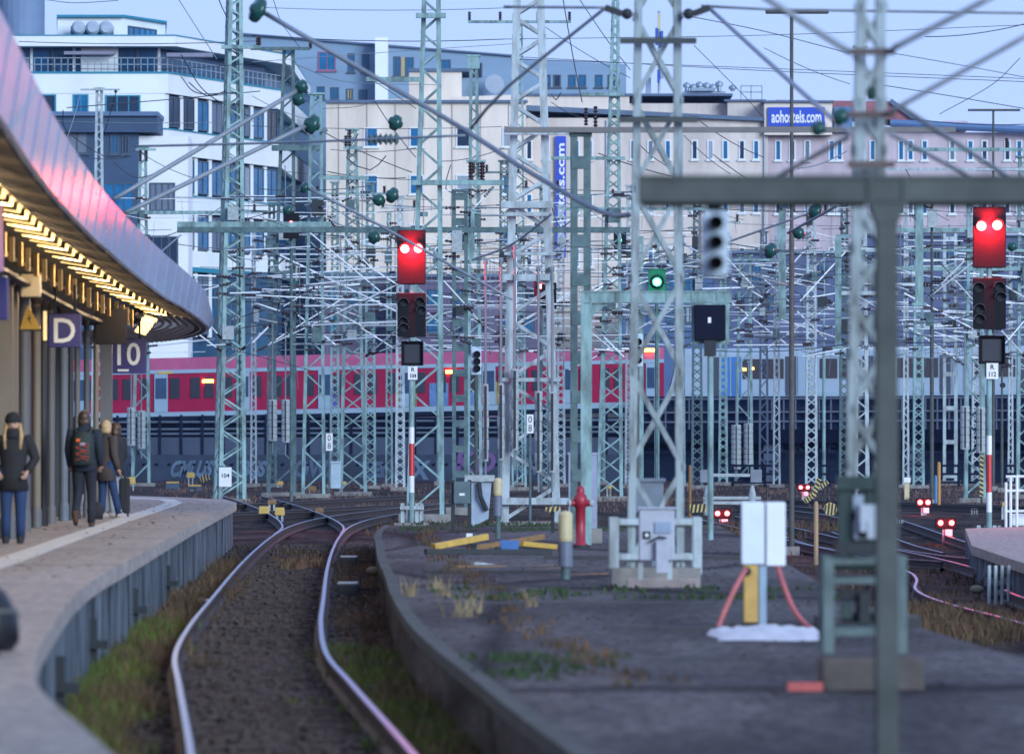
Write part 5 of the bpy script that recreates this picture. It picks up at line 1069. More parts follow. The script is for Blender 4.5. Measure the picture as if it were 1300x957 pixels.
# hanging three lens signal
def lens_box(label, x0, x1, y0, y1, Y, lens, body, grp, hang=None, rl=.32, post=None, nm='lens_signal'):
    r = thing(nm, W((x0 + x1) / 2, y1, Y), label, 'signal', grp); a = W(x0, y1, Y); b = W(x1, y0, Y); w = b.x - a.x
    o = MB(); o.b2((a.x, Y - .06, a.z), (b.x, Y + .12, b.z)); o.build('housing', body, r, bevel=min(.03, w * .12))
    for ly in lens:
        c = W((x0 + x1) / 2 + 1, ly, Y - .065); o = MB(); o.lathe([(w * rl, 0), (w * rl, .015), (w * rl * .8, .02), (.001, .03)], c, (0, -1, 0), 16); l_ = o.build('lens', BLACK, r)
        o = MB(); o.lathe([(w * rl * 1.05, 0), (w * rl * 1.12, .10), (w * rl * 1.0, .10), (w * rl * 1.0, .001)], c, (0, -1, 0), 16); o.build('hood', DARKM, l_)
    if hang: o = MB(); o.b2(((a.x + b.x) / 2 - .04, Y - .02, b.z), ((a.x + b.x) / 2 + .04, Y + .06, zr(hang, Y))); o.build('hanger', DARKM, r)
    if post: o = MB(); o.tube([((a.x + b.x) / 2, Y + .06, a.z), ((a.x + b.x) / 2, Y + .06, zr(post, Y))], w * .18, 8); o.build('post', GREY, r)
    return r
PALEH = mat('pale_blue_housing', (.50, .60, .70), .5, 0, .15, 6)
lens_box('blurred pale three lens signal hanging from the foreground gantry beam', 890, 925, 269, 351, 36.0, (283, 308, 334), PALEH, 'pale lens signals', hang=258.5, rl=.26)
lens_box('small pale signal with dark lenses beside the left leg of the blurred grey tower', 803, 816, 424, 466, 140, (434, 444, 457), PALEH, 'pale lens signals', post=700)
lens_box('small pale three lens signal left of the big grey tower', 598, 611, 440, 476, 205, (450, 459, 468), PALEH, 'pale lens signals', post=640)

# ------------------------------------------------------------------ bracket gantry with dark panel
Y = 111.0
r = thing('bracket_gantry', (xr(742, Y), Y, .3), 'green grey bracket post with a short arm reaching right, behind the red hydrant', 'gantry')
o = MB(); hbeam_post(o, xr(737, Y), xr(751, Y), .3, zr(386, Y), Y - .25, .12); o.build('post', GREEN, r)
o = MB(); a = W(737, 385, Y); b = W(928, 370, Y); o.b2((a.x, Y - .37, a.z), (b.x, Y - .13, a.z + .02)); o.b2((a.x, Y - .37, b.z - .02), (b.x, Y - .13, b.z)); o.b2((a.x, Y - .345, a.z + .02), (b.x, Y - .33, b.z - .02)); o.build('arm', GREEN, r)
o = MB(); o.prism([(xr(751, Y), Y - .3, zr(402, Y)), (xr(772, Y), Y - .3, zr(385.5, Y)), (xr(751, Y), Y - .3, zr(385.5, Y))], (0, .03, 0)); o.build('gusset', GREEN, r)
for k in range(6): o = MB(); X = xr(750 + k * 32, Y); o.b2((X - .012, Y - .36, a.z + .02), (X + .012, Y - .346, b.z - .02)); o.build('stiffener', GREEN, r)
Y = 116.0
r = thing('signal_display', (xr(902, Y), Y, .3), 'dark square display panel with a tiny white mark on a green grey pole', 'signal panel')
o = MB(); a = W(881.5, 432, Y); b = W(921, 387, Y); o.b2((a.x, Y - .1, a.z), (b.x, Y + .1, b.z)); o.build('panel', mat('dark_navy_panel', (.008, .010, .025), .7, 0, .2, 4, spec=.1), r, bevel=.015)
o = MB(); a2 = W(898.5, 410, Y); b2_ = W(902.5, 403, Y); o.b2((a2.x, Y - .112, a2.z), (b2_.x, Y - .103, b2_.z)); o.build('white_mark', WHITE, r)
o = MB(); o.b2((xr(878, Y), Y + .1, zr(382, Y)), (xr(926, Y), Y + .14, zr(436, Y))); o.build('back_frame', GREEN, r)
o = MB(); o.b2((xr(894, Y), Y - .08, zr(452, Y)), (xr(909, Y), Y + .08, a.z)); o.build('neck', DARKM, r)
o = MB(); o.tube([(xr(902, Y), Y, .3), (xr(902, Y), Y, zr(451, Y))], .055, 10); o.build('pole', GREEN, r)

# ------------------------------------------------------------------ main signals
def main_signal(label, cx, Y, zb, hw, u0, u1, l0, l1, bx0, bx1, b0, b1, lamps, unlit, pl, plate, w0, r0, r1, w1, pole_w):
    r = thing('main_signal', (xr(cx, Y), Y, zb), label, 'railway signal', 'main signals showing red')
    X = xr(cx, Y); s = Y / F
    up = MB(); up.b2((X - hw * s, Y - .06, zr(u1, Y)), (X + hw * s, Y + .02, zr(u0, Y))); upo = up.build('head_board', BLACK, r, bevel=.02)
    o = MB(); o.b2((X - hw * s * .8, Y + .025, zr(u1, Y)), (X + hw * s * .8, Y + .3, zr(u0, Y))); o.build('rear_housing', DARKM, upo)
    for (lx, ly) in lamps:
        c = W(lx, ly, Y - .06)
        o = MB(); o.lathe([(.115, 0), (.115, .03), (.085, .055), (.001, .07)], c, (0, -1, 0), 16); lo = o.build('lit_lamp', REDL, upo)
        o = MB()
        for k in range(8):                         # half round hood above the lens
            a0 = math.pi * k / 8; a1 = math.pi * (k + 1) / 8; q = .145
            o.add([c + Vector((math.cos(t) * rr, y, math.sin(t) * rr)) for t in (a0, a1) for rr in (q, q + .012) for y in (0, -.2)], [(0, 1, 3, 2), (4, 6, 7, 5), (0, 4, 5, 1), (2, 3, 7, 6), (1, 5, 7, 3), (0, 2, 6, 4)])
        o.build('hood', BLACK, lo)
    lc = W(sum(q[0] for q in lamps) / len(lamps), sum(q[1] for q in lamps) / len(lamps), Y - .26)
    pl_ = bpy.data.lights.new('red_lamp_light', 'POINT'); pl_.color = (1, .01, .02); pl_.energy = 950; pl_.shadow_soft_size = .12
    lo_ = bpy.data.objects.new('red_lamp_light', pl_); COL.objects.link(lo_); lo_.parent = r; lo_.location = lc - r.location
    low = MB(); low.b2((X - hw * s, Y - .06, zr(l1, Y)), (X + hw * s, Y + .02, zr(l0, Y))); lowo = low.build('lower_board', BLACK, r, bevel=.02)
    for (lx, ly) in unlit:
        c = W(lx, ly, Y - .06); o = MB(); o.lathe([(.10, 0), (.10, .02), (.07, .03), (.001, .04)], c, (0, -1, 0), 14); lo = o.build('dark_lens', DARKM, lowo)
        o = MB()
        for k in range(8):
            a0 = math.pi * k / 8; a1 = math.pi * (k + 1) / 8; q = .13
            o.add([c + Vector((math.cos(t) * rr, y, math.sin(t) * rr)) for t in (a0, a1) for rr in (q, q + .014) for y in (0, -.22)], [(0, 1, 3, 2), (4, 6, 7, 5), (0, 4, 5, 1), (2, 3, 7, 6), (1, 5, 7, 3), (0, 2, 6, 4)])
        o.build('hood', mat('hood_worn_black', (.04, .04, .045), .5, 0, .3, 6), lo)
    bxm = MB(); xa, xb_ = xr(bx0, Y), xr(bx1, Y); za_, zb_ = zr(b1, Y), zr(b0, Y); bxm.b2((xa, Y - .05, za_), (xb_, Y + .2, zb_)); bo = bxm.build('number_box', BLACK, r, bevel=.015)
    o = MB(); o.b2((xa + .07, Y - .06, za_ + .07), (xb_ - .07, Y - .052, zb_ - .07)); o.build('screen', mat('unlit_screen', (.02, .02, .035), .5, 0, .2, 5), bo)
    o = MB()
    for t in (xa, xb_): o.b2((t - .012, Y - .2, za_), (t + .012, Y - .05, zb_ + .02))
    o.b2((xa, Y - .2, zb_), (xb_, Y - .05, zb_ + .022)); o.build('hood', BLACK, bo)
    p0, p1, q0, q1 = pl; o = MB(); o.b2((xr(p0, Y), Y - .09, zr(q1, Y)), (xr(p1, Y), Y - .075, zr(q0, Y))); po = o.build('name_plate', WHITE, r)
    o = MB(); c = W((p0 + p1) / 2, (q0 + q1) / 2, Y - .093); hh = (q1 - q0) * s
    o.text(plate[0], hh * .42, lambda x, y, z: Vector((c.x + x, c.y - z, c.z + y + hh * .24)), .004, .002); o.text(plate[1], hh * .42, lambda x, y, z: Vector((c.x + x * .82, c.y - z, c.z + y - hh * .22)), .004, .002); o.build('lettering', INK, po)
    pw = pole_w * s / 2; segs = [(zb, zr(w1, Y), GREEN), (zr(w1, Y), zr(r1, Y), WHITE), (zr(r1, Y), zr(r0, Y), REDP), (zr(r0, Y), zr(w0, Y), WHITE), (zr(w0, Y), zr(u0 + 4, Y), GREEN)]
    for i, (z0, z1, m_) in enumerate(segs):
        o = MB(); o.lathe([(pw, z0), (pw, z1)], (X, Y + .06, 0), n=12); o.build('post' if m_ is GREEN else 'stripe', m_, r)
    o = MB()
    for dx in (-.24, -.06, .14, .26): o.b2((X + dx - .045, Y + .15, zb - .05), (X + dx + .045, Y + .22, zb + .62))
    o.b2((X - .3, Y + .02, zb + .45), (X + .32, Y + .25, zb + .55)); o.build('foot_bracket', GALV, r)
    o = MB(); o.box((X, Y + .1, zb - .02), (.9, .8, .25)); o.build('foundation', CONC, r)
main_signal('left red signal with plate R 104 on a red and white post', 522.5, 165, -.12, 18, 292, 361, 372, 428, 510, 537, 434, 464, ((514, 316), (531, 315.5)), ((512.5, 385), (533, 384), (535, 395), (512, 409), (512.5, 417)), (518, 530, 465, 482), ('R', '104'), 542, 563, 604, 625, 7)
main_signal('right red signal with two glaring red lamps and plate R 112 at the right edge', 1256, 150, -.5, 21, 263, 340, 353, 418, 1243, 1275, 427, 462, ((1246, 287), (1266, 286)), ((1242, 366), (1268, 365), (1270, 378), (1243, 393), (1243, 406)), (1252, 1267, 461, 481), ('R', '112'), 553, 577, 625, 650, 7)

# small far signals with green and red lamps
def far_lamp(label, x, y, Y, m, key=None, col=None, rad=.10, e=30):
    r = thing('signal_lamp', W(x, y, Y), label, 'signal lamp', 'small lit signal lamps deep in the yard')
    c = W(x, y, Y); o = MB(); o.lathe([(rad, 0), (rad, .04), (.001, .09)], c, (0, -1, 0), 12); o.build('lens', m, r)
    o = MB(); o.b2((c.x - .3, c.y + .005, c.z - .6), (c.x + .3, c.y + .2, c.z + .45)); o.build('board', BLACK, r)
    o = MB(); o.lathe([(rad * 1.2, .0), (rad * 1.4, .12), (rad * 1.25, .12), (rad * 1.15, .0)], c, (0, -1, 0), 12); o.build('hood', BLACK, r)
    o = MB(); o.tube([(c.x, c.y + .3, c.z - .5), (c.x, c.y + .3, gz(c.x, c.y))], .06, 6); o.build('post', GREEN2, r)
    if col:
        pl_ = bpy.data.lights.new('lamp_light', 'POINT'); pl_.color = col; pl_.energy = e; pl_.shadow_soft_size = .08
        lo_ = bpy.data.objects.new('lamp_light', pl_); COL.objects.link(lo_); lo_.parent = r; lo_.location = (0, -.3, 0)
far_lamp('glowing green signal lamp inside the blurred grey tower', 834, 358, 215, GRNL, col=(.05, 1, .5), rad=.12, e=160)
far_lamp('small red signal lamp seen through the big grey tower', 687, 363.5, 262, REDL, col=(1, .03, .03), rad=.10, e=60)
far_lamp('small green signal lamp just below the small red one', 697, 373, 252, GRNL, rad=.09)
far_lamp('tiny red signal lamp beside the mast with brown grey weights', 369.5, 283, 240, REDL, rad=.07)
far_lamp('tiny green signal lamp low left of the slender tall mast', 787, 305, 300, GRNL, rad=.07)

# dwarf signals with two red lamps on the ground
def dwarf(label, x, y, Y, gap=9, rad=.05, zb=None):
    zb = gz(xr(x, Y), Y) if zb is None else zb; c = W(x, y, Y); r = thing('dwarf_signal', (c.x, Y, zb), label, 'dwarf signal', 'dwarf signals showing two red lamps'); g_ = gap * Y / F / 2
    o = MB(); o.b2((c.x - g_ - .13, Y - .03, c.z - .16), (c.x + g_ + .13, Y + .15, c.z + .13)); o.build('housing', BLACK, r, bevel=.02)
    for sg in (-1, 1):
        o = MB(); o.lathe([(rad, 0), (rad, .02), (.001, .05)], (c.x + sg * g_, Y - .035, c.z), (0, -1, 0), 12); o.build('lit_lamp', REDL, r)
    o = MB(); o.b2((c.x - .02, Y - .04, c.z - .34), (c.x + .16, Y, c.z - .17)); o.build('white_plate', WHITE, r)
    o = MB(); o.b2((c.x - .09, Y + .02, zb), (c.x + .09, Y + .12, c.z - .15)); o.build('stand', GALV, r)
    pl_ = bpy.data.lights.new('lamp_light', 'POINT'); pl_.color = (1, .02, .03); pl_.energy = 14; pl_.shadow_soft_size = .06
    lo_ = bpy.data.objects.new('lamp_light', pl_); COL.objects.link(lo_); lo_.parent = r; lo_.location = c + Vector((0, -.25, 0)) - r.location
dwarf('red dwarf signal between the blurred grey tower and the white cabinet', 917, 651.5, 185, 12, .07)
dwarf('red dwarf signal beside the leaning striped boards', 1021, 618.5, 250, 9, .07, -.19)
dwarf('red dwarf signal right of the gantry post near the orange post', 1173, 637.5, 200, 10, .075)
dwarf('red dwarf signal nearest the right platform end', 1201, 663.5, 162, 14, .065)

# ------------------------------------------------------------------ track-side furniture
# grey locker in front of the blurred tower
Y = 77.0
r = thing('control_locker', (xr(832, Y), Y, .3), 'pale grey blue control locker with a dial and a handle on the blurred tower base', 'locker')
LOCK = mat('locker_pale_lilac_grey', (.42, .44, .52), .5, 0, .2, 4)
o = MB(); a = W(811, 711, Y); b = W(856, 646, Y); o.b2((a.x, Y - .2, a.z), (b.x, Y + .12, b.z)); o.build('case', LOCK, r, bevel=.015)
o = MB(); o.b2((xr(809, Y), Y - .23, b.z), (xr(858, Y), Y + .14, b.z + .025)); o.build('lid', LOCK, r, bevel=.008)
o = MB(); c = W(821, 679, Y - .2); o.b2((c.x - .045, Y - .22, c.z - .045), (c.x + .045, Y - .201, c.z + .045)); dl = o.build('dial_plate', INK, r)
o = MB(); o.lathe([(.022, 0), (.022, .01), (.001, .012)], (c.x, Y - .221, c.z), (0, -1, 0), 10); o.build('dial', WHITE, dl)
o = MB(); o.b2((xr(831, Y), Y - .225, zr(676, Y)), (xr(851, Y), Y - .201, zr(662, Y))); o.build('plate', mat('locker_plate_blue', (.26, .33, .45), .5, 0, .2, 4), r)
o = MB(); o.tube([W(824, 688, Y - .25), W(838, 681, Y - .27), W(846, 683, Y - .25)], .014, 6); o.build('handle', DARKM, r)
o = MB(); a = W(832, 727, Y); b = W(848, 686, Y); o.b2((a.x, Y - .3, a.z), (b.x, Y - .205, b.z)); o.build('cable_duct', LOCK, r, bevel=.01)
for x in (813, 850): o = MB(); X = xr(x, Y); o.b2((X - .03, Y - .1, zr(735, Y)), (X + .03, Y + .05, zr(711, Y))); o.build('leg', GALV, r)
# dark relay box behind the tower legs
Y = 84.0
o = MB(); a = W(800, 650, Y); b = W(842, 607, Y); o.b2((a.x, Y - .1, a.z), (b.x, Y + .2, b.z - .05)); o.b2((a.x - .03, Y - .13, b.z - .05), (b.x + .03, Y + .23, b.z)); o.b2((a.x + .1, Y, .3), (a.x + .16, Y + .1, a.z)); o.b2((b.x - .16, Y, .3), (b.x - .1, Y + .1, a.z))
tag(o.build('relay_box', mat('relay_box_grey', (.16, .20, .25), .6, 0, .3, 5), bevel=.01), 'dark grey relay box with an overhanging lid between the legs of the blurred tower', 'relay box')
# white cabinets on yellow and pale blue posts, with red hoses, on a white sheet
Y = 62.0; S_ = Y / F
r = thing('white_cabinet', (xr(962, Y), Y, .3), 'white cabinet on a yellow post and a pale blue post with two red hoses', 'cabinet')
WC = mat('cabinet_white_blue', (.68, .74, .84), .5, 0, .12, 4)
o = MB(); a = W(941, 716, Y); b = W(970, 637, Y); o.b2((a.x, Y - .1, a.z), (b.x, Y + .12, b.z)); o.build('case', WC, r, bevel=.012)
o = MB(); a = W(966, 718, Y + .05); b = W(996, 637, Y + .05); o.b2((xr(972, Y), Y - .05, a.z), (xr(997, Y), Y + .17, b.z)); o.build('case', mat('cabinet_white', (.76, .79, .84), .5, 0, .1, 4), r, bevel=.012)
o = MB(); o.b2((xr(970, Y), Y - .07, zr(716, Y)), (xr(972, Y), Y + .1, zr(640, Y))); o.build('gap', DARKM, r)  # solid dark strip, the shade between the two cases put into its colour
o = MB(); o.b2((xr(944, Y), Y - .08, zr(791, Y)), (xr(962, Y), Y + .05, zr(716.5, Y))); o.build('yellow_post', mat('ochre_yellow_post', (.62, .38, .10), .6, 0, .25, 6), r, bevel=.01)
o = MB(); o.b2((xr(943, Y), Y - .1, .3), (xr(963, Y), Y + .07, zr(789, Y))); o.build('rusty_shoe', RUST, r)
o = MB(); o.b2((xr(964, Y), Y - .03, .3), (xr(973, Y), Y + .06, zr(640, Y))); o.build('blue_post', mat('pale_blue_post', (.30, .42, .55), .5, 0, .2, 6), r)
HOSE = mat('faded_red_hose', (.50, .13, .13), .5, 0, .25, 8)
o = MB(); o.lathe([(.03, 0), (.045, .01), (.045, .05), (.02, .07)], W(948, 725, Y - .08), (0, -1, 0), 12); o.build('hose_coupling', DARKM, r)
o = MB(); o.tube(catmull([W(947, 722, Y - .14), W(934, 745, Y - .2), W(920, 775, Y - .25), W(911, 800, Y - .3), W(912, 815, Y - .5)], .05), .028, 8); o.build('hose', HOSE, r, smooth=True)
o = MB(); o.tube(catmull([W(987, 718, Y), W(994, 740, Y - .2), W(1006, 770, Y - .3), W(1022, 792, Y - .5), W(1044, 806, Y - .9)], .05), .028, 8); o.build('hose', HOSE, r, smooth=True)
o = MB()                                           # crumpled white sheet
nxs, nys = 22, 10; P0 = (xr(903, 59), 57.4); P1 = (xr(1042, 59), 60.6)
for j in range(nys):
    for i in range(nxs):
        u, v = i / (nxs - 1), j / (nys - 1); e = .09 * math.sin(7 * u + 3 * v) * (1 if 0 < i < nxs - 1 else 1)
        o.v.append(Vector((P0[0] + (P1[0] - P0[0]) * u + .04 * math.sin(9 * v), P0[1] + (P1[1] - P0[1]) * v + e, .305 + (.085 * abs(math.sin(9.5 * v + 1.6 * u)) ** .6 * (.6 + .4 * abs(math.sin(5 * u + 3 * v))) * math.sin(math.pi * u) ** .4 * math.sin(math.pi * v) ** .5 + random.uniform(0, .03)) * (0 < i < nxs - 1) * (0 < j < nys - 1))))
for j in range(nys - 1):
    for i in range(nxs - 1): a = j * nxs + i; o.f.append([a, a + 1, a + nxs + 1, a + nxs]); o.mi.append(0)
tag(o.build('plastic_sheet', mat('white_sheet', (.72, .70, .72), .6, 0, .25, 5), smooth=True), 'crumpled white sheet lying on the asphalt below the white cabinet', 'sheet')
# red hydrant
Y = 108; X = xr(737, Y)
r = thing('fire_hydrant', (X, Y, .3), 'red pillar hydrant with two grey side outlets beside the battened mast', 'hydrant')
HY_ = mat('hydrant_red', (.36, .02, .04), .45, 0, .25, 6)
o = MB(); o.lathe([(.13, .3), (.13, .36), (.085, .38), (.085, .98), (.11, 1.0), (.125, 1.12), (.10, 1.2), (.07, 1.22), (.07, 1.28), (.055, 1.33), (.02, 1.36)], (X, Y, 0), n=16); o.build('pillar', HY_, r, smooth=True)
for sg in (-1, 1):
    o = MB(); o.lathe([(.055, .08), (.055, .17)], (X, Y, 1.06), (sg, -.15, 0), 12); nz = o.build('outlet', HY_, r); o = MB(); o.lathe([(.06, .17), (.06, .21), (.03, .23)], (X, Y, 1.06), (sg, -.15, 0), 12); o.build('outlet_cap', WEIGHT, nz)
o = MB(); o.lathe([(.16, .28), (.16, .34), (.12, .35)], (X, Y, 0), n=14); o.build('base_flange', DARKM, r)
# cream marker posts
def marker_post(label, x, Y, y0, y1, y2, y3, wpx):
    X = xr(x, Y); s = Y / F; r = thing('marker_post', (X, Y, zr(y3, Y)), label, 'marker post', 'cream marker posts'); w = wpx * s / 2
    o = MB(); o.lathe([(w * .9, zr(y1, Y)), (w, zr(y1, Y) + .04), (w, zr(y0, Y) - .04), (w * .7, zr(y0, Y)), (.01, zr(y0, Y) + .01)], (X, Y, 0), n=16); o.build('cap', CREAM, r, smooth=False)
    o = MB(); o.lathe([(w, zr(y2, Y)), (w, zr(y1, Y) - .01), (w * .8, zr(y1, Y) - .005)], (X, Y, 0), n=16); o.build('collar', mat('collar_blue_grey', (.16, .18, .25), .5, 0, .2, 5), r)
    o = MB(); o.lathe([(w * .62, zr(y3, Y)), (w * .62, zr(y2, Y))], (X, Y, 0), n=12); o.build('stub', GREEN2, r)
marker_post('cream capped marker post in front of the red hydrant', 718, 83, 649, 687, 719, 735, 18)
marker_post('smaller cream marker post left of the big grey tower foot', 632, 118, 607, 629, 655, 692, 11)
# grey and lilac boxes near the tower foot
Y = 128
r = thing('meter_box', (xr(587, Y), Y, .3), 'dark green meter box on thin legs behind the wood pile', 'box')
o = MB(); a = W(576, 639, Y); b = W(597, 611, Y); o.b2((a.x, Y - .1, a.z), (b.x, Y + .15, b.z)); o.build('case', mat('meter_box_green_grey', (.10, .15, .17), .5, 0, .3, 5), r, bevel=.012)
o = MB(); a = W(583, 629, Y - .11); b = W(590, 626, Y - .11); o.b2((a.x, Y - .115, a.z), (b.x, Y - .101, b.z)); o.build('label_plate', WHITE, r)
for x in (575, 596): o = MB(); X = xr(x, Y); o.b2((X - .04, Y - .03, .25), (X + .04, Y + .05, zr(609, Y))); o.build('leg', DARKM, r)
Y = 136
o = MB(); o.prism([(xr(597, Y), Y, .25), (xr(620, Y), Y, .45), (xr(624, Y), Y, zr(612, Y)), (xr(598, Y), Y, zr(612, Y))], (0, .4, 0)); r = tag(o.build('switch_cabinet', mat('switch_cabinet_blue_grey', (.34, .42, .52), .5, 0, .25, 4)), 'pale blue grey switch cabinet with hanging cables right of the meter box', 'cabinet')
o = MB(); o.tube(catmull([W(608, 612, Y - .1), W(610, 630, Y - .15), W(618, 648, Y - .1)], .2), .05, 6); o.build('cable', DARKM, r)
o = MB(); o.b2((xr(590, Y), Y - .1, zr(611, Y)), (xr(628, Y), Y + .3, zr(603, Y))); o.build('cable_tray', WEIGHT, r)
for (x0, x1, y0, y1, Y, lb) in ((722, 730, 577, 640, 118, 'narrow lilac grey cabinet door left of the bracket post'), (748, 758, 577, 634, 119, 'lilac grey cabinet right of the bracket post')):
    o = MB(); a = W(x0, y1, Y); b = W(x1, y0, Y); o.b2((a.x, Y - .05, .3), (b.x, Y + .25, b.z)); o.b2((a.x - .02, Y - .07, b.z), (b.x + .02, Y + .27, b.z + .04)); tag(o.build('cable_cabinet', mat('cabinet_lilac', (.33, .35, .48), .5, 0, .2, 4)), lb, 'cabinet', 'slim cable cabinets')
Y = 268
o = MB(); a = W(420, 620, Y); b = W(432.5, 588, Y); o.b2((a.x, Y - .1, a.z), (b.x, Y + .3, b.z)); o.b2((a.x - .03, Y - .14, b.z), (b.x + .03, Y + .34, b.z + .08)); tag(o.build('cable_cabinet', mat('cabinet_pale_blue', (.46, .58, .66), .5, 0, .2, 3), bevel=.02), 'small pale blue cable cabinet at the foot of the broad based mast', 'cabinet', 'slim cable cabinets')
# white number box on the tapered mast
Y = 236.4
r = thing('number_box', W(286, 618, Y), 'white box with the number 104 fixed to the foot of the tapered mast', 'box'); o = MB(); a = W(278, 618, Y); b = W(294, 593, Y); o.b2((a.x, Y - .14, a.z), (b.x, Y, b.z)); o.build('case', WHITE, r, bevel=.02)
c = (a + b) / 2; o = MB(); o.text('104', .22, lambda x, y, z: Vector((c.x + x, Y - .145 - z, c.z + y + .05)), .003, .002); o.build('lettering', INK, r)
for x in (281, 288): o = MB(); q = W(x, 594, Y); o.b2((q.x - .06, Y - .1, q.z), (q.x + .06, Y, q.z + .08)); o.build('lug', INK, r)
# hectometre plates
for x, y0, y1, Y, t, lb in ((418, 550, 572, 262, ('0', '8'), 'white distance plate with 0 over 8 left of the broad based mast'), (673, 526, 550, 162, ('0', '8'), 'white distance plate with 0 over 8 inside the big grey tower')):
    r = thing('distance_plate', W(x, 640, Y), lb, 'plate', 'white distance plates'); a = W(x - 4.3, y1, Y); b = W(x + 4.3, y0, Y); o = MB(); o.b2((a.x, Y - .03, a.z), (b.x, Y, b.z)); o.build('plate', WHITE, r); c = (a + b) / 2; h = b.z - a.z
    o = MB(); o.text(t[0], h * .5, lambda x, y, z: Vector((c.x + x * .85, Y - .034 - z, c.z + y + h * .22)), 0, .002); o.text(t[1], h * .5, lambda x, y, z: Vector((c.x + x * .85, Y - .034 - z, c.z + y - h * .24)), 0, .002); o.build('lettering', INK, r)
    o = MB(); o.tube([(c.x, Y + .06, gz(c.x, Y)), (c.x, Y + .06, b.z)], .035, 6); o.build('post', GREEN2, r)
# yellow point-machine lanterns and boxes
YB = [(166, 610, 300, 12, 9, 'yellow box at the foot of the mast with white weights behind the platform'), (242, 603, 335, 10, 7, 'yellow box in front of the graffiti wall'), (355, 613, 320, 9, 5, 'flat yellow box below the brown grey weights'), (396, 620, 290, 11, 6, 'ochre yellow lump between the two left masts'), (437, 613, 330, 6, 4, 'small yellow cap right of the pale blue cabinet'), (335, 648, 185, 14, 11, 'left one of the two yellow lanterns by the switch'), (355, 649, 185, 13, 10, 'right one of the two yellow lanterns by the switch'), (345, 637, 205, 12, 6, 'ochre box behind the two yellow lanterns'), (405, 648, 190, 12, 7, 'ochre box right of the two yellow lanterns'), (773, 618, 250, 8, 5, 'pale yellow box below the slender tall mast'), (1006, 632, 240, 4, 8, 'small yellow post cap left of the nearest tower'), (1274, 640, 190, 4, 6, 'small yellow post cap behind the white railing')]
for x, y, Y, w_, h_, lb in YB:
    r = thing('point_lantern', W(x, y + h_ / 2 + 8, Y), lb, 'lantern box', 'yellow lantern boxes on the ground'); a = W(x - w_ / 2, y + h_ / 2, Y); b = W(x + w_ / 2, y - h_ / 2, Y); zb = gz(a.x, Y)
    o = MB(); d_ = (b.x - a.x) * .6; o.prism([(a.x, Y, a.z), (b.x, Y, a.z), (b.x - d_ * .12, Y, b.z), (a.x + d_ * .12, Y, b.z)], (0, d_, 0)); o.build('hood', mat('lantern_yellow', (.66, .42, .10), .55, 0, .25, 5) if 'ochre' not in lb else WOOD, r, bevel=.02)
    o = MB()
    for t in (.25, .75): X = a.x + (b.x - a.x) * t; o.b2((X - .03, Y + .03, zb - .05), (X + .03, Y + .1, a.z))
    o.build('leg', WEIGHT, r)
Y = 255
r = thing('point_lantern', W(1151, 620, Y), 'white topped lantern on a yellow foot right of the gantry post', 'lantern box', 'yellow lantern boxes on the ground')
o = MB(); a = W(1147, 613, Y); b = W(1156, 606, Y); o.b2((a.x, Y, a.z), (b.x, Y + .25, b.z)); o.build('hood', WHITE, r, bevel=.03); o = MB(); a = W(1148.5, 621, Y); b = W(1154.5, 613.3, Y); o.b2((a.x, Y + .03, gz(a.x, Y) - .1), (b.x, Y + .2, b.z)); o.build('foot', CREAM, r)
# flat point covers with yellow tops
for x, y, lb in ((219, 613, 'left dark point cover with a yellow top'), (247, 617, 'right dark point cover with a yellow top')):
    Y = 300; c = W(x, y, Y); r = thing('point_cover', (c.x, Y, gz(c.x, Y)), lb, 'point cover', 'dark point covers behind the platform end'); o = MB(); o.b2((c.x - .32, Y, c.z - .28), (c.x + .32, Y + .5, c.z)); o.build('case', mat('point_cover_blue', (.05, .08, .13), .6, 0, .3, 3), r); o = MB(); o.b2((c.x - .3, Y - .03, c.z), (c.x + .3, Y + .5, c.z + .06)); o.build('top', YEL, r)
    o = MB(); o.b2((c.x - .05, Y + .1, gz(c.x, Y) - .1), (c.x + .05, Y + .2, c.z - .28)); o.build('stand', DARKM, r)
# small black number plates
for x, y, Y, t, w_, lb in ((244, 622.5, 270, '221', 9, 'small black number plate behind the platform end'), (1237, 650.5, 170, '215', 9, 'small black number plate left of the right red signal post'), (1142, 662, 165, '210', 7, 'small black number plate right of the gantry post')):
    c = W(x, y, Y); zb = gz(c.x, Y); r = thing('number_plate', (c.x, Y, zb), lb, 'number plate', 'small black track number plates'); hw = w_ * Y / F / 2
    o = MB(); o.b2((c.x - hw, Y, c.z - .13), (c.x + hw, Y + .03, c.z + .13)); o.build('plate', INK, r); o = MB(); o.text(t, .14, lambda x, y, z: Vector((c.x + x, Y - .006 - z, c.z + y)), 0, .002); o.build('lettering', WEIGHT, r); o = MB(); o.b2((c.x - .03, Y + .035, zb - .05), (c.x + .03, Y + .06, c.z)); o.build('stand', DARKM, r)
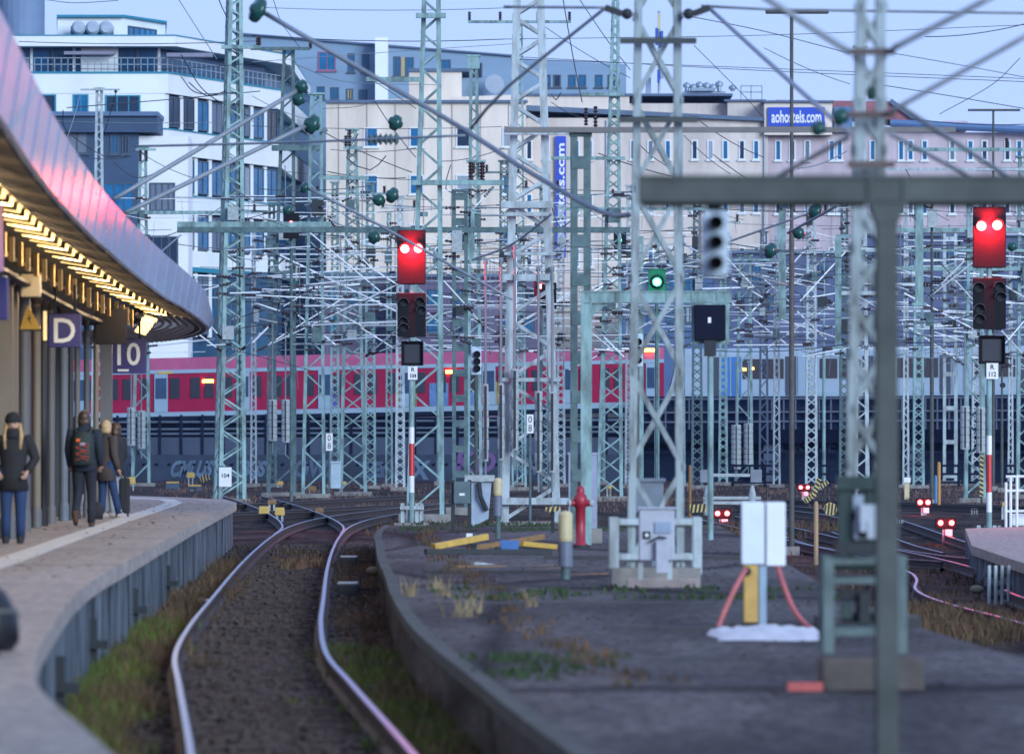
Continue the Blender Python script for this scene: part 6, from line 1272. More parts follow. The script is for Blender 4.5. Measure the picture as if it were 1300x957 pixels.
# black and yellow hazard boards
HAZ = mat('hazard_yellow', (.60, .45, .16), .6, 0, .2, 5)
def hazard(label, x, y, Y, L, wd, ang, n_=5, round_=False):
    c = W(x, y, Y); s = Y / F; r = thing('hazard_board', (c.x, Y, gz(c.x, Y) if Y > 100 else .3), label, 'hazard board', 'black and yellow hazard boards'); ca, sa = math.cos(ang), math.sin(ang); L *= s; wd *= s
    def P(u, v, y_): return (c.x + u * ca - v * sa, y_, c.z + u * sa + v * ca)
    o = MB()
    if round_: o.lathe([(L / 2, 0), (L / 2, .05)], (c.x, Y, c.z), (0, -1, 0), 16)
    else: o.prism([P(-L / 2, -wd / 2, Y), P(L / 2, -wd / 2, Y), P(L / 2, wd / 2, Y), P(-L / 2, wd / 2, Y)], (0, -.05, 0))
    b_ = o.build('board', HAZ, r); o = MB(); st = L / n_
    for k in range(n_):
        u = -L / 2 + (k + .25) * st; sh = min(wd * .5, st * .4)
        a_, e_ = max(-L / 2, u - sh / 2), min(L / 2, u + st * .5 - sh / 2); q = 1.0
        if round_: q = math.sqrt(max(0, 1 - (2 * (u + st * .25) / L) ** 2)) * L / wd * .95
        o.prism([P(a_, -wd / 2 * q, Y - .053), P(e_, -wd / 2 * q, Y - .053), P(min(L / 2, e_ + sh), wd / 2 * q, Y - .053), P(min(L / 2, a_ + sh), wd / 2 * q, Y - .053)], (0, -.008, 0))
    o.build('stripe', INK, b_); o = MB(); o.tube([(c.x, Y + .05, c.z), (c.x, Y + .05, r.location.z - .05)], .03, 6); o.build('post', DARKM, r)
hazard('striped board leaning to the left in front of the red dwarf signal', 1027, 632, 205, 15, 7, .75, 4); hazard('upright leaning striped board above the tan post', 1036, 620, 204, 26, 6, 1.25, 5); hazard('short striped board behind the leaning ones', 1046, 615, 208, 12, 6, .7, 3); hazard('round striped disc right of the tan post', 1054, 646, 178, 17, 17, 0.0, 4, True)
hazard('striped board left of the red dwarf signal by the blurred tower', 886, 645, 150, 21, 10, 0.05, 4); hazard('short striped board below the big grey tower', 702, 646, 125, 18, 6, .1, 3); hazard('long upright striped bar beside the weights left of the right signal post', 1246, 604, 238, 52, 4.5, 1.5708, 9); hazard('small orange and black striped board in front of the graffiti wall', 260, 607, 330, 12, 8, .4, 3)
# tan and orange posts
for x, y0, y1, Y, w_, m_, lb in ((876, 590, 642, 150, 4, WOOD, 'tan wooden post right of the blurred tower'), (1036, 636, 692, 140, 6, mat('tan_post_paint', (.45, .28, .16), .7, 0, .25, 4), 'tan post below the leaning striped boards'), (1192, 586, 638, 215, 4.5, mat('orange_post_paint', (.55, .25, .06), .6, 0, .25, 4), 'orange post right of the slim plain pole'), (1188, 603, 640, 216, 3.5, mat('blue_post_paint', (.08, .25, .50), .6, 0, .25, 4), 'thin blue post beside the orange post')):
    X = xr(x, Y); hw = w_ * Y / F / 2; zb = gz(X, Y); o = MB(); o.lathe([(hw, zb - .05), (hw, zr(y0, Y) - .1), (hw * .8, zr(y0, Y) - .02), (.005, zr(y0, Y))], (X, Y, 0), n=8); tag(o.build('marker_stake', m_), lb, 'post', 'painted stakes in the yard')
# buffer rail near the red dwarf signal (light level bars)
Y = 200; r = thing('barrier', W(930, 640, Y), 'low barrier of pale level bars on two short posts behind the blurred tower', 'barrier')
for x in (898, 955): o = MB(); q = W(x, 0, Y).x; o.lathe([(.12, gz(q, Y)), (.12, zr(628, Y)), (.05, zr(616, Y))], (q, Y, 0), n=8); o.build('post', WEIGHT, r)
for y in (603, 632, 638): o = MB(); o.bar(W(893, y, Y), W(966, y, Y), .12, .10); o.build('bar', WEIGHT, r)
for x in (896, 960): o = MB(); a = W(x - 7, 612, Y); b = W(x + 7, 596, Y); o.b2((a.x, Y - .1, a.z), (b.x, Y + .3, b.z)); o.build('box', mat('barrier_box_grey', (.22, .24, .29), .6, 0, .3, 5), r)
# white railing at the right edge
Y = 150; r = thing('railing', (xr(1290, Y), Y, -.55), 'white pipe railing with a white box behind the right platform end', 'railing')
for x, y0 in ((1277, 612), (1283, 606), (1291, 603), (1320, 603)): o = MB(); X = xr(x, Y); o.tube([(X, Y, -.55), (X, Y, zr(y0, Y))], .035, 8); o.build('railing_post', WHITE, r)
for y in (604, 622, 648): o = MB(); o.tube([W(1277, y + 1, Y), W(1325, y, Y)], .032, 8); o.build('bar', WHITE, r)
o = MB(); a = W(1284, 668, Y + .3); b = W(1302, 652, Y + .3); o.b2((a.x, Y + .3, a.z), (b.x, Y + .8, b.z)); o.build('box', WHITE, r, bevel=.05)
# pipes under the right platform end
Y = 108; r = thing('cable_rack', (xr(1255, Y), Y, -.55), 'rack of pale vertical pipes with clamps on the right platform end wall', 'cable rack')
for k in range(4):
    X = xr(1240 + 8 * k, Y) + .0; o = MB(); o.tube([(X, 105.2, -.6), (X, 105.2, .05)], .03, 8); o.build('pipe', GALV, r)
for z in (-.12, -.32, -.48): o = MB(); o.b2((xr(1236, Y), 105.25, z - .035), (xr(1268, Y), 105.32, z + .035)); o.build('clamp', DARKM, r)
# wood pile: beams, blue crates, stones between two props
WL = [((550, 694), (618, 681), 104, .10, YEL, 'long yellow beam sloping up to the right on the wood pile'), ((594, 697), (690, 681), 106, .09, WOOD, 'brown timber behind the yellow beam'), ((662, 690), (705, 694), 101, .08, YEL, 'short yellow timber right of the blue crate'), ((577, 722), (640, 722), 91, .10, WOOD, 'light brown timber in the front row of the pile, left'), ((600, 716), (660, 722), 93, .07, WEIGHT, 'grey board lying across the front timbers'), ((610, 730), (655, 728), 89, .09, mat('orange_brown_wood', (.42, .18, .06), .8, 0, .4, 5), 'orange brown timber lowest in the front row'), ((650, 726), (712, 724), 90, .09, WOOD, 'light brown timber in the front row of the pile, right'), ((640, 722), (700, 720), 92, .08, WOOD, 'thin brown timber behind the right front timber'), ((700, 733), (770, 731), 86, .08, mat('orange_brown_wood', (.42, .18, .06), .8, 0, .4, 5), 'orange brown plank left of the locker'), ((540, 700), (700, 701), 98, .09, DARKM, 'long dark kerb beam in front of the wood pile')]
for (a, b, Y, w_, m_, lb) in WL:
    o = MB(); A_ = W(*a, Y); B_ = W(*b, Y + .6); o.bar(A_, B_, w_ * 1.3, w_); tag(o.build('timber', m_, bevel=.008), lb, 'timber', 'timbers of the wood pile')
BL = mat('blue_plastic', (.05, .16, .42), .5, 0, .2, 4)
for x0, x1, y0, y1, Y, m_, lb in ((634, 660, 686, 702, 103, BL, 'blue crate behind the yellow timber'), (652, 672, 724, 733, 90, BL, 'blue tray in the front row of the wood pile'), (664, 686, 688, 703, 102, DARKM, 'black box right of the blue crate'), (563, 577, 720, 731, 91, WEIGHT, 'pale stone at the left end of the front timbers'), (596, 606, 690, 703, 105, DARKM, 'dark prop under the yellow beam'), (628, 636, 694, 702, 104, DARKM, 'dark prop left of the blue crate')):
    o = MB(); a = W(x0, y1, Y); b = W(x1, y0, Y); w_ = b.x - a.x; z0 = .3
    o.prism([(a.x + w_ * .12, Y, z0), (b.x - w_ * .12, Y, z0), (b.x, Y, b.z), (a.x, Y, b.z)], (0, max(.2, w_ * .7), 0)); tag(o.build('crate', m_, bevel=.012), lb, 'crate', 'crates and props of the wood pile')
r = thing('stake', W(596, 700, 106), 'brown stake with a white top standing in the wood pile', 'stake'); o = MB(); a = W(593, 700, 106); b = W(599, 682, 106); o.b2((a.x, 106, .3), (b.x, 106.1, b.z)); o.build('shaft', RUST, r); o = MB(); a = W(592, 681.5, 106); b = W(600, 677, 106); o.b2((a.x, 106 - .02, a.z), (b.x, 106.12, b.z)); o.build('top', WHITE, r)
# mushroom shaped sleeper screw heads / stones beside the track
for x, y, lb in ((474, 731, 'round mossy stone cap left of the asphalt edge'), (1240, 754, 'brownish stone in the dry grass below the right platform'), (1162, 661, 'pale stone beside the tracks right of the gantry post')):
    p_ = G(x, y, -.1 if x < 600 else -.5); o = MB(); o.ball(p_ + Vector((0, 0, .08)), .13, 10, (1, 1, .6)); o.lathe([(.06, -.1), (.06, .08)], p_, n=8); tag(o.build('stone', mat('mossy_stone', (.22, .20, .13), .9, 0, .4, 6), smooth=True), lb, 'stone')
# point rods beside the near track
for x, y, lb in ((440, 740, 'dark point machine box beside the near track, nearer one'), (441, 705, 'dark point machine box beside the near track, farther one')):
    p_ = G(x + 2, y + 8, -.1); r = thing('point_machine', p_, lb, 'point machine', 'point machine boxes beside the near track'); o = MB(); o.b2((p_.x - .16, p_.y - .4, p_.z - .1), (p_.x + .16, p_.y + .4, p_.z + .09)); o.build('case', DARKM, r, bevel=.02); o = MB(); o.b2((p_.x - .15, p_.y - .38, p_.z + .092), (p_.x + .15, p_.y + .38, p_.z + .11)); o.build('lid', WEIGHT, r); o = MB(); o.bar((p_.x + .1, p_.y, p_.z), (p_.x + .5, p_.y + .1, p_.z), .05, .05); o.build('rod', RUST, r)
p_ = G(257, 762, -.17); o = MB(); o.ball(p_, .09, 8, (1.6, .8, .3)); tag(o.build('litter', WHITE), 'small white scrap of litter on the ballast left of the near rail', 'litter')
# ------------------------------------------------------------------ platform signs
def hang_sign(nm, label, x0, x1, y0, y1, Y, m, txt=None, th=.12, rods=True, bold=.01, fill=.62, xs=1.0, under=None, ztop=4.5):
    r = thing(nm, W((x0 + x1) / 2, y1, Y), label, 'sign' if txt else 'display', 'hanging platform signs'); a = W(x0, y1, Y); b = W(x1, y0, Y)
    o = MB(); o.b2((a.x, Y, a.z), (b.x, Y + th, b.z)); o.build('panel', m, r, bevel=.012)
    if txt:
        o = MB(); c = (a + b) / 2; h = b.z - a.z; o.text(txt, 1.0, lambda x, y, z: Vector((x, -z, y)), bold, .004)
        zs = [v.z for v in o.v]; xs_ = [v.x for v in o.v]; k = h * fill / (max(zs) - min(zs)); mz, mx = (max(zs) + min(zs)) / 2, (max(xs_) + min(xs_)) / 2
        o.v = [Vector((c.x + (v.x - mx) * k * xs, Y - .008 + v.y * .5, c.z + (v.z - mz) * k + h * (.06 if under else 0))) for v in o.v]
        if under: o.b2((c.x - h * .12 - h * .2, Y - .01, a.z + h * .06), (c.x + h * .05 - h * .05, Y - .002, a.z + h * .12))
        o.build('lettering', mat('lettering_cream', (.78, .72, .62), .5, 0, 0), r)
    if rods:
        for t in (.2, .8): X = a.x + (b.x - a.x) * t; o = MB(); o.tube([(X, Y + th / 2, b.z), (X, Y + th / 2, ztop)], .022, 6); o.build('hanging_rod', DARKM, r)
    return r
hang_sign('platform_sign', 'navy hanging sign with a large cream letter D', 61, 103, 398, 441, 96, NAVY, 'D', fill=.72, xs=.95, bold=.012)
hang_sign('platform_sign', 'navy hanging sign with the cream platform number 10 over a short bar', 141, 186, 430, 474, 122, NAVY, '10', fill=.66, xs=.92, bold=.012, under=True)
hang_sign('display_box', 'large black display box hanging between the letter sign and the number sign', 121, 160, 392, 437, 110, BLACK, None, .3)
hang_sign('platform_sign', 'navy sign cut by the left picture edge showing two cream dots', -40, 10, 351, 406, 72, NAVY, ':', fill=.6, xs=1.2, bold=.02)
o = MB(); o.b2((xr(-30, 70), 70, zr(345, 70)), (xr(4.5, 70), 70.06, zr(258, 70))); tag(o.build('poster', mat('purple_panel', (.20, .10, .28), .5, 0, .2, 3), bevel=.01), 'purple panel strip hanging at the left picture edge above the navy sign', 'panel')
Y = 92; r = thing('warning_sign', W(39, 418, Y), 'yellow triangular warning sign on the tan column', 'sign'); o = MB(); o.prism([W(25, 418, Y), W(52, 418, Y), W(35, 387, Y)], (0, .03, 0)); o.build('panel', mat('warning_yellow_orange', (.62, .33, .03), .5, 0, .15, 4), r)
o = MB(); o.prism([W(36, 398, Y - .01), W(40, 405, Y - .01), W(37, 405, Y - .01), W(41, 413, Y - .01), W(34, 404, Y - .01), W(37, 404, Y - .01)], (0, .008, 0)); o.build('symbol', INK, r)
o = MB(); o.bar(W(25, 419, Y + .05), W(52, 419, Y + .05), .03, .03); o.build('bracket', DARKM, r)
Y = 90; r = thing('speaker_box', W(38, 377, Y), 'cream loudspeaker box above the warning triangle under the canopy', 'speaker'); o = MB(); a = W(26, 377, Y); b = W(51, 348, Y); o.b2((a.x, Y, a.z), (b.x, Y + .25, b.z)); o.build('case', mat('speaker_cream', (.48, .42, .32), .5, 0, .2, 5), r, bevel=.02)
o = MB(); o.b2(((a.x + b.x) / 2 - .02, Y + .1, b.z), ((a.x + b.x) / 2 + .02, Y + .14, 4.6)); o.build('hanger', DARKM, r)
Y = 93; r = thing('wall_lamp', W(57, 430, Y), 'slim vertical lit lamp on the left edge of the letter sign', 'lamp'); o = MB(); a = W(55, 432, Y); b = W(59, 395, Y); o.b2((a.x, Y, a.z), (b.x, Y + .05, b.z)); o.build('tube', lamp_mat('dim_warm_tube', (1, .72, .30), .55), r); o = MB(); o.b2((a.x - .01, Y + .055, a.z - .03), (b.x + .01, Y + .09, b.z + .03)); o.build('holder', DARKM, r)

# ------------------------------------------------------------------ people
def skin(verts, radii, edges, name, m, parent, sub=1):
    me = bpy.data.meshes.new(name); me.from_pydata([Vector(v) for v in verts], edges, []); o = bpy.data.objects.new(name, me); COL.objects.link(o)
    md = o.modifiers.new('skin', 'SKIN'); md.use_smooth_shade = True
    for i, sv in enumerate(me.skin_vertices[0].data):
        rr = radii[i]; sv.radius = rr if isinstance(rr, tuple) else (rr, rr); sv.use_root = (i == 0)
    s_ = o.modifiers.new('sub', 'SUBSURF'); s_.levels = sub; s_.render_levels = sub
    bpy.context.view_layer.update(); dg = bpy.context.evaluated_depsgraph_get(); nm = bpy.data.meshes.new_from_object(o.evaluated_get(dg))
    bpy.data.objects.remove(o); bpy.data.meshes.remove(me); nm.name = name; nm.materials.clear(); nm.materials.append(m)
    nm.polygons.foreach_set('use_smooth', [True] * len(nm.polygons)); r = bpy.data.objects.new(name, nm); COL.objects.link(r); r.parent = parent; return r
SKIN = mat('skin_tone', (.50, .29, .21), .55, 0, .12, 8)
def person(loc, face, label, J, clothes, hair, H=1.75, hat=None):
    """J: joint positions in the person's own frame (x right, y forward, z up, metres); face: heading angle."""
    r = thing('person', loc, label, 'person', 'people waiting and walking on the left platform'); r.rotation_euler = (0, 0, face)
    V, RD, E = [], [], []
    def v(p, rad, con=None):
        V.append(p); RD.append(rad); i = len(V) - 1
        if con is not None: E.append((con, i))
        return i
    pel = v(J['pel'], (.13, .10)); ch = v(J['chest'], (.15, .10), v(J['waist'], (.12, .085), pel)); nk = v(J['neck'], .055, ch)
    hd = Vector(J['head']); n2 = v(hd + Vector((0, -.005, -.085)), (.058, .062), nk); n3 = v(hd + Vector((0, .005, -.02)), (.074, .088), n2); n4 = v(hd + Vector((0, 0, .05)), (.074, .09), n3); v(hd + Vector((0, -.01, .105)), (.05, .06), n4)
    fwd = Vector(J.get('look', (0, 1, 0))).normalized()
    v(hd + fwd * .112 + Vector((0, 0, -.02)), .011, n3)                     # nose
    rt = Vector((fwd.y, -fwd.x, 0))
    for sg in (-1, 1): v(hd + rt * sg * .088 + Vector((0, 0, -.02)), .014, n3)   # ears
    for s_ in ('L', 'R'):
        a = v(J['sh' + s_], .06, ch); b = v(J['el' + s_], .043, a); c = v(J['wr' + s_], .030, b)
        h = Vector(J['wr' + s_]); d = (h - Vector(J['el' + s_])).normalized(); palm = v(h + d * .07, (.036, .02), c)
        sd = d.cross(Vector((0, 1, 0.2))).normalized()
        for k, ln in enumerate((.075, .085, .08, .06)):
            p0 = h + d * .085 + sd * (.027 - .018 * k); m1 = v(p0 + d * ln * .5, .0085, palm); v(p0 + d * ln + Vector((0, .02, 0)), .0075, m1)
        t1 = v(h + d * .05 + sd * .045, .010, palm); v(h + d * .085 + sd * .06, .009, t1)
        q = v(J['hip' + s_], (.085, .085), pel); k_ = v(J['kn' + s_], .055, q); an = v(J['an' + s_], .04, k_); v(Vector(J['an' + s_]) + Vector(J.get('toe' + s_, (0, .13, -.05))), .032, an)
    skin(V, RD, E, 'body', SKIN, r)
    # clothing as lofted shells following the same joints
    def limb(pts, rads, name, m, n=12):
        o = MB(); P = [Vector(p) for p in pts]; vs = []
        o.tube(P, rads, n); me = build_local(o, name, m, r); return me
    def build_local(o, name, m, par):
        me = bpy.data.meshes.new(name); me.from_pydata(o.v, [], o.f); me.materials.append(m)
        bm = bmesh.new(); bm.from_mesh(me); bmesh.ops.recalc_face_normals(bm, faces=bm.faces); bm.to_mesh(me); bm.free(); me.polygons.foreach_set('use_smooth', [True] * len(me.polygons))
        q = bpy.data.objects.new(name, me); COL.objects.link(q); q.parent = par; return q
    P = {k: Vector(p) for k, p in J.items() if k != 'face'}
    jm, tm, sm_ = clothes['jacket'], clothes['trousers'], clothes['shoes']; hem = clothes.get('hem', .78); fl = clothes.get('flare', 1.0)
    o = MB(); up = P['chest'] - P['pel']
    rings = []
    for (t, rx, ry) in clothes.get('torso', ((hem, .19 * fl, .145 * fl), (.95, .185, .14), (1.12, .175, .13), (1.28, .20, .14), (1.40, .205, .13), (1.46, .15, .10), (1.52, .085, .085))):
        z = t * H / 1.75; ty = 0
        base = P['pel'] + (P['neck'] - P['pel']) * ((z - P['pel'].z) / (P['neck'].z - P['pel'].z)); rings.append((Vector((base.x, base.y, z)), Vector((rx, 0, 0)), Vector((0, ry, 0))))
    o.loft(rings, 16); build_local(o, 'jacket', jm, r)
    for s_ in ('L', 'R'):
        a, b, c = P['sh' + s_], P['el' + s_], P['wr' + s_]; inn_ = a.lerp(P['chest'], .35)
        o = MB(); o.tube([inn_, a, a.lerp(b, .5), b, b.lerp(c, .5), c + (c - b).normalized() * .02], [.085, .088, .078, .066, .060, .052], 12); build_local(o, 'sleeve', jm, r)
        h, k_, an = P['hip' + s_], P['kn' + s_], P['an' + s_]
        o = MB(); o.tube([h + Vector((0, 0, .10)), h, h.lerp(k_, .5), k_, k_.lerp(an, .5), an + (an - k_).normalized() * .02], [.10, .108, .092, .074, .066, .06], 12); build_local(o, 'trouser_leg', tm, r)
        toe = Vector(J.get('toe' + s_, (0, .13, -.05))); heel = an - Vector((toe.x, toe.y, 0)) * .35 + Vector((0, 0, -.045)); tip = an + toe * 1.25 + Vector((0, 0, .0))
        o = MB(); o.tube([an + Vector((0, 0, .05)), an + Vector((0, 0, -.005)), an.lerp(tip, .5) + Vector((0, 0, -.02)), tip], [.058, .06, .05, .036], 10); o.tube([heel, heel.lerp(tip, .6) + Vector((0, 0, -.01)), tip + Vector((0, 0, -.012))], [.042, .045, .034], 10); build_local(o, 'shoe', sm_, r)
    o = MB(); o.loft([(P['pel'] + Vector((0, 0, -.10)), (.165, 0, 0), (0, .12, 0)), (P['pel'] + Vector((0, 0, .12)), (.165, 0, 0), (0, .12, 0))], 14); build_local(o, 'trouser_seat', tm, r)
    if clothes.get('collar'): o = MB(); o.loft([(P['neck'] + Vector((0, .0, -.05)), (.10, 0, 0), (0, .095, 0)), (P['neck'] + Vector((0, .01, .03)), (.10, 0, 0), (0, .10, 0)), (P['neck'] + Vector((0, .01, .085)), (.085, 0, 0), (0, .09, 0))], 14); build_local(o, 'collar', clothes['collar'], r)
    hm, hl = hair                                   # hair cap behind and over the head; length hl below its centre
    o = MB(); o.ball(hd - fwd * .022 + Vector((0, 0, .035)), .108, 14, (.9, .98, .98))
    if hl > .05: o.loft([(hd - fwd * .03 + Vector((0, 0, .04)), rt * .10, fwd * .08), (hd - fwd * .045 + Vector((0, 0, -.07)), rt * .105, fwd * .07), (hd - fwd * .045 + Vector((0, 0, -hl)), rt * .09, fwd * .05)], 12)
    build_local(o, 'hair', hm, r)
    if hat: o = MB(); o.ball(hd + Vector((0, 0, .075)) - fwd * .008, .118, 14, (.93, 1.0, .82)); o.loft([(hd + Vector((0, 0, .03)) - fwd * .005, rt * .112, fwd * .118), (hd + Vector((0, 0, .075)) - fwd * .005, rt * .114, fwd * .12)], 16); build_local(o, 'hat', hat, r)
    if clothes.get('extra'): clothes['extra'](r, P, build_local)
    # eyes and mouth
    if J.get('face', True):
        o = MB()
        for sg in (-1, 1): o.ball(hd + fwd * .088 + rt * sg * .032 + Vector((0, 0, .008)), .011, 8)
        build_local(o, 'eyes', INK, r); o = MB(); o.ball(hd + fwd * .088 + Vector((0, 0, -.062)), .02, 8, (1.0, .5, .35)); build_local(o, 'mouth', mat('lips', (.35, .12, .11), .5, 0, 0), r)
    return r
def stand(H=1.75, **kw):
    k = H / 1.75; J = dict(pel=(0, 0, .95), waist=(0, 0, 1.10), chest=(0, .01, 1.33), neck=(0, .01, 1.50), head=(0, .025, 1.63), shL=(-.19, 0, 1.43), shR=(.19, 0, 1.43), elL=(-.25, -.02, 1.14), elR=(.25, -.02, 1.14), wrL=(-.24, .08, .90), wrR=(.24, .08, .90), hipL=(-.09, 0, .92), hipR=(.09, 0, .92), knL=(-.10, .02, .50), knR=(.10, .02, .50), anL=(-.10, 0, .085), anR=(.10, 0, .085)); J.update(kw)
    return {a: (tuple(c * k for c in b) if a not in ('look', 'face') and not a.startswith('toe') else b) for a, b in J.items()}
def cloth(n, c, v=.3): return mat(n, c, .85, 0, v, 9, .1)
BLACKC = cloth('black_coat_fabric', (.018, .017, .020)); JEAN = cloth('blue_denim', (.018, .045, .13)); NAVYC = cloth('dark_navy_jacket', (.016, .025, .042)); BROWNC = cloth('brown_coat_fabric', (.075, .055, .05)); DKT = cloth('dark_trouser_fabric', (.018, .02, .03)); GREYT = cloth('pale_grey_trousers', (.36, .38, .44)); SHOEB = cloth('brown_leather', (.10, .05, .03)); SHOEK = cloth('dark_shoe', (.03, .026, .026)); SHOEW = cloth('pale_shoe', (.45, .38, .36))
BLOND = mat('blond_hair', (.52, .34, .16), .6, 0, .35, 25); DKH = mat('dark_brown_hair', (.075, .042, .026), .5, 0, .3, 25); LBL = mat('light_blond_hair', (.62, .42, .22), .6, 0, .3, 25)
# woman with the black hat, hands in her pockets, facing the camera
def scarf(r, P, bl):
    o = MB(); o.loft([(P['neck'] + Vector((0, .02, -.06)), (.13, 0, 0), (0, .12, 0)), (P['neck'] + Vector((0, .02, .02)), (.12, 0, 0), (0, .115, 0)), (P['neck'] + Vector((0, .015, .075)), (.095, 0, 0), (0, .10, 0))], 14); bl(o, 'scarf', BLACKC, r)
    for sg in (-1, 1): o = MB(); o.tube([P['head'] + Vector((sg * .085, .02, .0)), P['head'] + Vector((sg * .11, .06, -.16)), P['head'] + Vector((sg * .10, .10, -.33))], [.03, .035, .018], 8); bl(o, 'hair_strand', BLOND, r)
person((xr(17, 84), 84, PTOP), math.pi, 'woman in a black knitted hat, dark coat and blue jeans facing the camera', stand(1.70, elL=(-.30, -.04, 1.16), wrL=(-.21, .10, 1.0), elR=(.30, -.04, 1.16), wrR=(.21, .10, 1.0)), dict(jacket=BLACKC, trousers=JEAN, shoes=SHOEK, hem=.72, flare=1.1, extra=scarf), (BLOND, .22), 1.70, BLACKC)
# man with the backpack walking away, right heel lifted
pm = person((xr(107, 100), 100, PTOP), 0.0, 'man in a dark navy jacket and dark trousers walking away along the platform', stand(1.84, knL=(-.10, .10, .50), anL=(-.12, -.22, .20), toeL=(0, .09, -.12), knR=(.10, .12, .52), anR=(.10, .08, .085), elL=(-.235, -.06, 1.15), wrL=(-.22, .10, .95), elR=(.235, -.02, 1.15), wrR=(.22, .14, .95), face=False), dict(jacket=NAVYC, trousers=DKT, shoes=SHOEB, hem=.84, collar=NAVYC), (DKH, .10), 1.84)
b_ = thing('backpack', (xr(106, 100), 99.78, PTOP + 1.02), 'dark backpack with red cord lacing carried by the walking man', 'backpack'); X = xr(106, 100); BP = mat('backpack_dark_green', (.02, .035, .03), .75, 0, .3, 8)
o = MB(); o.loft([(Vector((X, 99.76, PTOP + .98)), (.155, 0, 0), (0, .09, 0)), (Vector((X, 99.74, PTOP + 1.03)), (.17, 0, 0), (0, .12, 0)), (Vector((X, 99.74, PTOP + 1.25)), (.17, 0, 0), (0, .125, 0)), (Vector((X, 99.77, PTOP + 1.44)), (.15, 0, 0), (0, .10, 0)), (Vector((X, 99.80, PTOP + 1.50)), (.10, 0, 0), (0, .06, 0))], 16); o.build('bag', BP, b_, smooth=True)
o = MB()
for k in range(3):
    z = PTOP + 1.06 + .10 * k; pts = [(X - .10, 99.615 + .02 * abs(k - 1), z), (X, 99.60, z + .035), (X + .10, 99.615, z), (X + .11, 99.615, z + .05), (X, 99.60, z + .06), (X - .10, 99.615, z + .10)]; o.tube(pts, .006, 6)
o.build('red_cord', mat('red_cord', (.55, .05, .03), .6, 0, 0), b_)
o = MB(); o.b2((X - .09, 99.63, PTOP + 1.36), (X - .03, 99.645, PTOP + 1.40)); o.build('orange_tag', mat('orange_tag', (.7, .12, .02), .6, 0, 0), b_); o = MB(); o.b2((X - .03, 99.618, PTOP + 1.30), (X + .05, 99.628, PTOP + 1.335)); o.build('pale_tag', mat('pale_blue_tag', (.4, .55, .75), .6, 0, 0), b_)
for sg in (-1, 1): o = MB(); o.tube([(X + sg * .10, 99.80, PTOP + 1.46), (X + sg * .13, 99.95, PTOP + 1.58), (X + sg * .14, 100.12, PTOP + 1.45), (X + sg * .15, 99.9, PTOP + 1.1)], .02, 6); o.build('strap', BP, b_)
# blond person in the brown coat and the person on the phone
person((xr(134, 113), 113, PTOP), -.75, 'blond person in a brown coat and blue jeans standing beyond the walking man', stand(1.72, look=(-.25, 1, 0), knR=(.11, .10, .50), anR=(.16, .18, .085), face=True), dict(jacket=BROWNC, trousers=JEAN, shoes=SHOEW, hem=.66, flare=1.1), (LBL, .10), 1.72)
person((xr(147, 115), 115, PTOP), 1.0, 'person in a black coat and pale grey trousers holding a hand to the ear', stand(1.68, elL=(-.33, .12, 1.32), wrL=(-.16, .10, 1.52), elR=(.27, .0, 1.15), wrR=(.25, .10, .93)), dict(jacket=BLACKC, trousers=GREYT, shoes=SHOEW, hem=.76), (DKH, .12), 1.68)
Y = 113.5; X = xr(158, Y); r = thing('suitcase', (X, Y, PTOP), 'tall black suitcase standing beside the person with the pale trousers', 'suitcase'); o = MB(); o.b2((X - .095, Y - .15, PTOP + .06), (X + .095, Y + .15, PTOP + .70)); o.build('case', BLACKC, r, bevel=.04)
for dx in (-.07, .07): o = MB(); o.lathe([(.03, -.015), (.03, .015)], (X + dx, Y - .12, PTOP + .03), (1, 0, 0), 10); o.build('wheel', INK, r)
o = MB(); o.tube([(X - .06, Y + .12, PTOP + .7), (X - .06, Y + .12, PTOP + .98), (X + .06, Y + .12, PTOP + .98), (X + .06, Y + .12, PTOP + .7)], .010, 6); o.build('handle', DARKM, r)
Y = 110; X = xr(121, Y); o = MB(); o.loft([((X, Y, PTOP), (.13, 0, 0), (0, .09, 0)), ((X, Y, PTOP + .18), (.15, 0, 0), (0, .10, 0)), ((X, Y, PTOP + .30), (.08, 0, 0), (0, .05, 0))], 12); tag(o.build('bag', BLACKC, smooth=True), 'small black bag on the ground behind the walking man', 'bag')
# dark rounded case at the left picture edge
Y = 40.0; X = xr(-24, Y); r = thing('luggage', (X, Y, PTOP), 'black rounded travel bag at the left edge of the picture close to the camera', 'luggage'); o = MB()
o.loft([((X, Y, PTOP + .03), (.20, 0, 0), (0, .2, 0)), ((X + .0, Y, PTOP + .10), (.245, 0, 0), (0, .24, 0)), ((X, Y, PTOP + .26), (.235, 0, 0), (0, .24, 0)), ((X - .03, Y, PTOP + .40), (.19, 0, 0), (0, .2, 0)), ((X - .08, Y, PTOP + .50), (.10, 0, 0), (0, .12, 0))], 18); o.build('bag', mat('black_nylon', (.01, .01, .012), .45, 0, .2, 6), r, smooth=True)
o = MB(); o.loft([((X, Y, PTOP + .275), (.238, 0, 0), (0, .243, 0)), ((X, Y, PTOP + .30), (.232, 0, 0), (0, .237, 0))], 18); o.build('zip_band', mat('zip_grey', (.10, .10, .09), .5, 0, .2, 6), r)
for dx in (-.1, .1): o = MB(); o.lathe([(.025, -.02), (.025, .02)], (X + dx, Y - .1, PTOP + .025), (1, 0, 0), 10); o.build('wheel', INK, r)

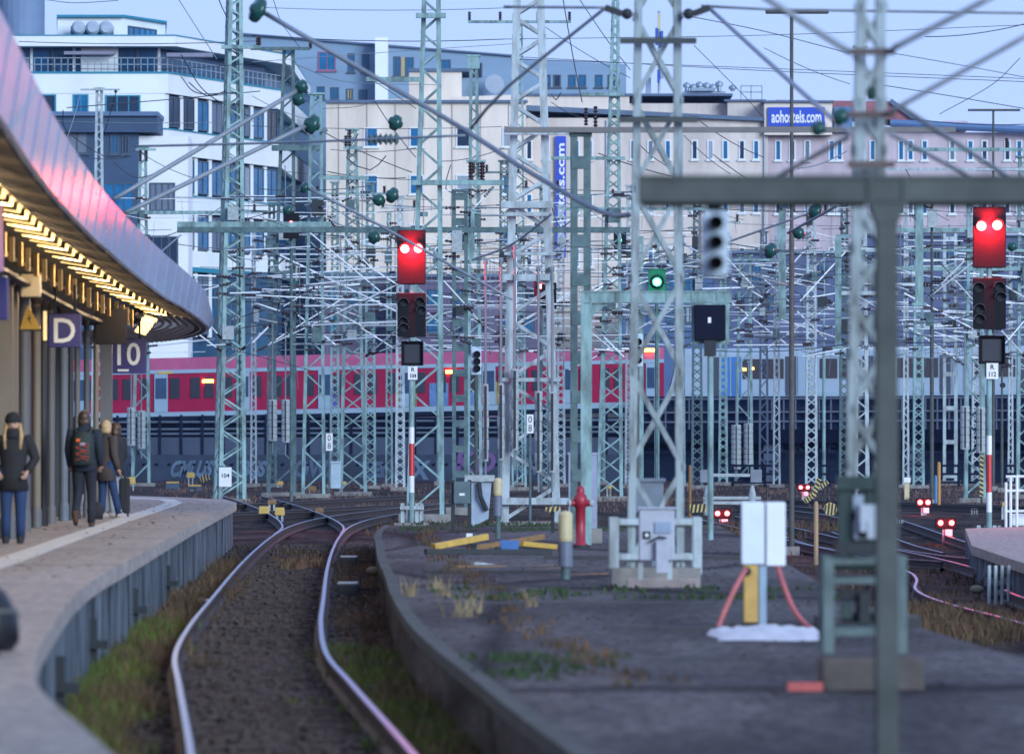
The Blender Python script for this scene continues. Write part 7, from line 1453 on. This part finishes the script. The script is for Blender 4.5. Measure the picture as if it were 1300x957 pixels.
# ------------------------------------------------------------------ weeds, dry grass, loose ballast
def blades(name, label, spots, m, hmin, hmax, wd, lean=.5, n_each=26):
    o = MB(); rg = random.Random(hash(name) % 1000 + 3) if False else random.Random(len(name) * 7 + 3)
    for (x, y, z, rad, k) in spots:
        for _ in range(int(n_each * k)):
            a = rg.uniform(0, 6.283); q = rad * math.sqrt(rg.random()); px, py = x + q * math.cos(a), y + q * math.sin(a) * 1.6; h = rg.uniform(hmin, hmax) * (.5 + .5 * k); b = rg.uniform(0, 6.283); lx, ly = math.cos(b) * h * lean * rg.random(), math.sin(b) * h * lean * rg.random(); w = wd * rg.uniform(.6, 1.3); c = rg.uniform(0, 3.14); wx, wy = math.cos(c) * w, math.sin(c) * w * .5
            i = len(o.v); o.v += [Vector((px - wx, py - wy, z)), Vector((px + wx, py + wy, z)), Vector((px + lx * .45 + wx * .7, py + ly * .45 + wy * .7, z + h * .6)), Vector((px + lx * .45 - wx * .7, py + ly * .45 - wy * .7, z + h * .6)), Vector((px + lx, py + ly, z + h))]
            o.f += [[i, i + 1, i + 2, i + 3], [i + 3, i + 2, i + 4]]; o.mi += [0, 0]
    s = o.build(name, m, origin=(0, 0, 0)); return stuff(s, label, 'plants')
rg = random.Random(21)
GRG = mat('weed_green', (.105, .15, .03), .8, 0, .6, 2.2, thr=(.38, .54), col2=(.10, .075, .03), spec=.1); GRD = mat('weed_dark_green', (.035, .065, .02), .8, 0, .4, 1); BRW = mat('dry_brown_weeds', (.17, .10, .06), .9, 0, .55, 3, thr=(.42, .58), col2=(.055, .045, .025), spec=.1); STRAW = mat('dry_straw', (.34, .26, .15), .9, 0, .4, 2); PURP = mat('reddish_brown_brush', (.17, .10, .08), .9, 0, .4, 1)
def ex(y): return interp([(b, a) for a, b in EDGE], y)
def mx(y): return interp([(b, a) for a, b in LE], y)
sp = [(ex(y) + .12 + abs(rg.gauss(0, .22)), y, gz(0, y), .25, rg.uniform(.4, 1)) for y in [rg.uniform(38, 80) for _ in range(150)]]
blades('green_weeds', 'green and yellowish weeds along the foot of the platform wall', sp, GRG, .06, .26, .008, .9, 60)
sp = [(ex(y) + .2 + abs(rg.gauss(0, .28)), y, gz(0, y), .28, rg.uniform(.3, 1)) for y in [rg.uniform(38, 120) for _ in range(170)]]
blades('brown_weeds', 'dry brown weeds between the platform wall and the near rail', sp, BRW, .06, .30, .008, .9, 60)
sp = [(mx(y) - .15 - abs(rg.gauss(0, .3)), y, gz(0, y), .25, rg.uniform(.4, 1)) for y in [36 + 34 * rg.random() ** 1.5 for _ in range(170)]]
blades('green_grass', 'bright green grass between the near rail and the asphalt edge', sp, GRG, .05, .2, .008, .9, 60)
sp = [(mx(y) - .1 - abs(rg.gauss(0, .25)), y, gz(0, y), .2, rg.uniform(.3, 1)) for y in [rg.uniform(40, 130) for _ in range(140)]]
blades('kerb_weeds', 'dark brown weeds at the foot of the asphalt edge', sp, BRW, .05, .24, .008, .9, 50)
sp = []
for y in [rg.uniform(45, 130) for _ in range(130)]:
    t = (y - 45) / 85; cx = interp([(45, 1.1), (58, .35), (75, -.2), (95, -1.0), (120, -1.6)], y); sp.append((cx + rg.gauss(0, .14), y, .3, .13, rg.uniform(.15, .55)))
blades('asphalt_weeds', 'thin weeds growing out of the long crack in the asphalt', sp, BRW, .04, .16, .008, .8, 34)
sp = [(*G(x, y, .3).xy, .3, r_, k) for x, y, r_, k in ((586, 783, .22, 1), (594, 778, .15, 1), (566, 757, .12, .8), (520, 757, .10, .9), (555, 748, .12, .6), (675, 770, .08, .8))]
blades('straw_tufts', 'pale straw tufts standing on the asphalt', sp, STRAW, .08, .28, .007, .9, 40)
sp = [(*G(x, y, .3).xy, .3, .3, rg.uniform(.3, .9)) for x, y in [(rg.uniform(560, 1060), rg.choice((748, 752, 756, 760))) for _ in range(26)] + [(rg.uniform(600, 800), rg.uniform(835, 862)) for _ in range(14)] + [(rg.uniform(500, 900), rg.uniform(664, 676)) for _ in range(60)]]
blades('moss_patches', 'low green moss and weeds along the joints of the asphalt', sp, GRD, .03, .10, .025)
sp = [(*G(rg.uniform(470, 1060), rg.uniform(655, 672), 0).xy, gz(0, 150), .5, rg.uniform(.3, 1)) for _ in range(120)]
blades('dead_brush', 'tangled dead brush around the far end of the asphalt platform', sp, BRW, .08, .35, .012, .9, 40)
sp = []
for _ in range(520):
    x = rg.uniform(200, 1320); y = 596 + 46 * rg.random(); p_ = G(x, y + 8, -.19)
    if p_.y < 355: sp.append((p_.x, p_.y, gz(p_.x, p_.y), 1.1, rg.uniform(.3, 1)))
blades('dry_scrub', 'belt of dry brown scrub between the tracks and the viaduct', sp, PURP, .06, .28, .03, .8, 20)
sp = [(*G(rg.uniform(900, 1320), rg.uniform(660, 760), -.5).xy, -.58, .7, rg.uniform(.3, 1)) for _ in range(160)]
blades('trackside_scrub', 'dry brown scrub beside the tracks on the right', sp, BRW, .05, .2, .018, .8, 30)
sp = [(xr(x, 88), rg.uniform(82, 98), -.55, .6, 1) for x in [rg.uniform(1175, 1320) for _ in range(50)]]
blades('tall_dry_grass', 'tall dry brown grass in front of the right platform wall', sp, BRW, .08, .3, .014, .8, 34)
sp = [(*G(rg.uniform(350, 420), rg.uniform(700, 722), -.15).xy, -.17, .25, rg.uniform(.4, 1)) for _ in range(22)]
blades('sleeper_weeds', 'brown weeds between the rails of the near track', sp, BRW, .05, .18, .02)
# loose stones: small angular chips on the near ballast
o = MB(); rg = random.Random(4)
for _ in range(9500):
    y = 42 + 100 * rg.random() ** 1.7; x = rg.uniform(ex(y) + .05, mx(y) - .05); s = rg.uniform(.02, .06); z = gz(x, y) + rg.uniform(-.01, .03)
    e = Euler((rg.uniform(0, 3), rg.uniform(0, 3), rg.uniform(0, 3))).to_matrix(); o.box((x, y, z), (s * rg.uniform(1, 2), s * 1.4, s), e)
stuff(o.build('loose_ballast', mat('ballast_stone', (.08, .057, .05), .9, 0, .6, 3, thr=(.3, .7)), origin=(0, 0, 0)), 'loose ballast stones around the near track', 'stones')

o = MB()                                           # dead leaves and scraps on the asphalt and the platform
for _ in range(1500):
    if rg.random() < .75: y = rg.uniform(42, 130); x = rg.uniform(mx(y) + .1, 4); z = .303
    else: y = rg.uniform(42, 140); x = rg.uniform(ex(y) - 4, ex(y) - .2); z = PTOP + .004
    s = rg.uniform(.012, .04); a = rg.uniform(0, 6.28); c, d_ = math.cos(a) * s, math.sin(a) * s
    o.add([(x - c, y - d_, z), (x + d_, y - c, z + .01), (x + c, y + d_, z + .004), (x - d_, y + c, z + rg.uniform(.004, .02))], [(0, 1, 2, 3)])
stuff(o.build('leaf_litter', mat('dead_leaves', (.16, .10, .055), .9, 0, .6, 2, thr=(.4, .6)), origin=(0, 0, 0)), 'dead leaves and scraps scattered over asphalt and platform', 'litter')

# ------------------------------------------------------------------ evening haze
hz = MB(); hz.b2((-160, -30, -2.5), (160, 600, 60)); h = hz.build('haze', bpy.data.materials.new('haze_air'), origin=(0, 0, 0)); h['kind'] = 'stuff'; h['label'] = 'thin blue evening haze over the yard'; h['category'] = 'haze'
hm = bpy.data.materials['haze_air']; hm.use_nodes = True; t = hm.node_tree; t.nodes.clear(); ho = t.nodes.new('ShaderNodeOutputMaterial'); pv = t.nodes.new('ShaderNodeVolumePrincipled'); pv.inputs['Color'].default_value = (.30, .50, 1, 1); pv.inputs['Density'].default_value = HAZE
t.links.new(pv.outputs[0], ho.inputs['Volume'])
